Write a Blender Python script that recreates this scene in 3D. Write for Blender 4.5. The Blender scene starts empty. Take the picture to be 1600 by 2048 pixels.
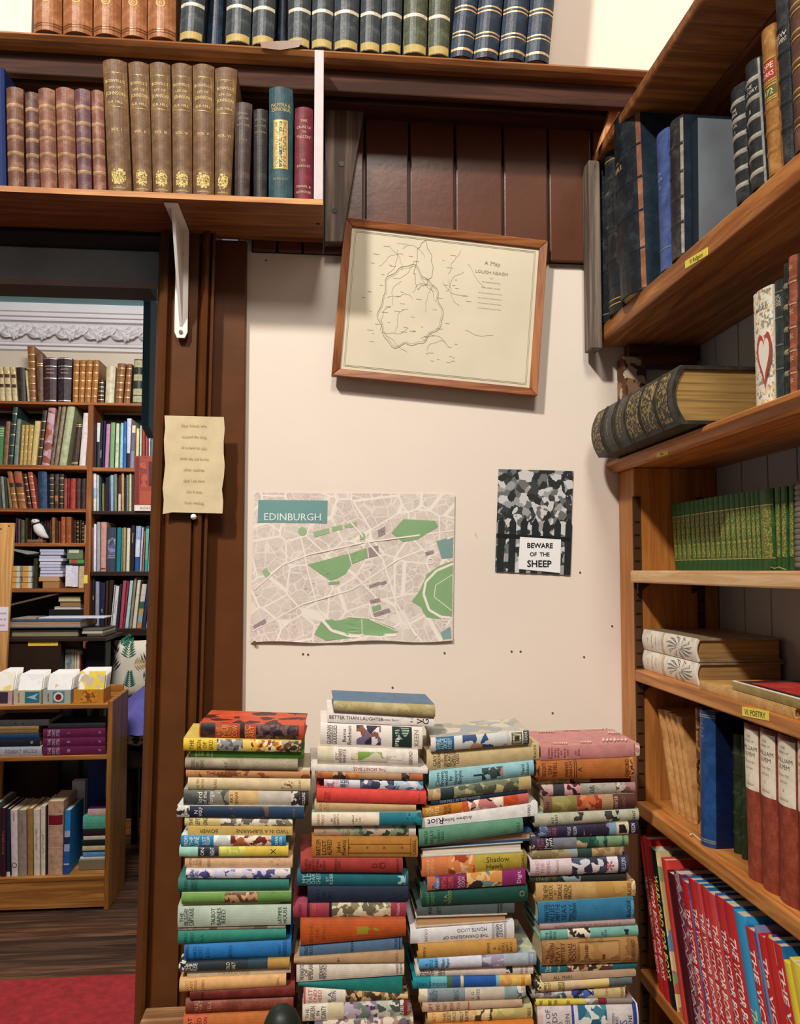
import bpy, math, random
from mathutils import Vector as V, Matrix
random.seed(7)
S = bpy.context.scene
# ---------------------------------------------------------------- camera, world, light, exposure
F_PX, CX, HZ = 1600.0, 800.0, 1140.0          # focal length in pixels of the 1600x2048 frame, centre, horizon row
YAW, PITCH = math.radians(5.4), math.radians(3.3)
EYE = V((0, 0, 1.55))
PPY = HZ - F_PX*math.tan(PITCH)
cam = bpy.data.cameras.new('camera'); co = bpy.data.objects.new('camera', cam); S.collection.objects.link(co)
co.location = EYE; co.rotation_euler = (math.pi/2+PITCH, 0, -YAW)
cam.sensor_fit = 'HORIZONTAL'; cam.sensor_width = 36; cam.lens = 36*F_PX/1600
cam.shift_y = (PPY-1024)/1600; cam.clip_start = .05
S.camera = co
w = bpy.data.worlds.new('world'); S.world = w; w.use_nodes = True
w.node_tree.nodes['Background'].inputs[0].default_value = (1.0, .93, .86, 1)
w.node_tree.nodes['Background'].inputs[1].default_value = .125
def lamp(name, loc, power, size, col=(1, .93, .84), target=None):
    l = bpy.data.lights.new(name, 'AREA'); l.energy = power; l.size = size; l.color = col; l.shape = 'DISK'
    o = bpy.data.objects.new(name, l); S.collection.objects.link(o); o.location = loc
    d = (V(target)-V(loc)) if target else V((0, 0, -1))
    o.rotation_euler = d.to_track_quat('-Z', 'Y').to_euler()
    return o
lamp('ceiling_lamp_front', (-1.6, -1.2, 4.75), 186, .3, target=(.1, 1.6, 1.5))
lamp('ceiling_lamp_room', (.1, -1.7, 4.7), 88, .9, target=(.2, 1.6, 1.2))
lamp('ceiling_lamp_back', (-1.0, 3.0, 3.06), 74, .7, (1, .95, .9), target=(-1.2, 4.2, 0.6))
S.view_settings.view_transform = 'Standard'; S.view_settings.look = 'None'
S.view_settings.exposure = 0.0; S.view_settings.gamma = 1.0; S.view_settings.use_curve_mapping = False
# ---------------------------------------------------------------- pixel -> point of a real plane
FW = V((math.sin(YAW)*math.cos(PITCH), math.cos(YAW)*math.cos(PITCH), math.sin(PITCH)))
RT = V((math.cos(YAW), -math.sin(YAW), 0)); UP = RT.cross(FW)
def ray(x, y): return FW*F_PX + RT*(x-CX) + UP*(PPY-y)
def aY(x, y, Y): d = ray(x, y); return EYE + d*((Y-EYE.y)/d.y)
def aX(x, y, X): d = ray(x, y); return EYE + d*((X-EYE.x)/d.x)
def aZ(x, y, Z): d = ray(x, y); return EYE + d*((Z-EYE.z)/d.z)
# ---------------------------------------------------------------- materials
def lin(h, k=1.0):
    out = []
    for i in (0, 2, 4):
        c = int(h[i:i+2], 16)/255
        out.append(min(1, k*(c/12.92 if c <= .04045 else ((c+.055)/1.055)**2.4)))
    return (*out, 1)
MC = {}
def newmat(name):
    m = bpy.data.materials.new(name); m.use_nodes = True
    n = m.node_tree.nodes; n['Principled BSDF'].inputs['Specular IOR Level'].default_value = .28; return m, n, m.node_tree.links, n['Principled BSDF']
def ramp(n, stops, mode='LINEAR'):
    r = n.new('ShaderNodeValToRGB'); r.color_ramp.interpolation = mode
    e = r.color_ramp.elements
    while len(e) < len(stops): e.new(.5)
    for el, (p, c) in zip(e, stops): el.position = p; el.color = c
    return r
def cloth(h, rough=.68, var=.22, sc=55, bump=.12):
    """plain coloured surface with fibre mottling and a little wear"""
    k = ('c', h, rough, var, sc, bump)
    if k in MC: return MC[k]
    m, n, l, b = newmat('cloth_'+h)
    tc = n.new('ShaderNodeTexCoord'); nz = n.new('ShaderNodeTexNoise')
    nz.inputs['Scale'].default_value = sc; nz.inputs['Detail'].default_value = 5; nz.inputs['Roughness'].default_value = .65
    l.new(tc.outputs['Object'], nz.inputs['Vector'])
    r = ramp(n, [(.28, lin(h, 1-var)), (.55, lin(h)), (.78, lin(h, 1+var))])
    l.new(nz.outputs['Fac'], r.inputs['Fac']); l.new(r.outputs['Color'], b.inputs['Base Color'])
    b.inputs['Roughness'].default_value = rough
    if bump:
        n2 = n.new('ShaderNodeTexNoise'); n2.inputs['Scale'].default_value = 900; n2.inputs['Detail'].default_value = 1
        l.new(tc.outputs['Object'], n2.inputs['Vector'])
        bp = n.new('ShaderNodeBump'); bp.inputs['Strength'].default_value = bump; bp.inputs['Distance'].default_value = .001
        l.new(n2.outputs['Fac'], bp.inputs['Height']); l.new(bp.outputs['Normal'], b.inputs['Normal'])
    MC[k] = m; return m
def leather(h, h2=None, rough=.42):
    k = ('l', h, h2, rough)
    if k in MC: return MC[k]
    m, n, l, b = newmat('leather_'+h)
    h2 = h2 or h
    tc = n.new('ShaderNodeTexCoord'); nz = n.new('ShaderNodeTexNoise')
    nz.inputs['Scale'].default_value = 38; nz.inputs['Detail'].default_value = 8; nz.inputs['Roughness'].default_value = .72
    l.new(tc.outputs['Object'], nz.inputs['Vector'])
    r = ramp(n, [(.3, lin(h, .6)), (.5, lin(h)), (.68, lin(h2)), (.82, lin(h2, 1.45))])
    l.new(nz.outputs['Fac'], r.inputs['Fac']); l.new(r.outputs['Color'], b.inputs['Base Color'])
    b.inputs['Roughness'].default_value = rough
    vo = n.new('ShaderNodeTexVoronoi'); vo.inputs['Scale'].default_value = 700
    l.new(tc.outputs['Object'], vo.inputs['Vector'])
    bp = n.new('ShaderNodeBump'); bp.inputs['Strength'].default_value = .2; bp.inputs['Distance'].default_value = .001
    l.new(vo.outputs['Distance'], bp.inputs['Height']); l.new(bp.outputs['Normal'], b.inputs['Normal'])
    MC[k] = m; return m
def pict(cols, sc=60, seed=0, rough=.5):
    """printed picture on a dust jacket: flat irregular patches of the given inks"""
    k = ('p', tuple(cols), sc, seed)
    if k in MC: return MC[k]
    m, n, l, b = newmat('printed_picture')
    tc = n.new('ShaderNodeTexCoord'); nz = n.new('ShaderNodeTexNoise'); nz.noise_dimensions = '4D'
    nz.inputs['W'].default_value = seed*3.7; nz.inputs['Scale'].default_value = sc*.8; nz.inputs['Detail'].default_value = 3
    l.new(tc.outputs['Object'], nz.inputs['Vector'])
    mx = n.new('ShaderNodeVectorMath'); mx.operation = 'MULTIPLY_ADD'; mx.inputs[1].default_value = [1.6/sc]*3
    l.new(nz.outputs['Color'], mx.inputs[0]); l.new(tc.outputs['Object'], mx.inputs[2])
    vo = n.new('ShaderNodeTexVoronoi'); vo.voronoi_dimensions = '4D'; vo.inputs['W'].default_value = seed*1.3; vo.inputs['Scale'].default_value = sc*1.25
    l.new(mx.outputs['Vector'], vo.inputs['Vector'])
    N = len(cols)
    r = ramp(n, [(0 if i == 0 else i/N, lin(c)) for i, c in enumerate(cols)], 'CONSTANT')
    sp = n.new('ShaderNodeSeparateColor'); l.new(vo.outputs['Color'], sp.inputs['Color']); l.new(sp.outputs['Red'], r.inputs['Fac']); l.new(r.outputs['Color'], b.inputs['Base Color'])
    b.inputs['Roughness'].default_value = rough
    MC[k] = m; return m
def paint(h, rough=.5, var=.06, sc=6, bump=.0, metal=0, bsc=60):
    k = ('pt', h, rough, var, sc, bump, metal)
    if k in MC: return MC[k]
    m, n, l, b = newmat('paint_'+h)
    tc = n.new('ShaderNodeTexCoord'); nz = n.new('ShaderNodeTexNoise')
    nz.inputs['Scale'].default_value = sc; nz.inputs['Detail'].default_value = 6
    l.new(tc.outputs['Object'], nz.inputs['Vector'])
    r = ramp(n, [(.3, lin(h, 1-var)), (.7, lin(h, 1+var))])
    l.new(nz.outputs['Fac'], r.inputs['Fac']); l.new(r.outputs['Color'], b.inputs['Base Color'])
    b.inputs['Roughness'].default_value = rough; b.inputs['Metallic'].default_value = metal
    if bump:
        n2 = n.new('ShaderNodeTexNoise'); n2.inputs['Scale'].default_value = bsc; n2.inputs['Detail'].default_value = 4
        l.new(tc.outputs['Object'], n2.inputs['Vector'])
        bp = n.new('ShaderNodeBump'); bp.inputs['Strength'].default_value = bump; bp.inputs['Distance'].default_value = .002
        l.new(n2.outputs['Fac'], bp.inputs['Height']); l.new(bp.outputs['Normal'], b.inputs['Normal'])
    MC[k] = m; return m
def wood(c1, c2, axis='X', rough=.45, sc=1.0, bump=.15):
    k = ('w', c1, c2, axis, rough, sc)
    if k in MC: return MC[k]
    m, n, l, b = newmat('wood_'+c1)
    tc = n.new('ShaderNodeTexCoord'); mp = n.new('ShaderNodeMapping')
    s = {'X': (1.6, 26, 26), 'Y': (26, 1.6, 26), 'Z': (26, 26, 1.6)}[axis]
    mp.inputs['Scale'].default_value = [q*sc for q in s]
    l.new(tc.outputs['Object'], mp.inputs['Vector'])
    nz = n.new('ShaderNodeTexNoise'); nz.inputs['Scale'].default_value = 2.2; nz.inputs['Detail'].default_value = 7
    nz.inputs['Roughness'].default_value = .62; nz.inputs['Distortion'].default_value = .7
    l.new(mp.outputs['Vector'], nz.inputs['Vector'])
    r = ramp(n, [(.28, lin(c1, .72)), (.45, lin(c1)), (.62, lin(c2)), (.8, lin(c2, 1.15))])
    l.new(nz.outputs['Fac'], r.inputs['Fac']); l.new(r.outputs['Color'], b.inputs['Base Color'])
    b.inputs['Roughness'].default_value = rough
    bp = n.new('ShaderNodeBump'); bp.inputs['Strength'].default_value = bump; bp.inputs['Distance'].default_value = .002
    l.new(nz.outputs['Fac'], bp.inputs['Height']); l.new(bp.outputs['Normal'], b.inputs['Normal'])
    MC[k] = m; return m
def pages(h='d8c39c', axis='Z', sc=1.0):
    """edges of a block of leaves: fine stripes across the given axis"""
    k = ('pg', h, axis, sc)
    if k in MC: return MC[k]
    m, n, l, b = newmat('page_edges')
    tc = n.new('ShaderNodeTexCoord'); mp = n.new('ShaderNodeMapping')
    mp.inputs['Scale'].default_value = {'X': (420*sc, 5, 5), 'Y': (5, 420*sc, 5), 'Z': (5, 5, 420*sc)}[axis]
    l.new(tc.outputs['Object'], mp.inputs['Vector'])
    nz = n.new('ShaderNodeTexNoise'); nz.inputs['Scale'].default_value = 1.5; nz.inputs['Detail'].default_value = 3
    l.new(mp.outputs['Vector'], nz.inputs['Vector'])
    r = ramp(n, [(.3, lin(h, .5)), (.5, lin(h, .9)), (.7, lin(h, 1.1))])
    l.new(nz.outputs['Fac'], r.inputs['Fac']); l.new(r.outputs['Color'], b.inputs['Base Color'])
    b.inputs['Roughness'].default_value = .85
    MC[k] = m; return m
def gold(h='c9a55a'): return paint(h, .35, .2, 200, metal=.35)
def M(x, rough=.62):
    if isinstance(x, str): return cloth(x, rough)
    return x
# ---------------------------------------------------------------- meshes and the object tree
def link(o): S.collection.objects.link(o); return o
def tag(o, label=None, cat=None, group=None, kind=None):
    if label: o['label'] = label
    if cat: o['category'] = cat
    if group: o['group'] = group
    if kind: o['kind'] = kind
    return o
def thing(name, label, cat, base, group=None):
    o = link(bpy.data.objects.new(name, None)); o.empty_display_size = .02
    o.location = base
    return tag(o, label, cat, group)
def base_of(o):
    b = V((0, 0, 0))
    while o: b = b+V(o.location); o = o.parent
    return b
class MB:
    def __init__(s): s.v = []; s.f = []; s.m = []
    def add(s, vs, fs, mi=0):
        o = len(s.v); s.v += [V(p) for p in vs]; s.f += [tuple(i+o for i in f) for f in fs]; s.m += [mi]*len(fs); return s
    def box(s, lo, hi, mi=0):
        x0, y0, z0 = lo; x1, y1, z1 = hi
        return s.add([(x0, y0, z0), (x1, y0, z0), (x1, y1, z0), (x0, y1, z0), (x0, y0, z1), (x1, y0, z1), (x1, y1, z1), (x0, y1, z1)],
                     [(3, 2, 1, 0), (4, 5, 6, 7), (0, 1, 5, 4), (1, 2, 6, 5), (2, 3, 7, 6), (3, 0, 4, 7)], mi)
    def prism(s, poly, ext, mi=0, side=None):
        n = len(poly); e = V(ext); p = [V(q) for q in poly]
        s.add(p+[q+e for q in p], [tuple(range(n))[::-1], tuple(range(n, 2*n))], mi)
        o = len(s.v)-2*n
        for i in range(n):
            j = (i+1) % n; s.f.append((o+i, o+j, o+n+j, o+n+i)); s.m.append(mi if side is None else side)
        return s
    def tube(s, pts, r, n=8, mi=0, cap=True):
        pts = [V(p) for p in pts]; rs = r if isinstance(r, (list, tuple)) else [r]*len(pts)
        o = len(s.v); N = len(pts)
        for i, p in enumerate(pts):
            t = (pts[min(i+1, N-1)]-pts[max(i-1, 0)]).normalized()
            a = t.cross(V((0, 0, 1)) if abs(t.z) < .9 else V((0, 1, 0))).normalized(); b = t.cross(a)
            for k in range(n):
                g = 2*math.pi*k/n; s.v.append(p+(a*math.cos(g)+b*math.sin(g))*rs[i])
        for i in range(N-1):
            for k in range(n):
                j = (k+1) % n; s.f.append((o+i*n+k, o+i*n+j, o+(i+1)*n+j, o+(i+1)*n+k)); s.m.append(mi)
        if cap:
            s.f.append(tuple(o+k for k in range(n))[::-1]); s.f.append(tuple(o+(N-1)*n+k for k in range(n))); s.m += [mi, mi]
        return s
    def grid(s, rows, mi=0):
        """rows of equally many points -> quads"""
        o = len(s.v); R = len(rows); C = len(rows[0])
        for r in rows: s.v += [V(p) for p in r]
        for i in range(R-1):
            for j in range(C-1):
                s.f.append((o+i*C+j, o+i*C+j+1, o+(i+1)*C+j+1, o+(i+1)*C+j)); s.m.append(mi)
        return s
    def build(s, name, mats, parent=None, smooth=False, bevel=0, base=None):
        if not isinstance(mats, (list, tuple)): mats = [mats]
        b = base_of(parent) if parent else (V(base) if base is not None else V((sum(p.x for p in s.v)/len(s.v), sum(p.y for p in s.v)/len(s.v), min(p.z for p in s.v))))
        me = bpy.data.meshes.new(name); me.from_pydata([p-b for p in s.v], [], s.f)
        for m in mats: me.materials.append(M(m))
        me.polygons.foreach_set('material_index', s.m)
        if smooth: me.polygons.foreach_set('use_smooth', [True]*len(me.polygons))
        me.update()
        o = link(bpy.data.objects.new(name, me))
        if parent: o.parent = parent
        else: o.location = b
        if bevel:
            md = o.modifiers.new('edges', 'BEVEL'); md.width = bevel; md.segments = 2; md.limit_method = 'ANGLE'
        return o
def struct(name, mb, mats, bevel=0, smooth=False):
    o = mb.build(name, mats, bevel=bevel, smooth=smooth); o['kind'] = 'structure'; return o
# ---------------------------------------------------------------- lettering
TX = {}
def glyphs(txt):
    """triangulated outline of a text, centred in x, baseline-centred in y, capital height 1"""
    if txt in TX: return TX[txt]
    cu = bpy.data.curves.new('t', 'FONT'); cu.body = txt.lstrip('!'); cu.offset = .022*txt.startswith('!'); cu.resolution_u = 2; cu.align_x = 'CENTER'; cu.size = 1
    ob = bpy.data.objects.new('t', cu); me = ob.to_mesh()
    vs = [(v.co.x, v.co.y) for v in me.vertices]; fs = [tuple(p.vertices) for p in me.polygons]
    ob.to_mesh_clear(); bpy.data.objects.remove(ob); bpy.data.curves.remove(cu)
    if not vs: TX[txt] = ([], [], 1); return TX[txt]
    k = 1/.69; xs = [a for a, b in vs]; cx = (min(xs)+max(xs))/2
    vs = [((a-cx)*k, b*k-.5) for a, b in vs]
    TX[txt] = (vs, fs, (max(xs)-min(xs))*k); return TX[txt]
def flat_text(mb, txt, org, ex, ey, h, mi=0, maxw=None):
    """lettering laid on a plane: org centre, ex/ey unit vectors, h capital height"""
    vs, fs, wd = glyphs(txt); sx = h
    if maxw and wd*h > maxw: sx = maxw/wd
    org, ex, ey = V(org), V(ex), V(ey)
    mb.add([org+ex*(a*sx)+ey*(b*h) for a, b in vs], fs, mi)
# ---------------------------------------------------------------- the book
class Quad:
    """spine rectangle: a tail-left, b tail-right, c head-left, d head-right; dv unit vector into the book"""
    def __init__(s, a, b, c, d, dv, D, rnd):
        s.a, s.b, s.c, s.d, s.dv, s.D = V(a), V(b), V(c), V(d), V(dv).normalized(), D
        s.L = ((s.c-s.a).length+(s.d-s.b).length)/2; s.T = ((s.b-s.a).length+(s.d-s.c).length)/2
        s.r = rnd*s.T
    def P(s, u, t, w=0.0):
        lo = s.a.lerp(s.b, t); hi = s.c.lerp(s.d, t); return lo.lerp(hi, u)+s.dv*w
    def bulge(s, t): q = 2*t-1; return s.r*(1-q*q)
    def surf(s, u, t, off=0): return s.P(u, t, -s.bulge(t)-off)
def make_cover(q, segs, board, th, N=8):
    """case of the book: two boards and a rounded spine as one folded sheet; segs: [(u_from_head, material index)]"""
    mb = MB(); tt = min(.3, th/q.T)
    ring_u = [0.0]+[1-sg[0] for sg in reversed(segs) if sg[0] > 0]+[1.0]
    seg_m = [sg[1] for sg in reversed(segs)]
    ts = [i/N for i in range(N+1)]
    O = [(0, q.D)]+[(t, -q.bulge(t)) for t in ts]+[(1, q.D)]
    I = [(tt, q.D)]+[(tt+t*(1-2*tt), -q.bulge(t)+th) for t in ts]+[(1-tt, q.D)]
    n = len(O)
    for u in ring_u: mb.v += [q.P(u, t, w) for t, w in O]+[q.P(u, t, w) for t, w in I]
    R = 2*n
    for k in range(len(ring_u)-1):
        for i in range(n-1):
            mi = board if (i == 0 or i == n-2) and board is not None else seg_m[k]
            mb.f.append((k*R+i, k*R+i+1, (k+1)*R+i+1, (k+1)*R+i)); mb.m.append(mi)
            mb.f.append((k*R+n+i+1, k*R+n+i, (k+1)*R+n+i, (k+1)*R+n+i+1)); mb.m.append(mi)
        for i in (0, n-1):
            mb.f.append((k*R+i, k*R+n+i, (k+1)*R+n+i, (k+1)*R+i)); mb.m.append(board if board is not None else seg_m[k])
    for k in (0, len(ring_u)-1):
        for i in range(n-1):
            mi = board if (i == 0 or i == n-2) and board is not None else seg_m[min(k, len(seg_m)-1)]
            mb.f.append((k*R+i, k*R+i+1, k*R+n+i+1, k*R+n+i)); mb.m.append(mi)
    return mb
def make_pages(q, th, inset=.003):
    mb = MB(); tt = min(.3, th/q.T); iu = inset/q.L
    a = []
    for u in (iu, 1-iu):
        a += [q.P(u, tt, q.D-inset)]+[q.P(u, tt+t*(1-2*tt), -q.bulge(t)+th*1.05) for t in (0, .25, .5, .75, 1)]+[q.P(u, 1-tt, q.D-inset)]
    n = 7
    mb.add(a, [tuple(range(n)), tuple(range(2*n-1, n-1, -1))]+[(i, (i+1) % n, n+(i+1) % n, n+i) for i in range(n)])
    return mb
def strip(mb, q, uh0, uh1, off, mi=0, t0=0.0, t1=1.0, ridge=False, N=8):
    rows = []
    us = [1-uh0, 1-(uh0+uh1)/2, 1-uh1]; offs = [.0002, off, .0002] if ridge else [off]*3
    for u, of in zip(us, offs): rows.append([q.surf(u, t0+(t1-t0)*i/N, of) for i in range(N+1)])
    mb.grid(rows, mi)
def letter(mb, q, mode, txt, uh, h, mi, tpos=.5, span=None):
    vs, fs, wd = glyphs(txt)
    if not vs: return
    sc = (1-uh)*q.L; h = h*.001; sx = h
    if mode == 'x':
        if wd*h > .8*q.T: sx = .8*q.T/wd
        pts = [(sc+b*h, q.T*tpos+a*sx) for a, b in vs]
    else:
        lim = 2*min(sc, q.L-sc)*.96
        if wd*h > lim: sx = lim/wd
        if h > .8*q.T: h = .8*q.T
        if span: sx = span*q.L/wd
        pts = [(sc-a*sx, q.T*tpos+b*h) for a, b in vs] if mode == 'a' else [(sc+a*sx, q.T*tpos-b*h) for a, b in vs]
    mb.add([q.surf(s_/q.L, min(1, max(0, t_/q.T)), .0004) for s_, t_ in pts], fs, mi)
def book(q, label, col, opt, group=None, name='book', page_axis='Z'):
    """one book: root > page_block, cover > what its spine shows (raised_band, gilt_lines, spine_label, printed_panel, lettering)"""
    th = opt.get('th', min(.003, q.T*.16))
    pts = [q.a, q.b, q.c, q.d, q.a+q.dv*q.D, q.d+q.dv*q.D]
    zmin = min(p.z for p in pts); ctr = sum(pts, V())/6
    root = thing(name, label, 'book', V((ctr.x, ctr.y, zmin)), group)
    mats = [M(col)]; segs = []
    for u, c in opt.get('seg', [(0, None)]):
        if c is None: segs.append((u, 0))
        else:
            m = M(c)
            if m not in mats: mats.append(m)
            segs.append((u, mats.index(m)))
    if segs[0][0] > 0: segs.insert(0, (0, 0))
    bd = opt.get('board'); bi = None
    if bd is not None:
        m = M(bd)
        if m not in mats: mats.append(m)
        bi = mats.index(m)
    elif len(segs) > 1 and not opt.get('wrap'): bi = segs[0][1]
    N = opt.get('N', 8)
    o = make_cover(q, segs, bi, th, N).build('cover', mats, root)
    make_pages(q, th, opt.get('inset', .003)).build('page_block', opt.get('pg', pages(axis=page_axis)), root)
    if 'ridge' in opt:
        for u in opt['ridge']:
            mb = MB(); strip(mb, q, u-.0035/q.L, u+.0035/q.L, opt.get('rh', .0016), ridge=True)
            mb.build('raised_band', M(opt.get('rcol', col)), o, smooth=True)
    if 'gilt' in opt:
        mb = MB(); w_ = opt.get('gw', .0011)
        for u in opt['gilt']: strip(mb, q, u-w_/q.L, u+w_/q.L, .0006)
        tag(mb.build('gilt_lines', M(opt.get('gcol', gold())), o), kind='stuff')
    for u0, u1, c in opt.get('lab', []):
        mb = MB(); strip(mb, q, u0, u1, .0003, t0=.04, t1=.96); mb.build('spine_label', M(c), o)
    for u0, u1, t0, t1, c in opt.get('pat', []):
        mb = MB(); strip(mb, q, u0, u1, .00035, t0=t0, t1=t1); mb.build('printed_panel', M(c), o)
    if opt.get('txt'):
        mb = MB(); tm = []
        for it in opt['txt']:
            mode, txt, uh, h, c = it[:5]
            m = c if not isinstance(c, str) else paint(c, .55)
            if m not in tm: tm.append(m)
            letter(mb, q, mode, txt, uh, h, tm.index(m), *it[5:])
        if mb.f: tag(mb.build('lettering', tm, o), kind='stuff')
    return root
NUM = ['first', 'second', 'third', 'fourth', 'fifth', 'sixth', 'seventh', 'eighth', 'ninth', 'tenth', 'eleventh', 'twelfth', 'thirteenth', 'fourteenth', 'fifteenth',
       'sixteenth', 'seventeenth', 'eighteenth', 'nineteenth', 'twentieth', 'twenty-first', 'twenty-second', 'twenty-third', 'twenty-fourth', 'twenty-fifth', 'twenty-sixth', 'twenty-seventh', 'twenty-eighth']
# ================================================================= STRUCTURE
YW, YS = 1.66, 1.42          # face of the back wall, spine plane of the stacked books
W_OAK = wood('a8672f', 'c98a4b', 'Y', .4); W_OAKZ = wood('a8672f', 'bf8040', 'Z', .42); W_OAKX = wood('b0703a', 'd09a5e', 'X', .42)
W_SHELF = wood('7d4d2c', 'a06a3c', 'X', .45); W_DARK = wood('4a2a1a', '6b4028', 'X', .45); W_PALE = wood('c99a68', 'e0b98c', 'Y', .5)
W_GREY = wood('5d5047', '857668', 'Z', .7); P_BROWN = paint('5c3519', .35, .12, 14, .12); P_BROWN2 = paint('593323', .3, .14, 10, .15)
P_CREAM = paint('e6d9cc', .75, .03, 3, .15, bsc=40); P_GREYB = paint('a9a5a1', .7, .06, 4, .1); P_TEAL = paint('456c7c', .5, .1, 8)
P_WHITE = paint('efe9e6', .5, .03, 5); BLACK = paint('17120f', .6); P_NOTE = paint('d2c19c', .8, .1, 25)
YEL = paint('ecd95a', .6, .08, 60); INK = paint('1c1a1c', .6)
xw0 = aY(488, 1140, YW).x; XR = .805; XC = .627; YE = 1.572
# floor: dark boards in both rooms
fl = struct('floor', MB().box((-3.2, -1.0, -.05), (1.2, 5.3, -.012)), [paint('1a120e', .6)])
W_FL = [wood('37261d', '5a4234', 'X', .42, .6), wood('2e2019', '4c372b', 'X', .42, .6), wood('40291d', '654634', 'X', .42, .7)]
y = 1.9; k = 0
while y < 5.2:
    MB().box((-3.2, y, -.012), (.2, y+.118, 0)).build('floorboard', W_FL[k % 3], fl, bevel=.002); y += .121; k += 1
MB().box((-3.2, -1, -.012), (1.2, 1.89, 0)).build('floorboard', W_FL[1], fl)
# back wall (with the doorway on the left)
MBw = MB().box((xw0-.02, YW, 0), (XR+.1, YW+.12, 3.4)); MBw.box((-3.2, YW, 2.30), (xw0-.02, YW+.12, 3.4))
wb = struct('wall_back', MBw, [P_CREAM])
mb = MB()
for px, py in [(1023, 1303), (1041, 1303), (1168, 1314), (889, 1306), (606, 1308), (1105, 1426), (1206, 1459), (1213, 1459), (785, 1375), (616, 1309), (532, 521), (1160, 1145), (1224, 1252)]:
    c = aY(px, py, YW); MB().tube([c+V((0, .002, 0)), c-V((0, .0012, 0))], .0022, 8).build('nail_head', paint('5a4b40', .5), wb)
# tongue and groove panelling of dark gloss boards behind the shelves
zp0 = aY(900, 520, YW).z; zp1 = 2.56
xs = [aY(p, 400, YW).x for p in (505, 556, 606, 648, 728, 817, 908, 1003, 1093, 1180, 1262)]
for a, b in zip(xs, xs[1:]):
    m = MB().box((a+.0022, YW-.016, zp0), (b-.0022, YW+.001, zp1)); o = m.build('panel_board', P_BROWN2, wb, bevel=.003)
MB().box((xs[0], YW-.006, zp0), (xs[-1], YW+.001, zp1)).build('panel_backing', paint('1d100b', .4), wb)
# rail under the top shelf
o = struct('trim_1', MB().box((-1.6, 1.585, aY(700, 205, 1.585).z), (aY(1235, 190, 1.585).x, YW, aY(700, 160, 1.585).z)), [wood('3a2015', '52301f', 'X', .45)], bevel=.004)
# right wall: grey painted vertical boards behind the bookcase
wr = struct('wall_right', MB().box((XR+.012, -.2, 0), (XR+.1, YW+.12, 3.4)), [P_CREAM])
yy = YW
while yy > .55:
    MB().box((XR, yy-.0905, .3), (XR+.012, yy-.0015, 2.40)).build('wall_board', P_GREYB, wr, bevel=.002); yy -= .092
# door case on the left: moulded architrave, plain board beside it, head
def xat(p, Y=1.62): return aY(p, 1140, Y).x
prof = [(294, 1.70), (294, 1.628), (298, 1.612), (306, 1.606), (314, 1.610), (319, 1.622), (323, 1.626), (327, 1.618), (376, 1.618), (380, 1.627), (384, 1.612), (390, 1.604), (397, 1.608), (401, 1.622), (404, 1.610), (409, 1.612), (411, 1.64), (411, 1.70)]
pp = [(xat(p, Y), Y) for p, Y in prof]
# the old door case leans a little: its foot stands further left than its head
LX = aY(322, 560, 1.62), aY(274, 2040, 1.62); SH = (LX[0].x-LX[1].x)/(LX[0].z-LX[1].z); X0 = LX[1].x-SH*LX[1].z-pp[2][0]
m = MB().prism([(x+X0, y_, 0) for x, y_ in pp], (SH*2.232, 0, 2.232))
arch = struct('trim_2', m, [P_BROWN])
struct('trim_3', MB().box((xat(345, 1.64), 1.645, 0), (xw0, YW+.005, 2.232)), [P_BROWN], bevel=.003)
zh0, zh1 = aY(160, 562, 1.665).z, aY(160, 497, 1.665).z
dh = struct('trim_4', MB().box((-3.0, 1.664, zh0), (xat(322, 1.64), 1.70, zh1)), [paint('8a9296', .55, .15, 10)], bevel=.003)
struct('trim_5', MB().prism([(-3, 1.70, zh1), (-3, 1.632, zh1), (-3, 1.618, zh1+.012), (-3, 1.625, zh1+.03), (-3, 1.60, zh1+.045), (-3, 1.60, 2.232), (-3, 1.70, 2.232)], (3+xat(411), 0, 0)), [paint('1f2226', .4)], bevel=.002)
struct('trim_6', MB().box((-3, 1.70, aY(160, 597, 1.86).z), (xat(305, 1.86), 1.86, 2.30)), [paint('2a1a14', .5)])
struct('trim_7', MB().prism([(xat(306, 1.70)+X0, 1.70, 0), (xat(411, 1.70)+X0, 1.70, 0), (xat(411, 1.70)+X0, 1.79, 0), (xat(306, 1.70)+X0, 1.79, 0)], (SH*2.30, 0, 2.30)), [P_BROWN])
# back room: far wall, ceiling, plaster cornice with leaf relief
YB, YF = 5.15, 4.9
struct('wall_far', MB().box((-3.2, YB, 0), (.4, YB+.1, 3.3)), [paint('ddd0bd', .8, .05, 3)])
ZC = 3.16
struct('ceiling', MB().box((-3.2, 1.78, ZC), (.4, YB+.1, ZC+.06)), [paint('8fc6d0', .7, .03, 2)])
def zy(p, Y): return aY(150, p, Y).z
cpro = [(YB, ZC), (4.93, ZC), (4.93, zy(624, 4.93)), (4.945, zy(627, 4.945)), (4.95, zy(634, 4.95)), (4.97, zy(637, 4.97)), (4.975, zy(643, 4.975)), (5.02, zy(647, 5.02)), (5.09, zy(686, 5.09)), (5.10, zy(688, 5.1)), (5.09, zy(692, 5.09)), (5.12, zy(695, 5.12)), (5.12, zy(701, 5.12)), (5.145, zy(704, 5.14)), (YB, zy(705, YB))]
cor = struct('trim_8', MB().prism([(-3.1, a, b) for a, b in cpro], (3.4, 0, 0)), [paint('e9e6ea', .55, .03, 5)])
mb = MB(); z0, z1 = zy(648, 5.03), zy(684, 5.08); zc_ = (z0+z1)/2; hh_ = abs(z0-z1)/2
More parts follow.
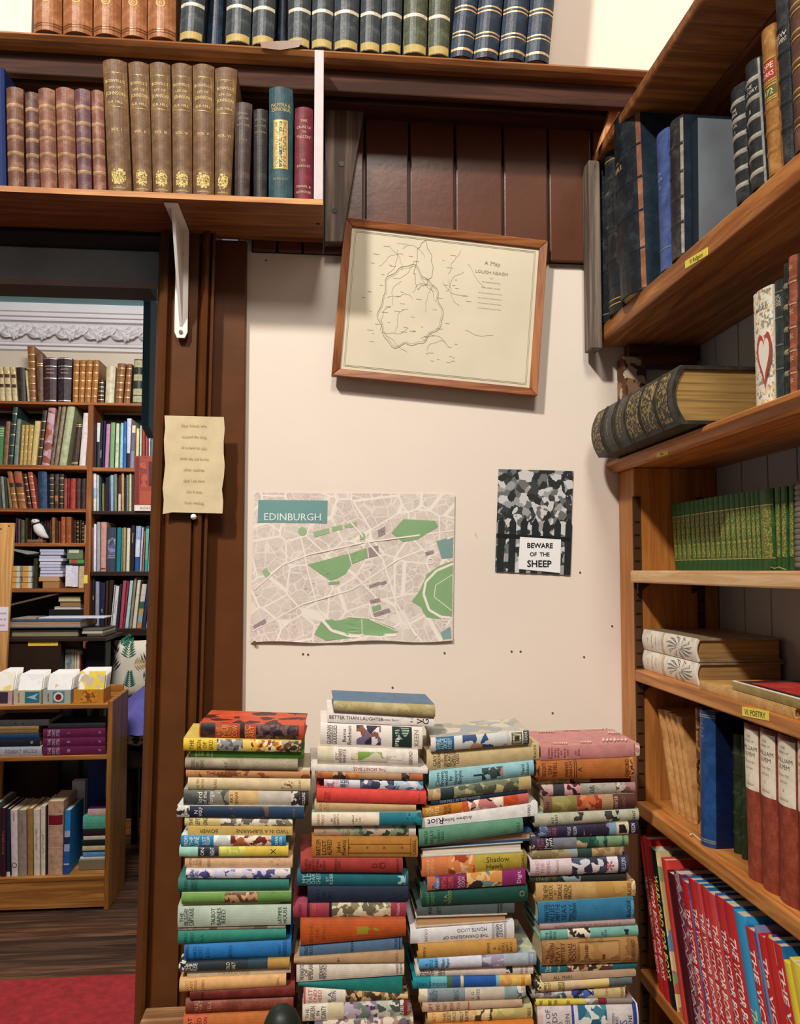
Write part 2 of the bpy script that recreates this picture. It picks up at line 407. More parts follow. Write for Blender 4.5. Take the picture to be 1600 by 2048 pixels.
def leaf(c, a, L, wd, dp):
    c = V(c); d = V((math.cos(a), 0, math.sin(a))); nn = V((-d.z, 0, d.x)); pts = []
    for k in range(6):
        t = k/5; wk = wd*math.sin(math.pi*(.12+.8*t)); mid = c+d*(L*t)+nn*(L*.22*t*t)
        pts.append([mid-nn*wk, mid+V((0, -dp*math.sin(math.pi*min(1, t+.15)), 0)), mid+nn*wk])
    mb.grid(pts)
for i in range(30):
    x = -2.45+i*.083; up_ = 1 if i % 2 else -1; yb_ = 5.045
    for j, (a, L, wd) in enumerate([(.25, .085, .017), (1.0, .062, .015), (1.9, .05, .014), (2.8, .055, .013), (-.5, .07, .015)]):
        leaf((x+.012*j, yb_-.012, zc_-up_*hh_*.30), up_*a, L, wd, .022)
    mb.tube([(x+.083*t/6, 5.028+.004*(t % 2), zc_-up_*hh_*.62*math.cos(math.pi*t/6)) for t in range(7)], .008, 6)
    c = V((x+.05, 5.035, zc_+up_*hh_*.55))
    for g in range(6): leaf(c, g*math.pi/3+.2, .026, .009, .016)
tag(mb.build('leaf_relief', paint('e6e3e8', .6, .03, 5), cor), kind='stuff')
# teal board standing behind the door case
xa, xb = aY(285, 700, 2.0).x, aY(300, 700, 2.0).x
zt, zb, zm = aY(292, 566, 2.0).z, aY(292, 868, 2.0).z, aY(292, 852, 2.0).z
m = MB().prism([(xa, 2.0, zm), (xa, 2.0, zt), (xa, 2.05, zt), (xa, 2.10, zt-.06), (xa, 2.115, zt-.25), (xa, 2.11, zb+.13), (xa, 2.07, zb)], (xb-xa, 0, 0))
db = thing('door_side_board', 'dark teal painted board with a tapered foot beside the doorway', 'board', V((xa, 2.05, zb)))
m.build('board', P_TEAL, db, bevel=.002); MB().box((xa+.002, 1.86, zt-.05), (xb-.002, 2.0, zt-.004)).build('batten', P_TEAL, db)
cp = tag(MB().box((-3.0, 1.85, .0), (xat(300, 1.9)-.02, 3.235, .009)).build('carpet_runner', cloth('8c2328', .95, .35, 30, .6), bevel=.004), 'worn red carpet lying on the dark floorboards', 'carpet')
# ================================================================= FRONT ROOM: shelves on the back wall
def board(name, lo, hi, m, label=None, cat='shelf', bevel=.003):
    o = MB().box(lo, hi).build(name, m, bevel=bevel)
    return tag(o, label, cat) if label else o
zu = aY(700, 121, 1.5).z; zut = aY(700, 97, 1.5).z       # upper shelf
xu1 = aY(1305, 130, 1.5).x
m = MB().prism([(-1.7, YW, zu), (-1.7, 1.515, zu), (-1.7, 1.503, zu+.005), (-1.7, 1.497, (zu+zut)/2), (-1.7, 1.503, zut-.005), (-1.7, 1.515, zut), (-1.7, YW, zut)], (1.7+xu1, 0, 0))
us = thing('wall_shelf', 'long dark wooden top shelf carrying tall leather volumes', 'shelf', V((-.4, 1.6, zu)))
m.build('shelf_board', W_SHELF, us); MB().box((-1.7, 1.53, zu-.045), (xu1-.02, 1.548, zu)).build('front_lip', wood('35190e', '4c2b1a', 'X', .75), us, bevel=.003)
zl = aY(640, 398, 1.47).z; zl0 = aY(640, 411, 1.47).z; xl1 = aY(646, 410, 1.47).x
ls = thing('wall_shelf', 'orange-brown wooden shelf with a white end panel over the doorway', 'shelf', V((-.6, 1.56, zl0)))
MB().box((-1.7, 1.47, zl0), (xl1, YW-.017, zl)).build('shelf_board', W_SHELF, ls, bevel=.002)
MB().box((-1.7, 1.4695, zl0+.001), (xl1, 1.4705, zl-.001)).build('front_edge', W_OAKX, ls)
xe = aY(628, 300, 1.47).x
o = MB().box((xe, 1.472, zl), (xl1, YW-.017, zu-.001)).build('end_panel', paint('cfc4c6', .6, .05, 60), ls, bevel=.001); o['label'] = 'whitish end panel'
MB().box((-1.7, 1.635, zl+.23), (aY(105, 120, 1.62).x, YW-.017, zl+.245)).build('batten', W_SHELF, ls)
c = aY(636, 437, 1.55); c.z = zl0; MB().tube([c+V((0, 0, .002)), c-V((0, 0, .0008))], .004, 10).build('screw', paint('1a1512', .4), ls)
tp = [aY(x, y_, 1.4955) for x, y_ in ((520, 84), (606, 80), (598, 94), (560, 100), (523, 96))]
tag(MB().prism(tp, (0, -.0004, 0)).build('tape_strip', paint('7a5840', .3, .2, 60)), 'strip of old clear tape on the top wall shelf edge', 'tape')
# weathered support plank with a slanted edge, screwed to the panelling
Yk = YW-.017
pl = thing('support_plank', 'weathered grey-brown plank with two screw holes beside the white end panel', 'plank', aY(690, 490, Yk))
P4 = [aY(650, 494, Yk), aY(684, 494, Yk), aY(731, 208, Yk), aY(650, 203, Yk)]
MB().prism(P4, (0, -.028, 0)).build('plank', W_GREY, pl, bevel=.002)
for px, py in ((683, 328), (670, 421)):
    c = aY(px, py, Yk-.028); MB().tube([c+V((0, .01, 0)), c-V((0, .0015, 0))], .0058, 12).build('screw', paint('1a1512', .3, metal=.6), pl)
# white metal bracket under the lower shelf
br = thing('shelf_bracket', 'white metal angle bracket holding the lower shelf over the doorway', 'bracket', aY(362, 676, 1.6))
Xb = aY(364, 560, 1.606).x; ztop = zl0-.001; zbt = aY(362, 676, 1.603).z; wv = .013
pa = MB().prism([(Xb-wv, 1.606, zbt+.012), (Xb-wv*.6, 1.606, zbt), (Xb+wv*.6, 1.606, zbt), (Xb+wv, 1.606, zbt+.012), (Xb+wv, 1.606, ztop), (Xb-wv, 1.606, ztop)], (0, -.003, 0))
pa.build('wall_arm', P_WHITE, br, bevel=.001)
MB().box((Xb-wv, 1.48, ztop-.003), (Xb+wv, 1.606, ztop)).build('shelf_arm', P_WHITE, br, bevel=.001)
MB().prism([(Xb-.003, 1.604, zbt+.02), (Xb-.003, 1.497, ztop-.003), (Xb-.003, 1.604, ztop-.003)], (.006, 0, 0)).build('gusset', P_WHITE, br, bevel=.001)
for zz in (zbt+.012, ztop-.05):
    MB().tube([(Xb, 1.606, zz), (Xb, 1.601, zz)], .004, 10).build('screw', paint('77706c', .35, metal=.7), br)
# handwritten note pinned to the door case
Yn = 1.602
nt = thing('pinned_note', 'yellowed handwritten paper note pinned on the brown door case', 'note', aY(380, 1024, Yn))
rows = []
for j in range(9):
    y_ = 831+(1024-831)*j/8
    rows.append([aY(329+(i/6)*(448-329)-(3 if j > 5 else 0)+1.5*math.sin(j*2+i), y_+(i/6)*3+(4 if (i == 0 and j == 8) else 0), Yn-.001-.0016*math.sin(i*1.1+j*.7)**2) for i in range(7)])
m = MB().grid(rows); m.grid([[p+V((0, .0008, 0)) for p in r] for r in rows]); m.build('paper', P_NOTE, nt, smooth=True)
mb = MB()
for j, t in enumerate(['Dear friends who', 'enjoyed the shop', 'all is here for you', 'while the old books', 'other readings', 'daily I am here', 'this is love', 'from reading']):
    flat_text(mb, t, aY(388, 851+j*22, Yn-.0036), (1, 0, -.02), (0, 0, 1), .0048, maxw=.095)
tag(mb.build('handwriting', paint('a08a55', .8), nt), kind='stuff')
c = aY(388, 1034, 1.604); MB().tube([c+V((0, .003, 0)), c-V((0, .004, 0)), c-V((0, .008, 0)), c-V((0, .011, 0))], [.004, .0058, .0055, .001], 12).build('pin', paint('f4f0f0', .25), nt, smooth=True)
# ---------------------------------------------------------------- framed map of the lough
th = math.radians(4.55); Yf = 1.648
org = aY(690, 433, Yf-.022); ex = V((math.cos(th), 0, -math.sin(th))); ez = V((math.sin(th), 0, math.cos(th)))
FWd = (aY(1097, 468, Yf-.022)-org).length; FH = .335; tl = org
def fp(a, b, y_=0): return tl+ex*a-ez*b+V((0, y_, 0))
fm = thing('framed_map', 'old printed map in a tilted narrow brown wooden frame', 'picture', fp(FWd/2, FH))
bw = .0165
for nme, q4 in (('frame_rail', [(0, 0), (FWd, 0), (FWd-bw, bw), (bw, bw)]), ('frame_rail', [(0, FH), (bw, FH-bw), (FWd-bw, FH-bw), (FWd, FH)]),
                ('frame_stile', [(0, 0), (bw, bw), (bw, FH-bw), (0, FH)]), ('frame_stile', [(FWd, 0), (FWd, FH), (FWd-bw, FH-bw), (FWd-bw, bw)])):
    m = MB(); n4 = len(q4)
    out = [fp(a, b, .004 if 0 < a < FWd and 0 < b < FH else 0) for a, b in q4]; m.prism(out, (0, .018, 0)); m.build(nme, wood('7a4526', 'a86a3c', 'X' if 'rail' in nme else 'Z', .4), fm, bevel=.0015)
MB().prism([fp(a, b, .009) for a, b in ((bw*.8, bw*.8), (FWd-bw*.8, bw*.8), (FWd-bw*.8, FH-bw*.8), (bw*.8, FH-bw*.8))], (0, .003, 0)).build('map_sheet', paint('d6ccb4', .8, .05, 9), fm)
mb = MB(); yi = .0085
def pline(pts, wd, y_=yi, fn=fp, m_=None, mi=0):
    m_ = m_ or mb
    for (a0, b0), (a1, b1) in zip(pts, pts[1:]):
        dx, dy = a1-a0, b1-b0; l_ = math.hypot(dx, dy) or 1; nx, ny = -dy/l_*wd/2, dx/l_*wd/2
        m_.add([fn(a0+nx, b0+ny, y_), fn(a1+nx, b1+ny, y_), fn(a1-nx, b1-ny, y_), fn(a0-nx, b0-ny, y_)], [(0, 1, 2, 3)], mi)
r_ = random.Random(3)
ix0, iy0, ix1, iy1 = bw+.007, bw+.007, FWd-bw-.007, FH-bw-.007
for e in (0, .0025): pline([(ix0+e, iy0+e), (ix1-e, iy0+e), (ix1-e, iy1-e), (ix0+e, iy1-e), (ix0+e, iy0+e)], .0007)
def shore(cx, cy, rx, ry, n, amp, wd):
    pts = []
    for k in range(n+1):
        a = 2*math.pi*k/n; r = 1+amp*(math.sin(3*a+1)+.6*math.sin(7*a)+.4*math.sin(13*a+2)); pts.append((cx+rx*r*math.cos(a), cy+ry*r*math.sin(a)))
    pline(pts, wd)
shore(.172, .082, .018, .048, 60, .12, .0009); shore(.150, .175, .065, .085, 110, .08, .0011); shore(.150, .175, .062, .081, 110, .08, .0004)
for k in range(22):
    a0, b0 = ix0+.03+r_.random()*.24, iy0+.02+r_.random()*.24; pts = [(a0, b0)]; g = r_.random()*6.28
    for j in range(9): g += r_.uniform(-.6, .6); pts.append((pts[-1][0]+.007*math.cos(g), min(iy1, max(iy0, pts[-1][1]+.007*math.sin(g)))))
    pline(pts, .0005)
for k in range(60):
    a0, b0 = ix0+.02+r_.random()*.23, iy0+.02+r_.random()*.25; pline([(a0, b0), (a0+.004+.010*r_.random(), b0)], .0006)
def ftxt(t, a, b, h, mw=None): flat_text(mb, t, fp(a, b, yi), ex, ez, h, maxw=mw)
ftxt('A Map', .318, .060, .009); ftxt('LOUGH NEAGH', .318, .080, .0068, .080); ftxt('and', .318, .092, .003); ftxt('the Country adjoining', .318, .101, .003, .07)
ftxt('from  actual  survey', .318, .113, .0034, .08); ftxt('C O U N T Y', .125, .040, .003, .06)
for j in range(4): ftxt('the several Rivers Roads and Towns', .318, .125+j*.011, .0024, .075)
tag(mb.build('map_print', paint('8d8470', .8), fm), kind='stuff')
# ---------------------------------------------------------------- street map sheet on the wall
Ym = YW-.004
m0 = aY(500, 1285, Ym); mT = aY(508, 985, Ym).z; mW = aY(905, 1283, Ym).x-m0.x; mH = mT-m0.z
def mpt(a, b, y_=0):      # a along, b down in metres; the sheet is creased in the middle and curls at the foot
    u, v = a/mW, b/mH
    z_ = .0012*abs(math.sin(u*9))+.003*max(0, v-.93)/.07*abs(math.sin(u*7+.4))-.0010*math.exp(-((u-.51)*60)**2)
    return V((m0.x+a+.006*(1-v), Ym-z_+y_, mT-b+(.0025*math.sin(u*13) if v > .99 else 0)))
sm = thing('street_map', 'large pastel street map sheet with green parks taped to the cream wall', 'map', m0+V((mW/2, 0, 0)))
def maproads():
    m, n, l, b = newmat('printed_street_map'); tc = n.new('ShaderNodeTexCoord'); mp = n.new('ShaderNodeMapping'); mp.inputs['Rotation'].default_value = (0, .35, 0); mp.inputs['Scale'].default_value = (1, 0, 1)
    l.new(tc.outputs['Object'], mp.inputs['Vector']); prev = None
    base = n.new('ShaderNodeTexVoronoi'); base.inputs['Scale'].default_value = 34; base.distance = 'CHEBYCHEV'; l.new(mp.outputs['Vector'], base.inputs['Vector'])
    r = ramp(n, [(.0, lin('d2c5bb')), (.35, lin('d6c9be')), (.6, lin('ccbdb5')), (.85, lin('d4c7bd'))], 'CONSTANT'); l.new(base.outputs['Color'], r.inputs['Fac']); prev = r.outputs['Color']
    for sc_, wd, c in ((110, .03, 'ddd2c8'), (38, .028, 'e4dad0'), (15, .02, 'ebe3d8')):
        vo = n.new('ShaderNodeTexVoronoi'); vo.feature = 'DISTANCE_TO_EDGE'; vo.inputs['Scale'].default_value = sc_; vo.inputs['Randomness'].default_value = .75; l.new(mp.outputs['Vector'], vo.inputs['Vector'])
        rr = ramp(n, [(0, (1, 1, 1, 1)), (wd, (1, 1, 1, 1)), (wd*1.3, (0, 0, 0, 1))]); l.new(vo.outputs['Distance'], rr.inputs['Fac'])
        mx = n.new('ShaderNodeMixRGB'); l.new(rr.outputs['Color'], mx.inputs['Fac']); l.new(prev, mx.inputs['Color1']); mx.inputs['Color2'].default_value = lin(c); prev = mx.outputs['Color']
    l.new(prev, b.inputs['Base Color']); b.inputs['Roughness'].default_value = .5; return m
rows = [[mpt(mW*i/40, mH*j/14) for i in range(41)] for j in range(15)]
m = MB().grid(rows); m.grid([[p+V((0, .0006, 0)) for p in r] for r in rows]); m.build('paper', maproads(), sm, smooth=True)
def mp2(x, y_): return ((x-500)/405*mW, (y_-985)/300*mH)
GRN, GRN2, BLU = paint('86ab7b', .5, .05, 20), paint('9bb98e', .5), paint('7f9d9a', .5)
def poly(pts, mat, nm='printed_park', y_=-.0005):
    pts = [mp2(*p) for p in pts]; c = (sum(p[0] for p in pts)/len(pts), sum(p[1] for p in pts)/len(pts)); mb = MB()
    n = len(pts)
    for k in range(n):                # fine fan so the patch follows the sheet
        a, b = pts[k], pts[(k+1) % n]
        R = [[mpt(c[0]+(a[0]+(b[0]-a[0])*s-c[0])*t, c[1]+(a[1]+(b[1]-a[1])*s-c[1])*t, y_) for s in (0, .5, 1)] for t in (0, .33, .66, 1)]
        mb.grid(R)
    mb.build(nm, mat, sm)
def cir(cx, cy, r, n=12): return [(cx+r*math.cos(2*math.pi*k/n), cy+r*math.sin(2*math.pi*k/n)) for k in range(n)]
poly([(609, 1130), (690, 1108), (696, 1130), (686, 1148), (668, 1158), (655, 1162), (630, 1145)], GRN); poly([(693, 1108), (726, 1096), (730, 1116), (698, 1128)], GRN)
poly([(776, 1065), (800, 1037), (865, 1040), (872, 1052), (830, 1078), (800, 1084)], GRN); poly(cir(597, 1063, 9), GRN2)
poly([(619, 1064), (650, 1056), (652, 1066), (621, 1075)], GRN2); poly([(655, 1054), (676, 1049), (678, 1058), (657, 1063)], GRN2); poly([(680, 1050), (706, 1042), (707, 1052), (682, 1056)], GRN2)
poly([(626, 1270), (640, 1243), (660, 1240), (690, 1254), (697, 1278), (650, 1282)], GRN); poly([(655, 1245), (700, 1237), (730, 1238), (785, 1258), (794, 1266), (760, 1274), (710, 1270), (680, 1262)], GRN)
poly([(903, 1122), (875, 1132), (850, 1150), (838, 1180), (820, 1205), (838, 1215), (850, 1236), (870, 1240), (903, 1236)], GRN); poly([(868, 1082), (903, 1072), (903, 1115), (880, 1118)], BLU)
poly([(740, 1216), (757, 1210), (759, 1220), (742, 1226)], GRN); poly([(652, 1165), (674, 1163), (674, 1169), (652, 1171)], GRN); poly([(712, 1067), (722, 1066), (724, 1078), (713, 1080)], GRN2)
poly([(880, 1268), (900, 1256), (903, 1280), (885, 1282)], BLU); poly([(518, 1143), (528, 1136), (537, 1150), (527, 1156)], GRN2)
DK = paint('9c8b8a', .5)
for p4 in ([(505, 1252), (528, 1238), (532, 1246), (509, 1262)], [(730, 1096), (750, 1091), (752, 1112), (732, 1116)], [(748, 1060), (763, 1052), (764, 1068), (750, 1074)], [(733, 1172), (755, 1164), (757, 1170), (735, 1178)], [(756, 1166), (768, 1162), (769, 1168), (758, 1172)], [(735, 1202), (755, 1197), (757, 1205), (737, 1209)], [(845, 1105), (862, 1100), (864, 1107), (848, 1112)], [(742, 1228), (775, 1218), (778, 1226), (745, 1236)]): poly(p4, DK, 'printed_building')
poly([(508, 1000), (646, 1000), (646, 1046), (508, 1046)], paint('6f9a98', .5), 'title_banner', -.0006)
mb = MB(); WR = []
def mfn(a, b, y_): return mpt(a, b, y_)
def road(pts, wd, y_=-.0008): pline([mp2(*p) for p in pts], wd, y_, mfn, mb)
road([(903, 1128), (870, 1142), (848, 1165), (844, 1190), (856, 1222), (880, 1236), (900, 1238)], .005); road([(903, 1150), (868, 1172), (866, 1196), (903, 1224)], .0015)
road([(640, 1240), (660, 1262), (700, 1274), (790, 1272)], .006); road([(594, 1072), (612, 1150), (632, 1218), (650, 1240)], .003); road([(505, 1262), (600, 1210), (700, 1180), (790, 1120), (903, 1072)], .003)
road([(690, 1040), (760, 1120), (790, 1210), (830, 1275)], .0032); road([(505, 1180), (560, 1130), (610, 1110), (720, 1085), (903, 1060)], .003); road([(735, 1210), (740, 1236), (765, 1240)], .003)
road([(690, 1235), (735, 1238)], .002); road([(720, 1240), (722, 1272)], .0015); road([(735, 1240), (790, 1264)], .0015)
for c in (cir(888, 1240, 5), cir(888, 1254, 5), cir(857, 1123, 6)): road(c+c[:1], .002)
tag(mb.build('printed_roads', paint('eee6da', .5), sm), kind='stuff')
mb = MB(); a, b = mp2(577, 1034); flat_text(mb, 'EDINBURGH', mpt(a, b, -.0011), (1, 0, 0), (0, 0, 1), .0145, maxw=.118); mb.build('title_lettering', paint('e8eceb', .5), sm)
mb = MB()
for x, y_ in ((650, 1148), (742, 1093), (757, 1062), (745, 1170), (762, 1166), (744, 1205), (852, 1107), (760, 1228), (608, 1178), (622, 1168), (735, 1140), (787, 1228), (510, 1191)):
    a, b = mp2(x, y_); flat_text(mb, random.choice(['museum', 'castle', 'gallery', 'college', 'library', 'church']), mpt(a, b, -.001), (1, 0, 0), (0, 0, 1), .0016)
tag(mb.build('printed_names', paint('4a4248', .6), sm), kind='stuff')
c = aY(509, 1285, Ym-.004); MB().tube([c+V((0, .004, 0)), c-V((0, .001, 0))], .0034, 12).build('drawing_pin', paint('8a6b3c', .4, metal=.6), sm)
# ---------------------------------------------------------------- black and white photo print of a fence sign
Yp = YW-.003
ph = thing('photo_print', 'black and white photo print of a fence sign stuck to the cream wall', 'photo', aY(1065, 1150, Yp))
PH = [(997, 938), (1147, 942), (1139, 1150), (990, 1143)]
def pp2(u, v, y_=0):
    q = [aY(x, y_, Yp) for x, y_ in PH] if False else [aY(a, b, Yp) for a, b in PH]
    return q[0].lerp(q[1], u).lerp(q[3].lerp(q[2], u), v)+V((0, y_-.002*max(0, v-.85)*abs(math.sin(u*5)), 0))
def gpoly(pts, mat, nm, y_): MB().prism([pp2(u, v, y_) for u, v in pts], (0, .0003, 0)).build(nm, mat, ph)
MB().grid([[pp2(i/6, j/8) for i in range(7)] for j in range(9)]).build('paper', pict(['3c4040', '9a9c9c', '6a6e6e', 'c9caca', '2a2e2e'], 55, 4), ph)
for k in range(7):
    u = .02+k*.15; gpoly([(u, 1), (u, .52), (u+.045, .46), (u+.09, .52), (u+.09, 1)], paint('23292b', .5), 'printed_picket', -.0006)
gpoly([(0, .63), (1, .64), (1, .68), (0, .67)], paint('171b1d', .5), 'printed_rail', -.0010)
gpoly([(.315, .655), (.865, .665), (.87, .985), (.305, .965)], paint('eceeee', .5), 'printed_sign', -.0014)
mb = MB()
for t, v, h, w_ in (('!BEWARE', .73, .0100, .062), ('!OF  THE', .815, .0080, .056), ('!SHEEP', .905, .0135, .066)): flat_text(mb, t, pp2(.585, v, -.0022), (1, 0, -.01), (0, 0, 1), h, maxw=w_)
mb.build('sign_lettering', INK, ph)
sc_ = aY(957, 1078, YW-.001)
tag(MB().grid([[sc_+V((-.008+.008*i, -.002*(i+j) % .005, .014-.014*j-.003*i)) for i in range(3)] for j in range(3)]).build('tape_scrap', paint('d9c7a8', .6)), 'small torn scrap of tape on the cream wall', 'tape')
# ================================================================= RIGHT BOOKCASE AND SHELVES
def zX(px, py, X): return aX(px, py, X).z
bc = thing('bookcase', 'oak bookcase with moulded top standing in the right corner', 'bookcase', V((.7, 1.0, 0)))
XS = .622
Z2t, Z2b = zX(1229, 922, .612), zX(1238, 944, XC)
# moulded top (cornice) board
prof = [(.606, Z2t), (.600, Z2t-.004), (.600, Z2t-.010), (.606, Z2t-.013), (.612, Z2t-.020), (.620, Z2t-.024), (.624, Z2b), (XR-.001, Z2b), (XR-.001, Z2t)]
MB().prism([(x, YW-.002, z) for x, z in prof], (0, -1.30, 0)).build('top_board', W_OAK, bc)
MB().box((XC, YE, 0), (XR-.001, YW-.002, Z2b)).build('end_panel', W_OAKZ, bc, bevel=.003)
# slotted shelf strips let into the end panel
for x0, x1 in ((xa_ := aY(1270, 1300, YE).x, aY(1286, 1300, YE).x), (aY(1397, 1300, YE).x, aY(1412, 1300, YE).x)):
    MB().box((x0, YE-.0012, .3), (x1, YE+.002, Z2b-.06)).build('shelf_strip', paint('4a2f1c', .5), bc)
    mb = MB(); z = .4
    while z < Z2b-.1: mb.box((x0+.003, YE-.0018, z), (x1-.003, YE-.0008, z+.0035)); z += .0265
    tag(mb.build('strip_slots', paint('120c08', .6), bc), kind='stuff')
def cshelf(px, py, pb, m, X=XS, nm='shelf', yend=YE-.002, X1=XR-.001):
    zt, zb = zX(px, py, X), zX(px, pb, X)
    MB().box((X, .30, zb), (X1, yend, zt)).build(nm, m, bc, bevel=.003)
    for xx in (X+.012, X1-.06):       # small brackets carrying the shelf
        MB().prism([(xx, yend, zb), (xx, yend, zb-.022), (xx+.03, yend, zb)], (0, -.01, 0)).build('shelf_clip', paint('3a2618', .4), bc)
    return zt
Z3 = cshelf(1258, 1141, 1165, W_PALE, .616)
Z4 = cshelf(1267, 1338, 1361, W_OAK)
Z5 = cshelf(1280, 1606, 1634, W_OAK)
Z6 = cshelf(1282, 1940, 1966, W_OAK)
Z7 = Z6-.30
MB().box((XS, .30, Z7-.022), (XR-.001, YE-.002, Z7)).build('shelf', W_OAK, bc, bevel=.003)
MB().box((XS+.02, .28, 0), (XR-.001, .30, Z2b)).build('end_panel', W_OAKZ, bc)
MB().box((XS+.02, .30, 0), (XS+.035, YE, Z7-.022)).build('plinth', W_OAKY if False else W_OAK, bc)
# two long shelves above, carried on the walls
X1_ = aY(1198, 690, 1.645).x; Z1b = aY(1200, 690, 1.645).z; Z1t = aY(1196, 656, 1.645).z
s1 = thing('wall_shelf', 'thick orange-brown shelf with a yellow label, above the oak bookcase', 'shelf', V((.68, 1.0, Z1b)))
MB().box((X1_, .30, Z1b), (XR-.001, YW-.002, Z1t)).build('shelf_board', wood('93582e', 'bb7c46', 'Y', .4), s1, bevel=.003)
MB().box((X1_+.06, YW-.03, Z1b-.028), (XR-.001, YW-.002, Z1b)).build('batten', W_DARK, s1, bevel=.002)
MB().box((X1_+.08, YW-.05, Z1b-.05), (XR-.02, YW-.012, Z1b-.028)).build('batten', W_DARK, s1, bevel=.002)
X0_ = aY(1186, 325, 1.62).x; Z0b = aY(1186, 330, 1.62).z; Z0t = Z0b+.022
s0 = thing('wall_shelf', 'topmost dark shelf of the right wall, seen from below', 'shelf', V((.68, 1.0, Z0b)))
MB().box((X0_, .30, Z0b), (X0_+.125, YW-.017, Z0t)).build('shelf_board', W_SHELF, s0, bevel=.004)
MB().box((X0_+.127, .30, Z0b), (XR-.001, YW-.017, Z0t)).build('shelf_board', wood('6e4028', '8e5636', 'Y', .4), s0, bevel=.004)
# pale wooden end plank between the top shelves
MB().prism([aY(1262, 139, 1.56), aY(1302, 141, 1.56), aY(1240, 222, 1.56), aY(1196, 300, 1.56), aY(1224, 205, 1.56)], (0, .02, 0)).build('bracket_board', wood('b07448', 'd69a68', 'Z', .5), s0, bevel=.002)
# rough upright at the wall end, carrying both shelves
xq0, xq1 = aY(1168, 450, 1.635).x, aY(1200, 450, 1.635).x
up = tag(MB().box((xq0, 1.60, Z1b-.02), (X1_-.0085, 1.643, Z0b)).build('shelf_upright', W_GREY, bevel=.002), 'rough grey-brown upright post at the left end of the right wall shelves', 'post')
# peeling corner block under the shelf
tag(MB().box((aY(1243, 760, 1.63).x, 1.615, Z2t+.001), (aY(1288, 760, 1.63).x, YW-.002, aY(1250, 712, 1.615).z)).build('corner_block', pict(['6b4a36', '8d6a50', 'c9b39c', '5a3a28'], 40, 8), bevel=.003), 'stained wooden block standing behind the huge folio', 'block')
# yellow labels
def sticker(px0, py0, px1, py1, X, txt, label, hh, parent=None):
    c0, c1 = aX(px0, py0, X-.0008), aX(px1, py1, X-.0008)
    st = thing('shelf_label', label, 'label', (c0+c1)/2)
    d = (c1-c0); up_ = V((0, 0, 1))
    MB().prism([c0-up_*hh/2, c1-up_*hh/2, c1+up_*hh/2, c0+up_*hh/2], (.0006, 0, 0)).build('sticker', YEL, st)
    if txt:
        mb = MB(); flat_text(mb, txt, (c0+c1)/2-V((.0004, 0, 0)), d.normalized(), up_, hh*.58, maxw=d.length*.92); mb.build('handwriting', INK, st)
sticker(1370, 530, 1415, 502, X1_, 'VI Religion', 'yellow label reading VI Religion on the thick upper shelf edge', .0125)
sticker(1313, 911, 1336, 905, .6, 'Maps', 'tiny yellow label on the moulded bookcase top', .0075)
sticker(1484, 1422, 1537, 1432, XS, 'VI. POETRY', 'yellow label reading VI POETRY on the oak shelf edge', .0135)

# ---------------------------------------------------------------- books standing along the right wall: spines look to -X
def rowX(items, X, Z, D, where, group=None, rnd=.2, off=0, dv=(1, 0, 0)):
    """items: (xbl, xbr, xtl, xtr, ytop, colour, description, options[, X])"""
    for i, it in enumerate(items):
        xbl, xbr, xtl, xtr, yt, col, desc, op = it[:8]; Xi = it[8] if len(it) > 8 else X
        def on(px):                            # foot of the spine: on the plane X=Xi, at the shelf height
            lo, hi = 0, 2048
            for _ in range(40):
                md = (lo+hi)/2
                if aX(px, md, Xi).z > Z: lo = md
                else: hi = md
            return aX(px, lo, Xi)
        A, B = on(xbl), on(xbr); cm = aX((xtl+xtr)/2, yt, Xi)
        C, Dd = aX(xtl, yt, Xi), aX(xtr, yt, Xi); C.z = Dd.z = cm.z
        A.z = B.z = Z+.0004
        e = .0003; C.y = min(C.y, YE-.003) if Z in (Z5,) else C.y
        A.y -= e; C.y -= e; B.y += e; Dd.y += e
        q = Quad(A, B, C, Dd, dv, op.get('D', D), op.get('rnd', rnd))
        lab = op.get('label') or f'{desc}, {NUM[i+off]} from left {where}'
        book(q, lab, col, op, group, page_axis='Y')
BL1, BL2, BL3 = leather('1d2228', '3a3f42'), leather('23282c', '4b4b48'), leather('2b2a2b', '55504a')
BROWN = leather('5d3a2a', '8a6248'); CALF = leather('9c6a34', 'bf9660', .4); GY = paint('6f757c', .6, .12, 14)
R5 = [.17, .33, .5, .67, .83]
X1s = X1_+.006
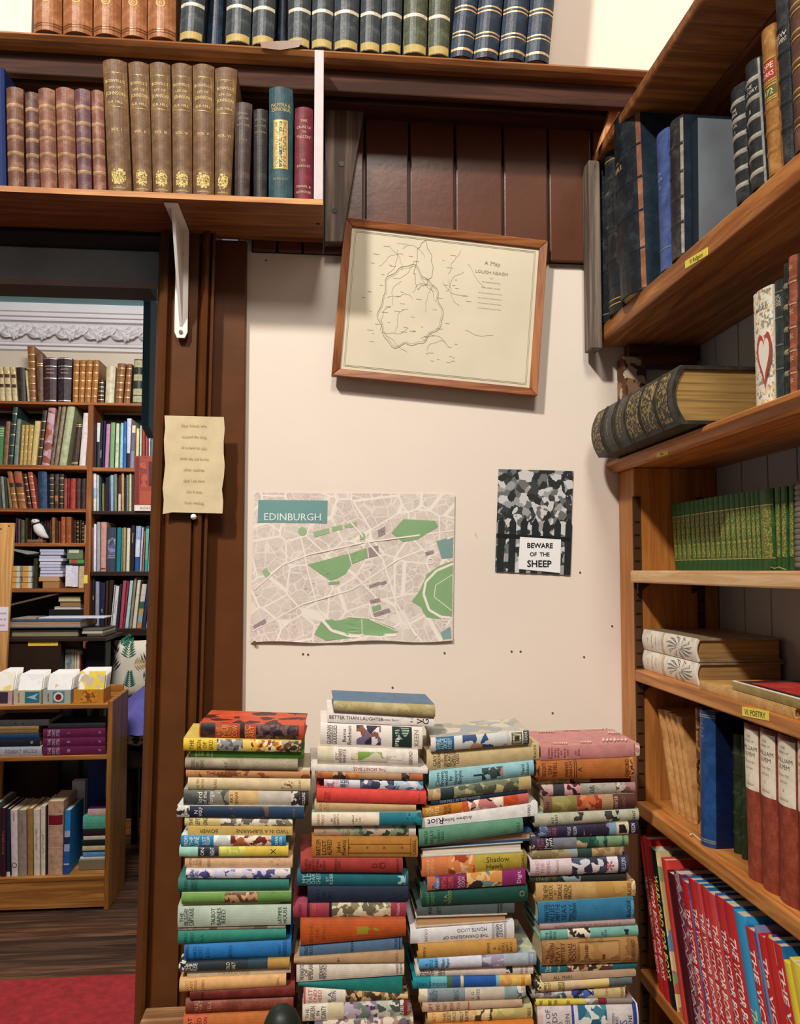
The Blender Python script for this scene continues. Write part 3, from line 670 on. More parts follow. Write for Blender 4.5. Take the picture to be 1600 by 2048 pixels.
rowX([
 (1198, 1219, 1192, 1212, 347, BL2, 'narrow black ribbed leather volume', dict(ridge=R5, gilt=[.04, .95], gcol=gold('9a9684'))),
 (1221, 1246, 1213, 1231, 312, BL2, 'black ribbed leather volume with faint gilt', dict(ridge=R5, gilt=[.05, .92, .95], txt=[('x', 'HOLY', .25, 5, 'b8b09a'), ('x', 'VOL 1', .46, 4, 'b8b09a')])),
 (1248, 1294, 1232, 1280, 239, BL1, 'thick cracked black Bible with frayed hinge', dict(ridge=[.22, .40, .58, .78], rcol=BL1, th=.004, txt=[('x', 'LA', .255, 5, 'cdb27a'), ('x', 'BIBLE', .29, 9, 'cdb27a')], board=leather('20303c', '2c3c48'), pat=[(.01, .99, .93, 1.0, leather('8a5a44', 'b07a5c'))])),
 (1322, 1344, 1313, 1336, 268, leather('45588e', '5a6ca0'), 'slim bright blue volume', dict(rnd=.15, txt=[('x', 'THE', .30, 4, 'b0b6c8'), ('x', 'BOOK', .34, 4, 'b0b6c8'), ('x', 'OF', .40, 4, 'b0b6c8'), ('x', '+', .72, 4, 'c9b27a')], gilt=[.85], gcol=gold('8a93ae'), D=.16)),
 (1346, 1370, 1341, 1367, 244, BL3, 'black volume with a scuffed white hinge', dict(ridge=[.2, .4, .58, .76], rcol=BL3, board=leather('16212e', '1e2a38'), pat=[(.02, .98, .9, 1.0, leather('8d8880', 'b8b2a8'))], D=.17)),
 (1385, 1398, 1381, 1396, 244, paint('1d2733', .5), 'thin tall book with a plain grey side', dict(rnd=.05, board=GY, D=.185), X1s+.012),
 (1475, 1500, 1461, 1490, 178, BL2, 'black half-leather volume with pale bands', dict(ridge=[.14, .29, .43, .58, .72, .86], rcol=leather('9a958a', 'c0b8aa'), txt=[('x', 'THE', .2, 4, 'd8d0bc'), ('x', 'BIBLE', .235, 4, 'd8d0bc'), ('x', 'VOL', .335, 4, 'd8d0bc'), ('x', 'I', .39, 5, 'd8d0bc')], board=BL3)),
 (1504, 1535, 1491, 1520, 128, BL2, 'larger black half-leather volume with pale bands', dict(ridge=[.15, .30, .45, .6, .75, .88], rcol=leather('9a958a', 'c0b8aa'), txt=[('x', 'THE', .2, 5, 'd8d0bc'), ('x', 'HISTORY', .24, 5, 'd8d0bc'), ('x', 'II', .39, 6, 'd8d0bc')], pat=[(.01, .99, .93, 1.0, leather('8d8880', 'b8b2a8'))])),
 (1539, 1564, 1522.5, 1549, 60, CALF, 'marbled tan calf volume with a red label', dict(ridge=[.55, .7, .84], rcol=CALF, lab=[(.235, .36, 'a5342c'), (.415, .475, '5a5a30')], gilt=[.225, .37, .385, .405, .485, .50], txt=[('x', 'POPE', .27, 8, 'e8d8c0'), ('x', 'WORKS', .325, 7, 'e8d8c0'), ('x', '1872', .445, 8, 'd8cc9a')])),
 (1568, 1589, 1550.5, 1576, -8, BL2, 'tall black ribbed leather volume', dict(ridge=[.2, .35, .5, .65, .8], rcol=BL2, txt=[('x', 'NEW', .245, 6, 'd8d0bc'), ('x', 'TESTAMENT', .28, 6, 'd8d0bc')])),
 (1591, 1625, 1578, 1616, -40, leather('5a3d33', '7d5a48'), 'brown gilt-banded leather volume', dict(ridge=R5, gilt=[.15, .19, .31, .35, .48, .52, .65, .69, .82, .86], label='brown gilt-banded leather volume at the near end of the thick upper shelf')),
], X1s, Z1t, .20, 'on the thick upper shelf', 'leather volumes on the thick upper shelf')
# huge folio lying on the bookcase top
Xf = .563
def quadX(pl, ph_, X, Z, yfn, yft):  # lying book, spine along Y: far px, near px, foot z, top px at near end
    far, near = aX(pl, yfn, X), aX(ph_, yfn, X)
    return far, near
nr = aX(1364, 870, Xf); fr = aX(1197, 900, Xf); zt_ = aX(1366, 727, Xf).z; zb_ = Z2t+.0006
FOL = leather('2a2a26', '45423a')
q = Quad((Xf, fr.y, zb_), (Xf, fr.y, zt_), (Xf, nr.y, zb_), (Xf, nr.y, zt_), (1, 0, 0), .235, .16)
q = Quad((Xf, fr.y, zt_), (Xf, fr.y, zb_), (Xf, nr.y, zt_), (Xf, nr.y, zb_), (1, 0, 0), .235, .16)
GP = pict(['2a2a26', '2a2a26', '8a7440', '2f2e28', '9c8650'], 210, 3)
book(q, 'huge black and gilt folio lying on its side on the bookcase top', FOL, dict(th=.006, ridge=[.17, .34, .52, .68, .84], rcol=FOL, rh=.003, pat=[(.05, .15, .08, .92, GP), (.19, .33, .08, .92, GP), (.36, .50, .08, .92, GP), (.86, .97, .08, .92, GP)],
     gilt=[.155, .18, .325, .35, .505, .53, .67, .69, .83, .85], gcol=gold('8f7a45'), txt=[('x', 'THE HOLY', .58, 7, 'b59c5c'), ('x', 'FAMILY BIBLE', .62, 7, 'b59c5c'), ('x', 'DUBLIN', .76, 6, 'b59c5c')], pg=pages('9c7c46', 'Z', .5), inset=.004), 'books on the bookcase top')
HEART = pict(['efe4d2', 'f3ece0', 'e8c98e', 'efe8dc', '9a9a86', 'efe6d8'], 190, 2)
rowX([
 (1513, 1551, 1506, 1545, 580, HEART, 'cream illuminated volume with a red heart on the spine', dict(rnd=.08, txt=[('x', 'ANNALS', .17, 5, '4a4a52')], board='ece4d6', label='cream illuminated volume with a red heart on its spine, beside the folio', D=.17)),
 (1553, 1569, 1549, 1567, 562, leather('2f3634', '465049'), 'dark grey-green', dict(gilt=[.1, .32, .55, .75], gcol=gold('70756a'), txt=[('x', 'THE', .135, 4, 'cfc6a8'), ('x', 'HOLY', .16, 4, 'cfc6a8'), ('x', 'BOOK', .185, 4, 'cfc6a8'), ('x', 'CORK', .21, 4, 'cfc6a8')], label='grey-green volume next to the red heart book', D=.17)),
 (1570.5, 1579.5, 1567.5, 1576.5, 528, BL2, 'black', dict(ridge=R5, rcol=leather('8d8060'), label='narrow black volume between the grey-green and red-brown ones', D=.17)),
 (1581, 1595, 1577, 1594, 513, leather('96503a', 'b87058'), 'red-brown', dict(ridge=R5, gilt=[.16, .19, .33, .35, .5, .52, .67, .69, .83, .85], gcol=gold('d8b08a'), txt=[('x', '*', .1, 14, 'd9b878'), ('x', '*', .42, 14, 'd9b878'), ('x', '*', .6, 14, 'd9b878'), ('x', '*', .76, 14, 'd9b878'), ('x', '*', .92, 14, 'd9b878')], label='red-brown gilt leather volume on the bookcase top', D=.17)),
 (1596, 1625, 1596, 1625, 505, leather('2c2b26', '4a473c'), 'dark', dict(label='dark volume cut by the right edge above the bookcase', ridge=R5, D=.17)),
], .615, Z2t, .17, 'on the bookcase top', 'books on the bookcase top')
# red heart printed on the cream spine (a shape laid on the spine)
hb = [o for o in S.objects if o.get('label', '').startswith('cream illuminated')][0]
mb = MB(); hp = []; c = aX(1529, 712, .6095)
for k in range(28):
    t = 2*math.pi*k/28; hx = 16*math.sin(t)**3; hy = 13*math.cos(t)-5*math.cos(2*t)-2*math.cos(3*t)-math.cos(4*t)
    hp.append((hx, hy))
def hpt(x, y_, o_): return V((c.x-o_, c.y-x*.00115, c.z+y_*.0027))
MB().prism([hpt(x, y_, .0008) for x, y_ in hp], (.0003, 0, 0)).build('printed_heart', paint('b5483a', .6), hb)
MB().prism([hpt(x*.72, y_*.74, .0012) for x, y_ in hp], (.0003, 0, 0)).build('printed_heart', paint('ece6da', .6), hb)
# green set on the pale shelf
ed = [85, 128, 182, 236, 300, 352, 408, 465, 515, 580, 640, 705, 768, 832, 890, 958, 1015, 1065, 1118, 1285]
ed = [1330+.16875*(e+22) for e in ed]
GREENB = leather('2a5226', '3c6c32', .5); GPAT = pict(['35602e', '5a6b30', '8d8340', '4a6430', 'a8984e'], 420, 6, .4)
its = []
for i, (a, b) in enumerate(zip(ed, ed[1:])):
    yt = 1009-(i/18)*31
    wide = i == 18
    its.append((a+3, b+3, a-5, b-5, yt, GREENB, 'small gilt-patterned green volume', dict(rnd=.12, pat=[(.21, .84, .1, .9, GPAT)], txt=[('a', random.choice(['IVANHOE', 'ROB ROY', 'WAVERLEY', 'KENILWORTH', 'POEMS', 'GUY MANNERING']), .5, 3.2, 'cbb56a')], gilt=[.2, .85], gcol=gold('b8a860'), gw=.0008)))
a0 = ed[-1]
its += [(1555, 1563, 1549, 1561, 975, GREENB, 'green volume after the gap', dict(rnd=.12, pat=[(.2, .84, .1, .9, GPAT)], txt=[('a', 'COLERIDGE', .5, 3.4, 'cbb56a')])),
        (1564, 1577, 1562, 1574, 973, GREENB, 'second green volume after the gap', dict(rnd=.12, pat=[(.2, .84, .1, .9, GPAT)], txt=[('a', 'CHAUCER', .5, 3.4, 'cbb56a')])),
        (1580, 1590, 1578, 1588, 970, GREENB, 'last green volume', dict(rnd=.12, pat=[(.2, .84, .1, .9, GPAT)])),
        (1591, 1612, 1590, 1612, 962, leather('2a2220', '4c423c'), 'black ridged spine', dict(rnd=.1, ridge=[i/16 for i in range(1, 16)], rcol=leather('7a7068')))]
rowX(its, .695, Z3, .09, 'on the pale shelf', 'small green volumes on the pale shelf')
# two big vellum books lying on the next shelf
Xv = .642; VEL = leather('e8e0d0', 'f0e8da', .5); vr = pages('a8824e', 'Z', .28)
zz = Z4
for nm, pt, pf, D_ in (('lower', 1322, 1362, .155), ('upper', 1277, 1319, .153)):
    nr = aX(1397, 1340, Xv); fr = aX(1289, 1300, Xv)
    zt_ = zz+(.0395 if nm == 'lower' else .041)
    q = Quad((Xv, fr.y, zz+.0005), (Xv, fr.y, zt_), (Xv, nr.y, zz+.0005), (Xv, nr.y, zt_), (1, 0, 0), D_, .12)
    q = Quad((Xv, nr.y, zz+.0005), (Xv, nr.y, zt_), (Xv, fr.y, zz+.0005), (Xv, fr.y, zt_), (1, 0, 0), D_, .12)
    q = Quad(q.b, q.a, q.d, q.c, (1, 0, 0), D_, .12) if False else q
    b_ = book(q, f'large cream vellum book with ragged leaves, {nm} of the two lying flat', VEL, dict(th=.0035, gilt=[.40, .425], gcol=gold('bfa876'), board=leather('8f7c62', 'a8947a'), pg=vr, inset=.004,
         txt=[('x', 'THE', .12, 4, '8a7f6c'), ('x', 'PILGRIMS', .2, 4.5, '8a7f6c'), ('x', 'of Rome', .28, 4, '8a7f6c')]), 'vellum books lying flat')
    mb = MB()                            # line ornament stamped on the spine
    for k in range(12):
        a = k*math.pi/6
        for r0, r1, da in ((.08, .36, .0), (.36, .42, .26), (.18, .40, .2)):
            p0 = (.72+r0*.55*math.cos(a), .5+r0*1.1*math.sin(a)); p1 = (.72+r1*.55*math.cos(a+da), .5+r1*1.1*math.sin(a+da))
            d_ = (p1[0]-p0[0], p1[1]-p0[1]); n_ = (-d_[1]*.02, d_[0]*.02)
            P_ = [q.surf(1-(p[0]+s*.004), min(.98, max(.02, p[1]+s*.015)), .0005) for p in (p0, p1) for s in (-1, 1)]
            mb.add(P_, [(0, 1, 3, 2)])
    tag(mb.build('spine_ornament', paint('6a7a78', .6), b_), kind='stuff'); zz = zt_+.0006
# two thin books lying on the shelf front
for i, (pxa, pxb, X, z0, z1, col, lab, pg) in enumerate([(1400, 1588, .628, Z4, Z4+.0145, leather('c89a5a', 'dcb47a'), 'thin tan-backed book lying on the shelf edge under the red one', pages('c89a5a', 'Y', .4)),
      (1466, 1606, .630, Z4+.015, Z4+.0275, leather('97804a', 'a8925c'), 'thin olive-backed book with a red panel lying on the shelf edge', pages('97804a'))]):
    f_, n_ = aX(pxa, 1390, X).y, aX(pxb, 1400, X).y
    if i == 0: f_ = min(f_, 1.315)
    q = Quad((X, n_, z0+.0004), (X, n_, z1), (X, f_, z0+.0004), (X, f_, z1), (1, -.02, 0), .12 if i else .12, .05)
    b_ = book(q, lab, col, dict(th=.002, board=leather('3a2622', '5a3a32') if i else None, pg=pg, N=4), 'thin books lying on the shelf edge')
    if i:
        MB().box((X+.018, n_+.02, z1+.0001), (X+.105, f_-.025, z1+.0007)).build('red_panel', leather('c23a36', 'd85a50'), b_)
        mb = MB(); mb.box((X, n_, z1-.001), (X+.003, f_, z1+.0012)); mb.build('worn_edge', paint('efe8dc', .7, .1, 100), b_)
# leaning slim books, blue book, green ones and the labelled red set on the lower oak shelf
def fz(px, py): return aZ(px, py, Z5)
SL = leather('c08a52', 'd8a468', .45)
for i, (bl, br, by, tl_, tr_, ty) in enumerate([(1347, 1362, 1621, 1317, 1329, 1417), (1362, 1374, 1630, 1331, 1341, 1420), (1374, 1387, 1639, 1342, 1352, 1426), (1387, 1394, 1646, 1353, 1363, 1432)]):
    X = .672
    rowX([(bl, br, tl_, tr_, ty, SL, 'slim', dict(rnd=.3, D=.10, label=f'slim light tan book leaning back, {NUM[i]} from left of the four'), X)], X, Z5, .1, '', 'slim tan leaning books')
Xb = fz(1418, 1688).x
rowX([(1396, 1404, 1391, 1403, 1418, pict(['b07a44', '6a4024', 'c08a52', '2a1a14'], 60, 5), 'brown', dict(rnd=.2, D=.1, label='narrow brown half-leather book right beside the tall blue one'), fz(1400, 1662).x),
      (1406, 1433, 1404, 1431, 1420, leather('1f4478', '2a5590', .35), 'blue', dict(rnd=.28, D=.125, gilt=[.03, .045, .95, .965], gcol=gold('8a8f96'), board=leather('101c3c', '16244a'), txt=[('x', 'THE', .10, 3, '9aa4b4'), ('x', 'POEMS', .13, 3, '9aa4b4'), ('x', 'OF', .16, 3, '9aa4b4'), ('x', 'BURNS', .19, 3, '9aa4b4'), ('x', '+', .5, 4, '8a8a70'), ('x', '+', .7, 4, '8a8a70')], label='tall royal blue book with a faded gilt spine on the lower oak shelf')),
      (1469, 1483, 1466, 1482, 1467, leather('22301c', '3a4a2e'), 'green', dict(rnd=.25, ridge=R5, label='dark green ribbed book, left one of the pair', D=.11), .672),
      (1484, 1494, 1483, 1493, 1470, leather('22301c', '3a4a2e'), 'green', dict(rnd=.25, ridge=R5, label='dark green ribbed book, right one beside the red set', D=.11), .668)], Xb, Z5, .11, '', 'mixed books on the lower oak shelf')
RUST = leather('8a3c2a', 'a85440', .5)
for i, (bl, br, tl_, tr_, ty) in enumerate([(1497, 1524, 1488, 1519, 1449), (1525, 1559, 1520, 1553, 1458), (1560, 1598, 1555, 1594, 1470), (1599, 1640, 1595, 1636, 1480)]):
    rowX([(bl, br, tl_, tr_, ty, RUST, '', dict(rnd=.14, D=.13, lab=[(.03, .42, 'ece0cc')], gilt=[.01], gcol=paint('5a2a20', .6), txt=[('x', 'THE', .075, 3.4, '6a5a4a'), ('x', 'WORKS OF', .105, 3, '6a5a4a'), ('x', 'WILLIAM', .15, 6, '3c342c'), ('x', 'ULPEM', .19, 6, '3c342c'), ('x', 'COLLECTED', .24, 3, '6a5a4a'), ('x', 'EDITION', .28, 3, '6a5a4a'), ('x', '%d' % (i+1), .33, 4, '3c342c'), ('x', 'LONDON', .385, 3, '6a5a4a')],
          label=f'rust-red cloth volume with a large cream label, {NUM[i]} from left of the four'))], .64, Z5, .13, '', 'rust-red volumes with cream labels')
# the tall children's annuals on the bottom shelf lean towards the corner
REDA, REDB = paint('c8262a', .35, .06, 30), paint('d8433c', .35, .08, 30)
PC = pict(['c8a870', 'd8c08a', '8a9a6a', 'b8604a', '6a88a8'], 28, 9); BLUC = pict(['1f6aa0', '2a7ab0', '1a5a92', '3a88b8'], 30, 2)
WT, YT = 'f4ece4', 'eede6a'
ann = [  # top-left px, top-right px, top y, colour, text, colour of text, text height, extra, description
 (1269, 1277, 1676, REDA, 'THE VICTOR BOOK FOR BOYS', WT, 5, {}, 'tall red annual, leftmost on the bottom shelf'),
 (1277.5, 1285, 1674, REDA, 'THE VICTOR BOOK FOR BOYS', WT, 5, {}, 'tall red annual, second from left on the bottom shelf'),
 (1285.5, 1297, 1675, REDA, 'VICTOR BOOK FOR BOYS', WT, 5, {}, 'tall red annual just left of the black-spined one'),
 (1299, 1311, 1698, paint('1a1f24', .35), 'WARLORD FOR BOYS', YT, 10, dict(board=PC), 'black-spined annual with yellow lettering and a pictorial cover'),
 (1322, 1331, 1718, REDB, '', WT, 5, {}, 'red annual with a torn head behind the maroon one'),
 (1332, 1346, 1744, paint('4a1822', .3), '', WT, 5, {}, 'plain dark maroon annual in the middle of the bottom shelf'),
 (1347, 1361, 1744, pict(['7a3448', '8d4a5c', 'b08a92', '6a2a3c'], 70, 4), 'VICTOR FOR BOYS', WT, 7, dict(zig=1), 'maroon annual with a white zigzag spine'),
 (1362, 1375, 1762, REDA, 'THE VICTOR BOOK FOR BOYS', WT, 8, dict(board=BLUC), 'red annual right of the zigzag one'),
 (1375.5, 1388, 1757, REDA, 'THE VICTOR BOOK FOR BOYS', WT, 8, dict(board=BLUC), 'second red annual right of the zigzag one'),
 (1388.5, 1400, 1765, REDB, 'THE VICTOR BOOK FOR BOYS', WT, 8, dict(board=BLUC), 'third red annual right of the zigzag one'),
 (1400.5, 1411, 1772, REDA, 'THE VICTOR BOOK FOR BOYS', WT, 8, dict(board=BLUC), 'fourth red annual right of the zigzag one'),
 (1411.5, 1429, 1785, REDB, 'THE VICTOR BOOK FOR BOYS', WT, 11, dict(board=BLUC), 'wide faded red annual before the blue one'),
 (1429.5, 1445, 1793, REDA, 'THE VICTOR BOOK FOR BOYS', WT, 9, dict(board=BLUC), 'second red annual left of the sky-blue one'),
 (1445.5, 1466, 1806, REDA, 'THE VICTOR BOOK FOR BOYS', WT, 12, dict(board=BLUC), 'red annual directly left of the sky-blue one'),
 (1466.5, 1487, 1826, paint('2f9ad0', .35), 'THE VICTOR', 'd8e07a', 9, dict(u=.62, board=pict(['2f8ac0', '3a9ad0'], 30, 1)), 'sky-blue annual with yellow lettering'),
 (1488, 1507, 1856, REDA, 'THE VICTOR BOOK', WT, 12, dict(board=BLUC), 'red annual directly right of the sky-blue one'),
 (1508, 1513, 1852, paint('8a86b4', .5), '', WT, 5, {}, 'very thin lilac annual between red ones'),
 (1514, 1529, 1871, REDA, 'The VICTOR BOOK', WT, 12, {}, 'red annual with mixed-case lettering right of the lilac one'),
 (1529.5, 1546, 1876, REDA, '', WT, 9, dict(board=pict(['d8b83a', '2a4a9a', 'e8e0d0'], 40, 3)), 'red annual without lettering near the yellow one'),
 (1546.5, 1562, 1888, REDA, 'THE VICTOR BOOK', WT, 12, dict(board=BLUC), 'red annual directly left of the yellow one'),
 (1563, 1578, 1922, paint('e8cf3a', .35), 'THE', '9a2a22', 9, dict(u=.55), 'bright yellow annual at the right end of the bottom shelf'),
 (1579, 1606, 1925, paint('efd84a', .35), 'THE VICTOR', '9a2a22', 12, dict(u=.6), 'pale yellow annual cut off by the right edge'),
]
XA = .6265; lastfoot = 9
for i, (a, b, yt, col, txt, tc_, th_, ex_, desc) in enumerate(ann):
    C, Dd = aX(a, yt, XA), aX(b, yt, XA); zt_ = (C.z+Dd.z)/2; C.z = Dd.z = zt_
    ln = .33*(zt_-Z6)
    fa, fb = min(C.y-ln, lastfoot-.0005), Dd.y-ln      # feet: each book leans against the one before it
    fa = min(fa, YE-.003-ln); fb = min(fb, fa-.004); lastfoot = fb
    C.y, Dd.y = fa+ln, fb+ln
    A, B = V((XA, fa, Z6+.0005)), V((XA, fb, Z6+.0005))
    lift = math.tan(math.atan(.33))*0
    q = Quad(A, B, C, Dd, (1, 0, 0), .155, .06)
    op = dict(N=4, th=.0022, pg=pages('e4dccb', 'Y')); op.update({k: v for k, v in ex_.items() if k == 'board'})
    hh = 1000*.56*((Dd-C).length+(B-A).length)/2
    T = [('a', '!'+txt, ex_.get('u', .57 if len(txt) > 16 else .5), hh, tc_, .5, dict(WARLO=.66).get(txt[:5], .80 if i > 6 else .62) if len(txt) > 12 else .34)] if txt and not ex_.get('zig') else []
    if ex_.get('zig'): T = [('a', 'VICTOR FOR BOYS', .62, 4.5, WT, .78)]
    op['txt'] = T
    b_ = book(q, desc, col, op, 'annuals on the bottom shelf', page_axis='Y')
    if ex_.get('zig'):
        mb = MB(); n = 26
        for k in range(n):
            for dw in (0,):
                u0, u1 = k/n, (k+1)/n; t0, t1 = (.15, .6) if k % 2 else (.6, .15)
                mb.add([q.surf(u0, t0, .0005), q.surf(u1, t1, .0005), q.surf(u1, t1+.12, .0005), q.surf(u0, t0+.12, .0005)], [(0, 1, 2, 3)])
        mb.build('zigzag_stripe', paint('d8c4c8', .5), b_)
# ---------------------------------------------------------------- books on the back wall shelves: spines look to -Y
def rowY(items, Y, Z, D, yb, where, group=None, rnd=.22, off=0, count=None, far=False):
    """items: (xbl, xbr, xtl, xtr, ytop, colour, description, options)"""
    for i, it in enumerate(items):
        it = tuple(it)+(({},) if len(it) == 7 else ()); xbl, xbr, xtl, xtr, yt, col, desc, op = it[:8]; Yi = Y+op.get('dy', 0); Zi = op.get('Z', Z)
        A, B = aY(xbl, yb, Yi), aY(xbr, yb, Yi); C, Dd = aY(xtl, yt, Yi), aY(xtr, yt, Yi)
        zt_ = (C.z+Dd.z)/2; A.z = B.z = Zi+.0004; C.z = Dd.z = zt_
        e = .0003*Yi
        A.x += e; C.x += e; B.x -= e; Dd.x -= e
        q = Quad(A, B, C, Dd, (0, 1, 0), op.get('D', D), op.get('rnd', rnd))
        lab = op.get('label') or f'{desc}, {NUM[i+off]} from left {where}'
        if far and xbr-xbl < op.get('lim', 7.6): NARROW.append((q, col, op))      # beyond about 300 books: the narrowest go into one mass
        else: (far_book if far else book)(q, lab, col, op, group, page_axis='X')
NARROW = []
def far_book(q, lab, col, op, group, page_axis='X', only=None):
    """a book of the back room, a few pixels wide: one mesh of cover, leaves and printed bands"""
    mats = [M(col)]; segs = []
    for u, c in op.get('seg', [(0, None)]):
        m = mats[0] if c is None else M(c)
        if m not in mats: mats.append(m)
        segs.append((u, mats.index(m)))
    if segs[0][0] > 0: segs.insert(0, (0, 0))
    mb = make_cover(q, segs, segs[0][1], min(.004, q.T*.18), 4)
    pg = make_pages(q, .004); mats.append(pages(axis=page_axis)); pi = len(mats)-1
    o_ = len(mb.v); mb.v += pg.v; mb.f += [tuple(i+o_ for i in f) for f in pg.f]; mb.m += [pi]*len(pg.f)
    gl = op.get('gilt', [])
    if gl:
        mats.append(M(op.get('gcol', gold('d8b878')))); gi = len(mats)-1
        for u in gl: strip(mb, q, u-.0022/q.L, u+.0022/q.L, .0008, gi, N=4)
    for u0, u1, c in op.get('lab', []):
        m = M(c)
        if m not in mats: mats.append(m)
        strip(mb, q, u0, u1, .0006, mats.index(m), t0=.06, t1=.94, N=4)
    for it in op.get('txt', []):
        m = paint(it[4], .6)
        if m not in mats: mats.append(m)
        letter(mb, q, it[0], it[1], it[2], it[3], mats.index(m))
    if only is not None: return mb, mats
    o = mb.build('book', mats); return tag(o, lab, 'book', group)
OB, OB2, OBg = leather('6a4433', '96705a'), leather('7d5040', 'a87e66'), gold('b08d62')
R5g = dict(ridge=[.18, .34, .5, .66, .82], rcol=leather('9a7656', 'c4a07c'), rh=.001, rnd=.25)
BOS = leather('6e5138', '8e704e', .5)
lsl = []
for a, b, c, d, yt, col in [(16, 49, 12, 47, 178, OB), (53, 80, 50, 77, 187, leather('5a3a34', '86665c')), (81, 115, 76, 110, 180, OB2), (117, 153, 111, 149, 179, OB2), (156, 184, 149, 181, 181, leather('64444a', '8c6c64')), (187, 213, 182, 207, 183, OB2)]:
    lsl.append((a, b, c, d, yt, col, 'worn brown calf volume with pale bands', dict(R5g)))
g0 = 'e2cc86'
for i, (a, b, c, d, yt) in enumerate([(217, 264, 205, 254, 124), (267, 305, 256, 298, 128), (306, 344, 299, 341, 129), (345.5, 385, 343, 384, 131), (386, 429, 385, 429, 133), (430, 462, 430, 475, 139)]):
    rom = ['I', 'II', 'III', 'IV', 'V', 'VI'][i]
    lsl.append((a, b, c, d, yt, BOS, '', dict(rnd=.22, txt=[('x', "BOSWELL'S", .165, 5.5, g0), ('x', 'LIFE OF', .215, 4.5, g0), ('x', 'JOHNSON', .26, 6.5, g0), ('x', 'G.B. HILL', .325, 4.8, g0), ('x', 'VOL. '+rom, .535, 5, g0), ('x', 'CLARENDON', .975, 2.6, g0), ('x', '*', .12, 6, g0)],
        pat=[(.10, .104, .12, .88, gold('a89050')), (.36, .364, .12, .88, gold('a89050')), (.10, .364, .11, .13, gold('a89050')), (.10, .364, .87, .89, gold('a89050')), (.83, .95, .3, .7, pict(['6b5438', 'c9b060', 'd8c478', '7d6440'], 300, 4)), (.85, .93, .2, .8, pict(['c9b060', '6b5438', 'd8c478'], 330, 5))],
        label=f'tall tan-brown volume marked VOL. {rom} in gilt')))
lsl += [(469, 499, 470, 505, 208, leather('3f302c', '5c4c44'), 'dark brown embossed volume', dict(txt=[('x', 'DIARY', .12, 4, 'a08c78'), ('x', 'OF THE', .17, 4, 'a08c78'), ('x', 'VOYAGE', .24, 4, 'a08c78'), ('x', 'VOL. I', .40, 3.5, 'a08c78')])),
        (507, 534, 507, 536, 221, leather('25221f', '403a36'), 'black-brown embossed volume', dict(txt=[('x', 'VOYAGE', .12, 4, '8c7c68'), ('x', 'OF THE', .19, 4, '8c7c68'), ('x', 'SUNBEAM', .26, 4, '8c7c68')])),
        (537, 586, 538, 586, 179, leather('2c4a52', '3a5c64', .5), 'teal volume with a gilt knotwork panel', dict(pat=[(.30, .74, .2, .8, gold('b89a5a')), (.315, .725, .26, .74, pict(['2c4a52', 'c0a25e', '2c4a52', 'd0b470'], 330, 7))], txt=[('x', 'PALMYRA &', .165, 7, 'c9ad62'), ('x', 'ZENOBIA', .205, 7, 'c9ad62'), ('x', 'WRIGHT', .83, 5, '9a8a58')])),
        (588, 626, 590, 626, 218, leather('6a1f2c', '822c38', .5), 'wine-red volume with gilt lettering', dict(txt=[('x', 'THE', .15, 5, 'd2b096'), ('x', 'CRUISE OF', .22, 5, 'd2b096'), ('x', 'THE', .27, 3.6, 'd2b096'), ('x', '"FALCON"', .325, 6, 'd2b096'), ('x', 'E.F.', .58, 4, 'd2b096'), ('x', 'KNIGHT', .64, 4.5, 'd2b096'), ('x', 'TRAVEL &', .86, 4.5, 'd2b096'), ('x', 'ADVENTURE', .92, 4.5, 'd2b096')]))]
rowY([(-30, 13, -36, 9, 135, paint('20336a', .45), 'blue', dict(label='dark blue book cut by the left edge of the lower wall shelf'))]+lsl, 1.482, zl, .135, 385, 'on the lower wall shelf', 'books on the lower wall shelf')
# tall volumes on the upper shelf, heads out of frame
TAN = leather('98603a', 'b88258', .35); BG = leather('343b40', '565c5c', .35); GG = leather('454a38', '646a50', .35); NV = leather('1d2c3e', '33465a', .35)
ylow = 70
up_ = []
for i, (a, b) in enumerate([(67, 124), (126, 185), (187, 242), (243, 294), (295, 352)]):
    up_.append((a, b, a+1, b+2, -250, TAN, 'smooth tan leather volume', dict(gilt=[.955, .97], gcol=gold('7a4a28'), txt=[('x', 'o', .80, 9, 'dcae5a'), ('x', 'O', .80, 17, 'dcae5a')])))
KW = gold('d8d0b8')
for a, b, c, dsc in [(358, 406, BG, 'grey leather volume standing alone'), (450, 501, BG, 'grey leather volume'), (503, 548, BG, 'grey leather volume'), (575, 620, BG, 'grey leather volume'), (622, 665, BG, 'grey leather volume'), (667, 716, BG, 'grey leather volume'), (719, 760, BG, 'grey leather volume'), (761, 802, BG, 'grey leather volume'), (805, 853, GG, 'olive-grey leather volume'), (855, 898, GG, 'olive-grey leather volume')]:
    dx = 14 if a == 358 else (8 if a < 560 else 4)
    up_.append((a, b, a+dx+6, b+dx+6, -260, c, dsc, dict(ridge=[.42, .61, .80], rcol=KW, rh=.001, lab=[(.955, .995, paint('b09a5a', .5, .2, 60))], D=.13)))
    if a in (358, 503): up_.append((b+6, {406: 444, 548: 571}[b], b+30 if a == 358 else b+20, {406: 456, 548: 575}[b], -260, NV, 'recessed dark navy volume', dict(dy=.03, D=.10)))
for a, b in [(900, 945), (946, 995), (997, 1048), (1049, 1097)]:
    up_.append((a, b, a+36, b+36, -270, NV, 'navy leather volume with double gilt bands', dict(gilt=[.62, .635, .75, .765, .88, .893, .965], gw=.0026, gcol=gold('c9a878'), ridge=[.6275, .7575, .887], rcol=NV, D=.13)))
rowY(up_, 1.512, zut, .135, ylow, 'on the top wall shelf', 'tall volumes on the top wall shelf', rnd=.25)
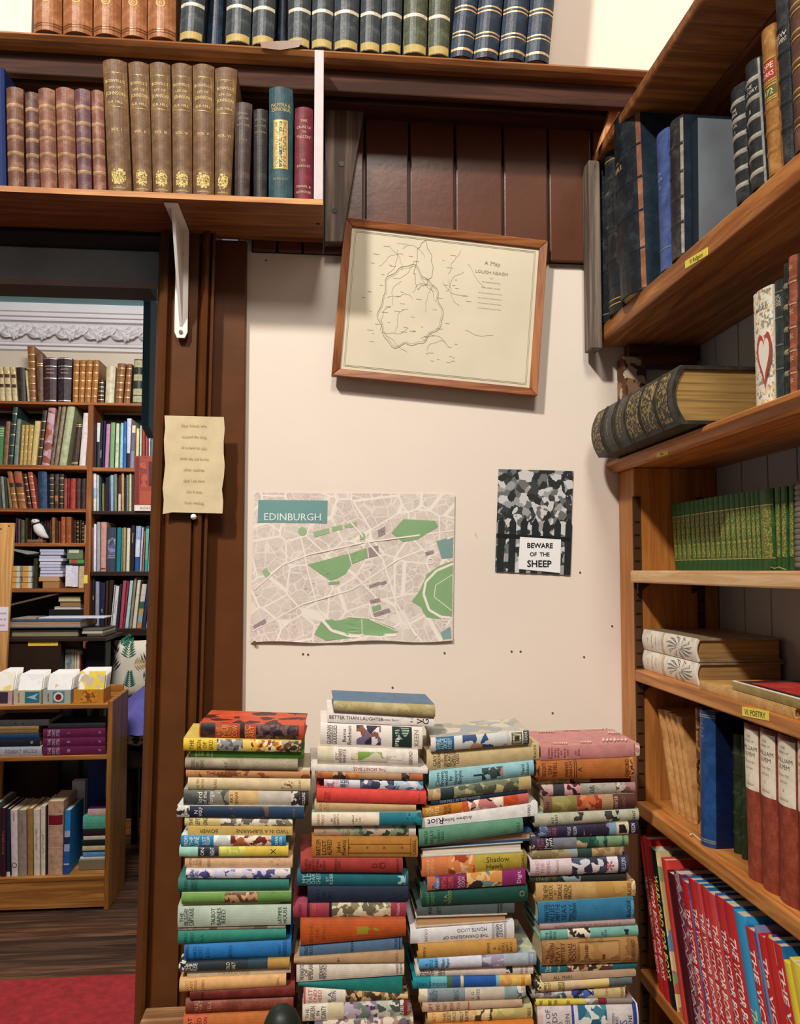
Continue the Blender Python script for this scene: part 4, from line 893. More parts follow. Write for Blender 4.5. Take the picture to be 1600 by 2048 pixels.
tag(MB().box((aY(5, 30, 1.52).x, 1.52, zut), (aY(64, 30, 1.52).x, 1.63, zut+.24)).build('box_file', paint('d8d0c4', .6), bevel=.002), 'off-white upright box at the left end of the top wall shelf', 'box')
# pale paperbacks with black title blocks lying in the lowest compartment
Xp = .66; za = aX(1310, 2018, Xp).z; n_ = 4; t_ = .024; z = za-t_*n_-.001
o = tag(MB().box((Xp+.004, 1.30, Z7+.0005), (Xp+.135, 1.52, z)).build('archive_box', paint('8a7a68', .7, .1, 20), bevel=.002), 'plain cardboard box under the pale paperbacks in the lowest compartment', 'box')
for i in range(n_):
    q = Quad((Xp, 1.31, z+.0004), (Xp, 1.31, z+t_), (Xp, 1.52, z+.0004), (Xp, 1.52, z+t_), (1, 0, 0), .13, .03)
    book(q, f'pale paperback with black title blocks at the foot of the bookcase, {NUM[n_-1-i]} from the top', 'e0d2c8', dict(N=3, pat=[(.1, .22, .1, .6, paint('1c1a1a', .5)), (.5, .56, .1, .9, paint('2a2626', .5)), (.8, .86, .3, .9, paint('2a2626', .5))]), 'pale paperbacks in the lowest compartment')
    z += t_+.0006

pts = [aZ(1434, 1690, Z5+.002), aZ(1415, 1690, Z5+.0015), aZ(1398, 1678, Z5+.0015), aZ(1386, 1668, Z5+.002), aZ(1381, 1669, Z5+.006)]
tag(MB().tube(pts, .0014, 6).build('ribbon', paint('d8c8b0', .7), smooth=True), 'pale bookmark ribbon trailing from the tall royal blue book', 'ribbon')
pts = [aX(x, y_, .690) for x, y_ in ((1541, 1134), (1549, 1137), (1558, 1134), (1567, 1138), (1572, 1139))]
tag(MB().tube(pts, .0008, 6).build('ribbon', paint('b8a878', .7), smooth=True), 'thin frayed thread hanging before the small green volumes', 'thread')
# ================================================================= TABLE WITH FOUR STACKS OF BOOKS
ZT = aY(1180, 2080, YS).z
tb = thing('table', 'wooden table carrying the four stacks of old books', 'table', V((.1, 1.4, 0)))
tx0 = aY(275, 2014, 1.53).x; tyb = aZ(330, 2013, ZT).y
tx1 = aY(1270, 2000, YS).x
MB().box((tx0, 1.22, ZT-.028), (tx1, tyb, ZT)).build('table_top', wood('8a6040', 'b48a62', 'X', .45), tb, bevel=.003)
for x in (tx0+.03, tx1-.07):
    for y_ in (1.25, tyb-.06): MB().box((x, y_, 0), (x+.04, y_+.04, ZT-.028)).build('leg', wood('8a6040', 'b48a62', 'Z', .45), tb, bevel=.003)
for y_ in (1.262, tyb-.052): MB().box((tx0+.07, y_, ZT-.1), (tx1-.07, y_+.018, ZT-.028)).build('apron', W_OAKX, tb)
# dark rounded post head standing in front of the table
c = aY(565, 2010, 1.13)
kn = thing('post', 'dark round-topped post in front of the leftmost stack', 'post', V((c.x, 1.13, 0)))
MB().tube([(c.x, 1.13, 0), (c.x, 1.13, c.z-.035), (c.x, 1.13, c.z-.022), (c.x, 1.13, c.z-.010), (c.x, 1.13, c.z-.003), (c.x, 1.13, c.z)], [.026, .026, .0245, .019, .011, .001], 24).build('shaft', paint('20271f', .45), kn, smooth=True)
MB().tube([(c.x, 1.13, c.z-.05), (c.x, 1.13, c.z-.046)], .0275, 24).build('collar', paint('3a4236', .45), kn)
D1 = '2a2420'
def stack(items, where, Y0=YS):
    """items, top to bottom: (xl, xr, y top-left, y top-right, colour, description, options); each book rests on the next"""
    pts = []
    for it in items:
        A, B = aY(it[0], it[2], Y0), aY(it[1], it[3], Y0); pts.append((A, B))
    n = len(items); rr = random.Random(len(where)*7+n); low = [None]*n
    for i in range(n-1, -1, -1):
        A, B = pts[i]
        if i+1 < n:
            A2, B2 = pts[i+1]; f = lambda x: A2.z+(B2.z-A2.z)*(x-A2.x)/(B2.x-A2.x)
        else: f = lambda x: ZT
        low[i] = (f(A.x)+.0005, f(B.x)+.0005)
        A.z = max(A.z, low[i][0]+.0042); B.z = max(B.z, low[i][1]+.0042)
    for i, it in enumerate(items):
        xl, xr, yl, yr, col, desc, op = it
        A, B = pts[i]; zl_, zr_ = low[i]
        dy = op.get('dy', rr.uniform(-.004, .006)); y_ = Y0+dy
        lt, lb, rt, rb = V((A.x, y_, A.z)), V((A.x, y_, zl_)), V((B.x, y_, B.z)), V((B.x, y_, zr_))
        an = math.radians(op.get('yaw', rr.uniform(-2, 2)))
        D = op.get('D', min(.132, (B.x-A.x)*.66)); dv = V((math.sin(an), math.cos(an), 0))
        if op.get('fore'):                      # leaves towards us, spine at the back
            sh = dv*D; q = Quad(lt+sh, lb+sh, rt+sh, rb+sh, -dv, D, .1); q = Quad(rb+sh, lb+sh, rt+sh, lt+sh, -dv, D, .1) if False else Quad(lb+sh, lt+sh, rb+sh, rt+sh, -dv, D, .1)
        elif op.get('flip'): q = Quad(lt, lb, rt, rb, dv, D, op.get('rnd', .16))
        else: q = Quad(rb, rt, lb, lt, dv, D, op.get('rnd', .16))
        pl_ = 'top of' if i == 0 else f'{NUM[i]} from top in'
        b_ = book(q, f'{desc}, {pl_} the {where} stack', col, op, f'old books in the {where} stack')
K, W_, G_, RD = '2a2622', 'efe8e0', 'c2a35e', '8c2a22'
def P(*c, sc=60, s=0): return pict(c, sc, s)
Lx = lambda t, u, h=6, c=K: ('x', t, u, h, c)
S1 = [
 (399, 608, 1445, 1452, P('c8482c', 'd8583a', '3a2420', 'cc4a2e', sc=30, s=1), 'red and black pictorial novel', dict(wrap=1, board=P('d0502f', 'd85a38', '4a2822', 'cf4e30', sc=34, s=2), seg=[(0, 'b8442c'), (.01, P('2a1e22', '4a2a28', '241a20', sc=90, s=3)), (.15, 'a8412a'), (.385, '2a1e22'), (.43, 'a8412a'), (.54, P('2a1e26', '4a3038', '6a4a4a', '241a22', sc=110, s=4)), (.95, 'b8442c')], txt=[Lx('HE', .185, 8, 'd89a48'), Lx('NEB', .235, 8, 'd89a48'), Lx('UNTY', .285, 8, 'd89a48'), Lx('COW', .335, 8, 'd89a48'), Lx('SEC', .455, 8, 'd89a48'), Lx('ART', .50, 8, 'd89a48')], D=.12)),
 (368, 603, 1475, 1481, P('e0c040', 'd8b030', 'efd870', s=5), 'yellow pictorial dust-jacketed book', dict(board='d8c060', wrap=1, seg=[(0, 'e3c23c'), (.28, P('3a3a3c', '8a8a84', '5a5a58', 'c8c0a8', sc=110, s=6)), (.5, 'dcc060'), (.57, P('e0b840', '8a2a22', 'f0e0b0', 'a86a3a', sc=110, s=7)), (.83, P('3a3028', '6a4a30', 'b0a070', sc=120, s=8))], txt=[Lx('THE', .07, 7, '6a4a20'), Lx('SIGN', .13, 7, '6a4a20'), Lx('OF', .18, 6, '6a4a20'), Lx('GOLD', .23, 7, '6a4a20'), Lx('O', .885, 12, K)])),
 (380, 608, 1500.5, 1504, '4f8a34', 'thin bright green book', dict(rnd=.25, gilt=[.05, .19], gcol=paint('c8d48a', .5), gw=.0008, txt=[Lx('THE OAK', .075, 4.5, 'd0dc98'), Lx('TREE', .105, 4.5, 'd0dc98'), Lx('COOPER', .155, 4.5, 'd0dc98')])),
 (371, 596, 1515.5, 1519, leather('9c9079', 'b4a88e', .6), 'faded grey-beige cloth book', dict(rnd=.22, txt=[Lx('STORIES', .07, 6, '6a6050'), Lx('OF', .11, 5, '6a6050'), Lx('ROME', .15, 6, '6a6050'), Lx('R.P.', .36, 5, '6a6050')])),
 (372, 620, 1537, 1541, P('b4794a', 'c08a5a', '8a5030', 'b8865a', s=9), 'thin tan pictorial book', dict(board='d8cbb0', txt=[('a', 'THE RED FARM', .3, 6, '6a4028')])),
 (376, 621, 1555, 1558, 'd8c39a', 'cream cloth book with a small leaping figure', dict(txt=[Lx('THE TWO', .08, 5, 'a8864a'), Lx('PATHS', .12, 5, 'a8864a'), Lx('BLAKE', .22, 5, 'a8864a'), Lx('COLLINS', .91, 4, 'a8864a')], pat=[(.76, .85, .2, .8, P('d8c39a', '6a5a3a', 'd8c39a', '8a7850', sc=120, s=10))])),
 (367, 617, 1579, 1583, P('c8bba4', 'd4c8b0', s=1), 'grey and cream photographic-jacket book', dict(board='a8a8a4', wrap=1, seg=[(0, P('4a4e4c', '5a5e58', '3a3c3a', s=11)), (.22, P('4a4a46', '8a8678', 'bcb298', s=12)), (.36, 'd0b078'), (.60, 'c4bcae'), (.86, P('2a2626', 'd0c8bc', '3a3434', sc=110, s=13)), (.93, '2a2422')], txt=[Lx('lord', .13, 8, 'e8e4d8'), Lx('of the', .17, 6, 'e8e4d8'), Lx('forge', .215, 8, 'e8e4d8'), Lx('RICE', .38, 5, '7a4a20'), Lx('EDGAR', .42, 5, '7a4a20'), Lx('COLLINS', .96, 5, 'e8dcd0')])),
 (354, 608, 1611.5, 1613, '1f3050', 'navy jacketed book', dict(board='d8d8d4', wrap=1, seg=[(0, P('c8c4b8', '2a2a2a', 'e0dcd0', sc=120, s=14)), (.10, '1d2340'), (.21, '20344e'), (.40, P('20344e', '20344e', '6a4a34', '1c3046', sc=70, s=15)), (.72, '21405c')], txt=[Lx('SEA', .07, 5, 'e8e0d0'), Lx('N', .15, 6, 'd8dcea'), Lx('WOLF', .185, 6, 'e8e4da'), Lx('HALE', .92, 4, '9a5a6a')])),
 (369, 585, 1635, 1638, P('d8c890', 'a89a80', 'efe8d8', s=16), 'crumpled yellow and grey jacketed book', dict(board='d0c8b0', wrap=1, seg=[(0, 'd6c58a'), (.33, P('8a8070', 'd8d0c0', '6a6258', 'e4dcd0', sc=90, s=17))], txt=[Lx('THE', .06, 6, '3a3020'), Lx('LEFT', .12, 7, '3a3020'), Lx('LONG', .19, 7, '3a3020')])),
 (376, 585, 1653, 1654, 'cdae62', 'thin mustard paperback lying upside down', dict(flip=1, rnd=.03, txt=[('a', 'TWO IN A SUBMARINE', .29, 6, '4a3a20'), ('a', 'BOWER', .80, 6, '4a3a20')])),
 (363, 572, 1669, 1670, '2384b8', 'bright blue pictorial jacketed book', dict(board='d8e4e8', wrap=1, seg=[(0, '2a86b4'), (.31, P('e8e0d0', 'f0eae0', 'c8d0d0', s=18)), (.47, P('a85a3a', 'd8b890', '6a2a20', 'e8dcc8', sc=90, s=19)), (.86, '2384b8')], txt=[Lx('FROM', .05, 7, 'e8f0f0'), Lx('THE', .10, 6, 'e8f0f0'), Lx('LANE', .15, 8, 'e8f0f0'), Lx('JUST', .22, 6, 'e8f0f0'), Lx('WILLIAM', .26, 6, 'e8f0f0'), Lx('DEAN', .91, 5, 'e8f0f0'), Lx('& SON', .95, 5, 'e8f0f0')])),
 (359.5, 577, 1692, 1690, 'dcc050', 'mint, navy and yellow jacketed book', dict(board='b0d8c8', wrap=1, seg=[(0, '9ed0bc'), (.17, P('22253a', '2a2c40', '3a3c50', s=20)), (.36, P('c8d060', 'e0d870', '4a4a30', 'b8c050', sc=90, s=21)), (.6, 'dfc04c')], txt=[Lx('ON', .21, 6, 'e8e8d8'), Lx('NIGHT', .30, 7, 'e8e8d8'), Lx('X', .86, 9, '3a3020')])),
 (370, 585, 1712.5, 1711.5, 'd9b088', 'peach cloth book', dict(txt=[Lx('A HISTORY', .05, 5, 'a8784a'), Lx('OF', .08, 4, 'a8784a'), Lx('THE', .11, 4, 'a8784a'), Lx('CHALET', .14, 5, 'a8784a'), Lx('BRENT', .22, 5, 'a8784a')], pat=[(.80, .92, .25, .75, P('d9b088', 'b88a5c', 'd9b088', sc=150, s=22))])),
 (373, 581, 1737, 1737, P('c8c4d8', '8a8ab0', 'e0d4d4', '4a4a80', 'd8d0d8', sc=80, s=23), 'blue and lilac pictorial book', dict(board='d8d4dc', txt=[Lx('SEA', .06, 6, '2a3a6a'), Lx('GIRL', .10, 6, '2a3a6a'), Lx('OF', .21, 5, '2a3a6a')])),
 (357, 578.5, 1755.5, 1755, '2f7264', 'teal-green cloth book', dict(rnd=.22, txt=[Lx('THE GREEN', .07, 6, '1a4a40'), Lx('ISLAND', .13, 6, '1a4a40'), Lx('HARE', .16, 5, '1a4a40')], board='3a7a70')),
 (364, 583, 1784.5, 1781.5, '6f9a4c', 'leaf-green book with a brown vignette', dict(rnd=.2, board='b8c490', seg=[(0, '6d984a'), (.39, P('b08a64', '5a3a24', 'c8a078', '6a4a30', sc=110, s=24)), (.69, '5f8a40')], wrap=1)),
 (362, 560, 1808, 1804, 'e2d8a8', 'thin curled cream pamphlet', dict(rnd=.05, th=.0006, D=.125)),
 (356, 582, 1812.5, 1808.5, paint('b4c4b2', .25, .12, 40, .3), 'thick pale grey-green jacketed book', dict(rnd=.1, txt=[Lx('THE', .035, 6, '2a3a34'), Lx('WILLOUGHBY', .075, 7.5, '2a3a34'), Lx('CAPTAINS', .12, 8, '2a3a34'), Lx('TALBOT', .31, 7, '2a3a34'), Lx('BAINES', .36, 7, '2a3a34'), Lx('REED', .40, 7, '2a3a34'), Lx('LATIMER', .90, 6.5, '2a3a34'), Lx('HOUSE', .945, 6.5, '2a3a34')])),
 (355, 571, 1856, 1850, P('8a7c6a', '6a5c4e', 'a09484', s=25), 'thin grey-brown book', dict()),
 (356, 572, 1863.5, 1859, '2a8070', 'sea-green cloth book', dict(rnd=.2, txt=[Lx('KINGS', .07, 6, '185448'), Lx('QUEST', .13, 6, '185448'), Lx('G.A.', .22, 5, '185448')])),
 (368.6, 582.5, 1891, 1880.5, '1f6fb0', 'bright blue cloth book', dict(rnd=.18, gilt=[.02, .035, .93, .95], gcol=paint('14487a', .5), txt=[Lx('SIR WALTER', .10, 6, '134a84'), Lx('SCOTT', .15, 6, '134a84'), Lx('& CO', .22, 5, '134a84'), Lx('OLIVER', .43, 6, '134a84'), Lx('DENT', .89, 5, '134a84')])),
 (358.6, 579.5, 1924, 1915.5, '2a3640', 'dark slate pictorial jacketed book', dict(wrap=1, seg=[(0, P('d8d4cc', '1a1a1c', '3a3a3c', sc=120, s=26)), (.06, '28323a'), (.62, '2a4450'), (.80, 'b8904a')], txt=[Lx('THE', .08, 6, 'e8e4d8'), Lx('ICE', .115, 6, 'e8e4d8'), Lx('FLOE', .15, 6, 'e8e4d8'), Lx('OLD', .44, 6, 'd8d0b8'), Lx('SALT', .49, 6, 'd8d0b8')])),
 (374, 581.5, 1942, 1934.5, 'cdbda0', 'thin cream paper-backed book', dict(rnd=.06, txt=[('a', 'STALKY STORIES', .45, 5, '9a8660')])),
 (359.5, 572.5, 1957.5, 1947.5, 'dfae74', 'orange-buff cloth book', dict(txt=[Lx('SCOTT', .07, 5, 'a8743c'), Lx('LAST', .11, 5, 'a8743c'), Lx('VOYAGE', .15, 5, 'a8743c'), Lx('JONES', .22, 5, 'a8743c'), Lx('GALL', .92, 4, 'a8743c')])),
 (380, 590, 1982, 1970.5, leather('6a2420', '843630', .55), 'maroon cloth book', dict(txt=[Lx('IVANHOE', .12, 5, '3a1412')], board='8a3a34')),
 (371, 587, 2000, 1991.5, leather('7a3a2c', '985848', .5), 'thick worn red-brown book', dict(rnd=.25, txt=[Lx('TALES', .10, 6, 'c08a70'), Lx('THAT', .14, 6, 'c08a70'), Lx('TELL', .22, 6, 'c08a70')])),
 (367, 586, 2032, 2022, 'b8622c', 'orange cloth book with black lettering', dict(seg=[(0, 'c05c34'), (.22, 'b4662e')], wrap=1, txt=[Lx('WHAT', .06, 7, '2a1814'), Lx('HE', .10, 7, '2a1814'), Lx('DARED', .145, 7, '2a1814'), Lx('GORDON', .20, 6, '2a1814')])),
 (366, 588, 2072, 2063, '6a5a44', 'plain thick book at the foot', {}),
]
S2 = [
 (667, 870, 1401, 1409.5, P('b0a070', 'bcae80', 'a89866', s=30), 'buff-backed book with faded blue boards', dict(board='5f7a94', rnd=.2, D=.122, yaw=-1, dy=0)),
 (655, 868.6, 1422.5, 1435, 'efe6e0', 'white jacketed book titled Better Than Laughter', dict(rnd=.06, dy=.004, txt=[('a', 'BETTER THAN LAUGHTER', .27, 5.6, '3a3432'), ('a', 'Gunther Gorin', .58, 3.6, '6a605a'), Lx('V', .865, 11, '201c1c'), Lx('G', .92, 11, '201c1c')], pat=[(.75, .84, .05, .95, P('efe6e0', 'b8bcae', '8a9488', 'efe6e0', sc=80, s=31))])),
 (641, 845, 1445.5, 1453.5, paint('eae2da', .3, .05, 30), 'thick white jacket with a dark figure group', dict(rnd=.12, txt=[Lx('GUARDIAN', .085, 8, '4a3e3a'), Lx('GODDESSES', .135, 9, '4a3e3a'), Lx('Burma', .23, 6, '4a3e3a'), Lx('Redman', .28, 7, '4a3e3a'), Lx('KEEN', .94, 8, '9a8a6a')], pat=[(.35, .59, .12, .95, P('efe6e0', '4a3c50', '7a6a84', 'efe6e0', '8a5a48', '3a3040', sc=62, s=32)), (.70, .895, .05, .95, '24362e'), (.73, .865, .1, .9, P('d8e0d4', '24362e', '9ab0a0', '24362e', sc=90, s=33))])),
 (635, 836, 1492.5, 1500, P('e0d6c8', 'e6dcd0', s=34), 'cream jacket with a girl in a green skirt', dict(rnd=.18, seg=[(0, 'd8ccb0'), (.16, 'e2d8cc')], wrap=1, txt=[Lx('JOY', .19, 5, '6a5a4a'), Lx('& HER FRIENDS', .225, 6, '6a5a4a'), Lx('WHITE', .265, 6, '6a5a4a'), Lx('OXFORD', .925, 6.5, '5a4a44')], pat=[(.40, .69, .25, .8, P('e2d8cc', '8aa85a', '7a9a4a', '9ab46a', 'c8c0a8', sc=45, s=35)), (.33, .40, .35, .7, P('d8c8a8', 'b8a080', sc=60, s=36)), (.69, .84, .4, .62, P('e2d8cc', 'c8b4a0', 'e2d8cc', sc=60, s=37))])),
 (622, 855, 1528, 1535.5, 'e8e0d8', 'long thin white book with red lettering', dict(flip=1, rnd=.08, txt=[('a', 'THE SECRET BASE', .50, 5, 'b03a3a')])),
 (631, 845, 1542, 1547, P('b0744a', 'c08a5c', '8a4a2a', s=38), 'thin orange-brown pictorial book', dict(wrap=1, seg=[(0, P('b46a3c', 'c4824e', '9a5430', s=39)), (.16, P('2a2220', 'c09060', '4a3428', sc=120, s=40)), (.28, P('b46a3c', 'c4824e', '9a5430', s=39)), (.40, 'b48a64'), (.8, P('2a2220', 'c09060', '4a3428', sc=120, s=41)), (.88, 'b46a3c')])),
 (648, 846, 1556.5, 1561, 'e4e0e4', 'white jacket with a dark blue wave picture', dict(wrap=1, seg=[(0, P('d8b8c0', 'b07a88', 'e0d8e0', sc=110, s=42)), (.15, 'dde0ea'), (.36, P('e8e4e8', '3a4260', '6a7490', 'dcdce4', '4a5270', sc=70, s=43)), (.72, P('b8ccd8', '3a7aa8', 'e0e4e8', sc=80, s=44))], txt=[Lx('IRIS', .185, 8, '22304c'), Lx('TYLER', .225, 8, '22304c')])),
 (633, 852, 1574.5, 1581.5, 'd8473e', 'bright red cloth book', dict(rnd=.14, txt=[Lx('THE', .08, 5, 'a8302a'), Lx('RED', .11, 5, 'a8302a'), Lx('GALA', .93, 4, 'a8302a')])),
 (629, 832, 1602, 1607.5, 'cba878', 'tan cloth book', dict(txt=[Lx('A GIRL', .06, 5, 'b08a5a'), Lx('AT', .10, 5, 'b08a5a'), Lx('COT', .13, 5, 'b08a5a')])),
 (623.6, 843, 1623.5, 1623, 'e6d6be', 'cream and teal two-tone book', dict(board='8ab0b0', seg=[(0, 'e6d6be'), (.61, '237484'), (.86, P('237484', '1a4a54', '2a8090', sc=90, s=45))], txt=[Lx('LONDON', .06, 5, 'a89468'), Lx('PRIDE', .10, 5, 'a89468'), Lx('BY', .18, 4, '8a7454'), Lx('GERALD', .205, 4, '8a7454'), Lx('NORTH', .235, 4, '8a7454'), Lx('edited', .37, 4, '8a7454'), Lx('by', .40, 4, '8a7454'), Lx('Lea', .43, 4, '8a7454')])),
 (628, 832, 1651, 1649.5, P('8a9478', 'c0a890', '5a6a50', 'a87a6a', '3a4a38', 'b8b4a0', sc=75, s=46), 'green and pink pictorial book', dict(board='c8c4b8', wrap=1, seg=[(0, P('8a9070', 'c09880', 'a8a488', sc=75, s=47)), (.4, P('5a6a50', '3a4a38', '8a9a80', 'c8b4a0', sc=75, s=48)), (.93, 'e0d8d0')])),
 (623.6, 835, 1674, 1674, 'b07834', 'ochre cloth book with black lettering and stars', dict(rnd=.08, txt=[Lx('BARTLEM', .06, 7.5, '3a2414'), Lx('LOST', .115, 7.5, '3a2414'), Lx('ALFRED', .165, 8, '3a2414'), Lx('John', .25, 7, '3a2414'), Lx('Mowbray', .30, 7, '3a2414'), Lx('CASSELL', .965, 6, '4a2a14'), Lx('*', .36, 8, '5a2a14'), Lx('*', .53, 8, '5a2a14'), Lx('*', .69, 8, '5a2a14'), Lx('*', .86, 8, '5a2a14')], pat=[(.345, .93, .66, .69, '4a2a14'), (.345, .93, .20, .23, '4a2a14'), (.34, .345, .04, .96, '4a2a14'), (.93, .935, .04, .96, '4a2a14')])),
 (601, 805, 1713, 1713, '9c3630', 'brick-red cloth book', dict(rnd=.16, board='a84a40', txt=[Lx('THE CHRISTMAS', .055, 5, '5a1c18'), Lx('TREE', .09, 5, '5a1c18'), Lx('HOUSE', .125, 5, '5a1c18'), Lx('OF STORIES', .165, 5, '5a1c18'), Lx('BY', .20, 4, '5a1c18'), Lx('MANY', .23, 4, '5a1c18'), Lx('STEVENS', .345, 5, '5a1c18'), Lx('GILES', .375, 4, '5a1c18'), Lx('LONDON', .95, 4.5, '5a1c18'), Lx('O', .80, 10, '5a1c18'), Lx('G', .765, 8, '5a1c18'), Lx('D', .72, 8, '5a1c18')])),
 (594, 817, 1744, 1746, '1f6470', 'teal cloth book with silver lettering', dict(rnd=.14, board='3a7480', txt=[Lx('MY', .065, 7, 'a8ccd0'), Lx('OLD', .105, 7, 'a8ccd0'), Lx('OAK', .145, 7, 'a8ccd0'), Lx('CHEST', .19, 7, 'a8ccd0'), Lx('BY', .27, 5, 'a8ccd0'), Lx('RIDER', .305, 6, 'a8ccd0')], pat=[(.905, .975, .1, .75, P('a8ccd0', '1f6470', 'c8dcdc', sc=130, s=49))])),
 (615, 817, 1774, 1774, '1f2b3e', 'plain dark navy cloth book', dict(rnd=.12, txt=[Lx('RUN', .10, 6, '14203a'), Lx('ON', .16, 6, '14203a'), Lx('SET', .22, 6, '14203a')])),
 (586, 813, 1807, 1806, '8c3448', 'magenta and cream jacketed book', dict(rnd=.14, board='a84a60', wrap=1, seg=[(0, '9c3c50'), (.12, '4a1c2c'), (.145, 'a03e50'), (.315, '2e1626'), (.34, P('d8ceb0', '6a6448', 'e0d8bc', 'c8bc9a', '8a8060', sc=70, s=50)), (.86, '9a3a4c')], txt=[Lx('CHINA', .06, 6, '6a2438'), Lx('ROSES', .185, 6, 'd0643a'), Lx('Nelson', .925, 6, 'd8b0b8')])),
 (601, 811, 1838, 1836, 'b4501f', 'thick bright orange cloth book', dict(rnd=.14, board='b05a30', txt=[Lx('BEYOND', .10, 6, '9a4a1c'), Lx('THE', .16, 6, '9a4a1c'), Lx('WALL', .22, 6, '9a4a1c')], pat=[(.53, .64, .3, .7, P('b4501f', '8a8a2a', 'a0802a', sc=40, s=51)), (.64, .80, .45, .62, P('b4501f', 'b4501f', '8a8a2a', sc=60, s=52))])),
 (599, 804, 1889, 1871, '557392', 'slate-blue cloth book', dict(rnd=.1, board='c0c0bc', txt=[Lx('GERALD', .065, 6, '24364e'), Lx('ELLIS', .11, 6, '24364e'), Lx('NELSON', .51, 5, '24364e'), Lx('OXFORD', .94, 5, '24364e')], gilt=[.975], gcol=paint('2a3a6a', .5))),
 (588, 808, 1914, 1899, 'b59470', 'tan-brown cloth book', dict(rnd=.1, txt=[Lx('BY', .40, 5, '6a4a34'), Lx('GALL', .93, 5, '7a5a44')])),
 (593, 808, 1925, 1923, 'ddd2c4', 'cream jacket with black lettering', dict(rnd=.1, txt=[Lx('THE KNIGHTS', .05, 7, '3a3432'), Lx('OF', .09, 6, '3a3432'), Lx('REPERLAN', .13, 7.5, '3a3432'), Lx('HEREWARD', .225, 6.5, '3a3432'), Lx('MITFORD', .26, 6.5, '3a3432'), Lx('UNIVERSITY', .935, 4, '3a3432'), Lx('OF LONDON', .97, 4, '3a3432')])),
 (596.6, 805, 1964, 1950, '1f7a74', 'wedge-shaped green-teal cloth book', dict(rnd=.12)),
 (607, 816, 1975, 1989.5, 'e2dacd', 'cream jacket with red and black lettering', dict(rnd=.14, seg=[(0, 'c8606a'), (.02, 'e2dacd'), (.40, P('8a6a44', '3a2a20', 'c8a878', '5a4430', sc=90, s=53))], wrap=1, txt=[Lx('EAST', .065, 7, 'c05a50'), Lx('END', .11, 6, 'c05a50'), Lx('HERO', .155, 7, 'c05a50'), Lx('E.A.', .25, 7, '3a4448'), Lx('AUSTIN', .29, 7, '3a4448')])),
 (605, 814.5, 2009.5, 2000.5, 'dcd4c6', 'grey-purple pictorial jacket with a ship', dict(rnd=.12, seg=[(0, 'dcd4c6'), (.24, 'd0c8a4'), (.39, P('8a7a8e', '4a3a54', 'b8aab8', '6a8070', 'd0c8c8', sc=65, s=54)), (.71, P('8a9088', 'd0ccc0', '4a5450', 'b8bcb0', sc=65, s=55)), (.93, 'e0d8cc'), (.965, '8a2430')], wrap=1, txt=[Lx('THE', .045, 6, '6a5e54'), Lx('GARDEN', .095, 8, '4a403a'), Lx('IN', .145, 6, '4a403a'), Lx('SCANTY', .20, 8, '4a403a'), Lx('NEIL', .945, 7, '3a2c2c')])),
 (629, 826, 2042, 2031, P('c8c0a8', '8a9478', 'd8c8b8', 'a8847a', '6a5a6a', sc=70, s=56), 'flower-patterned pictorial book', dict(txt=[Lx('TONY', .20, 7, 'e8e0d0'), Lx('OLIVER', .95, 6, '3a3428')])),
 (612, 822, 2074, 2064, '54606a', 'plain grey book at the foot', {}),
]
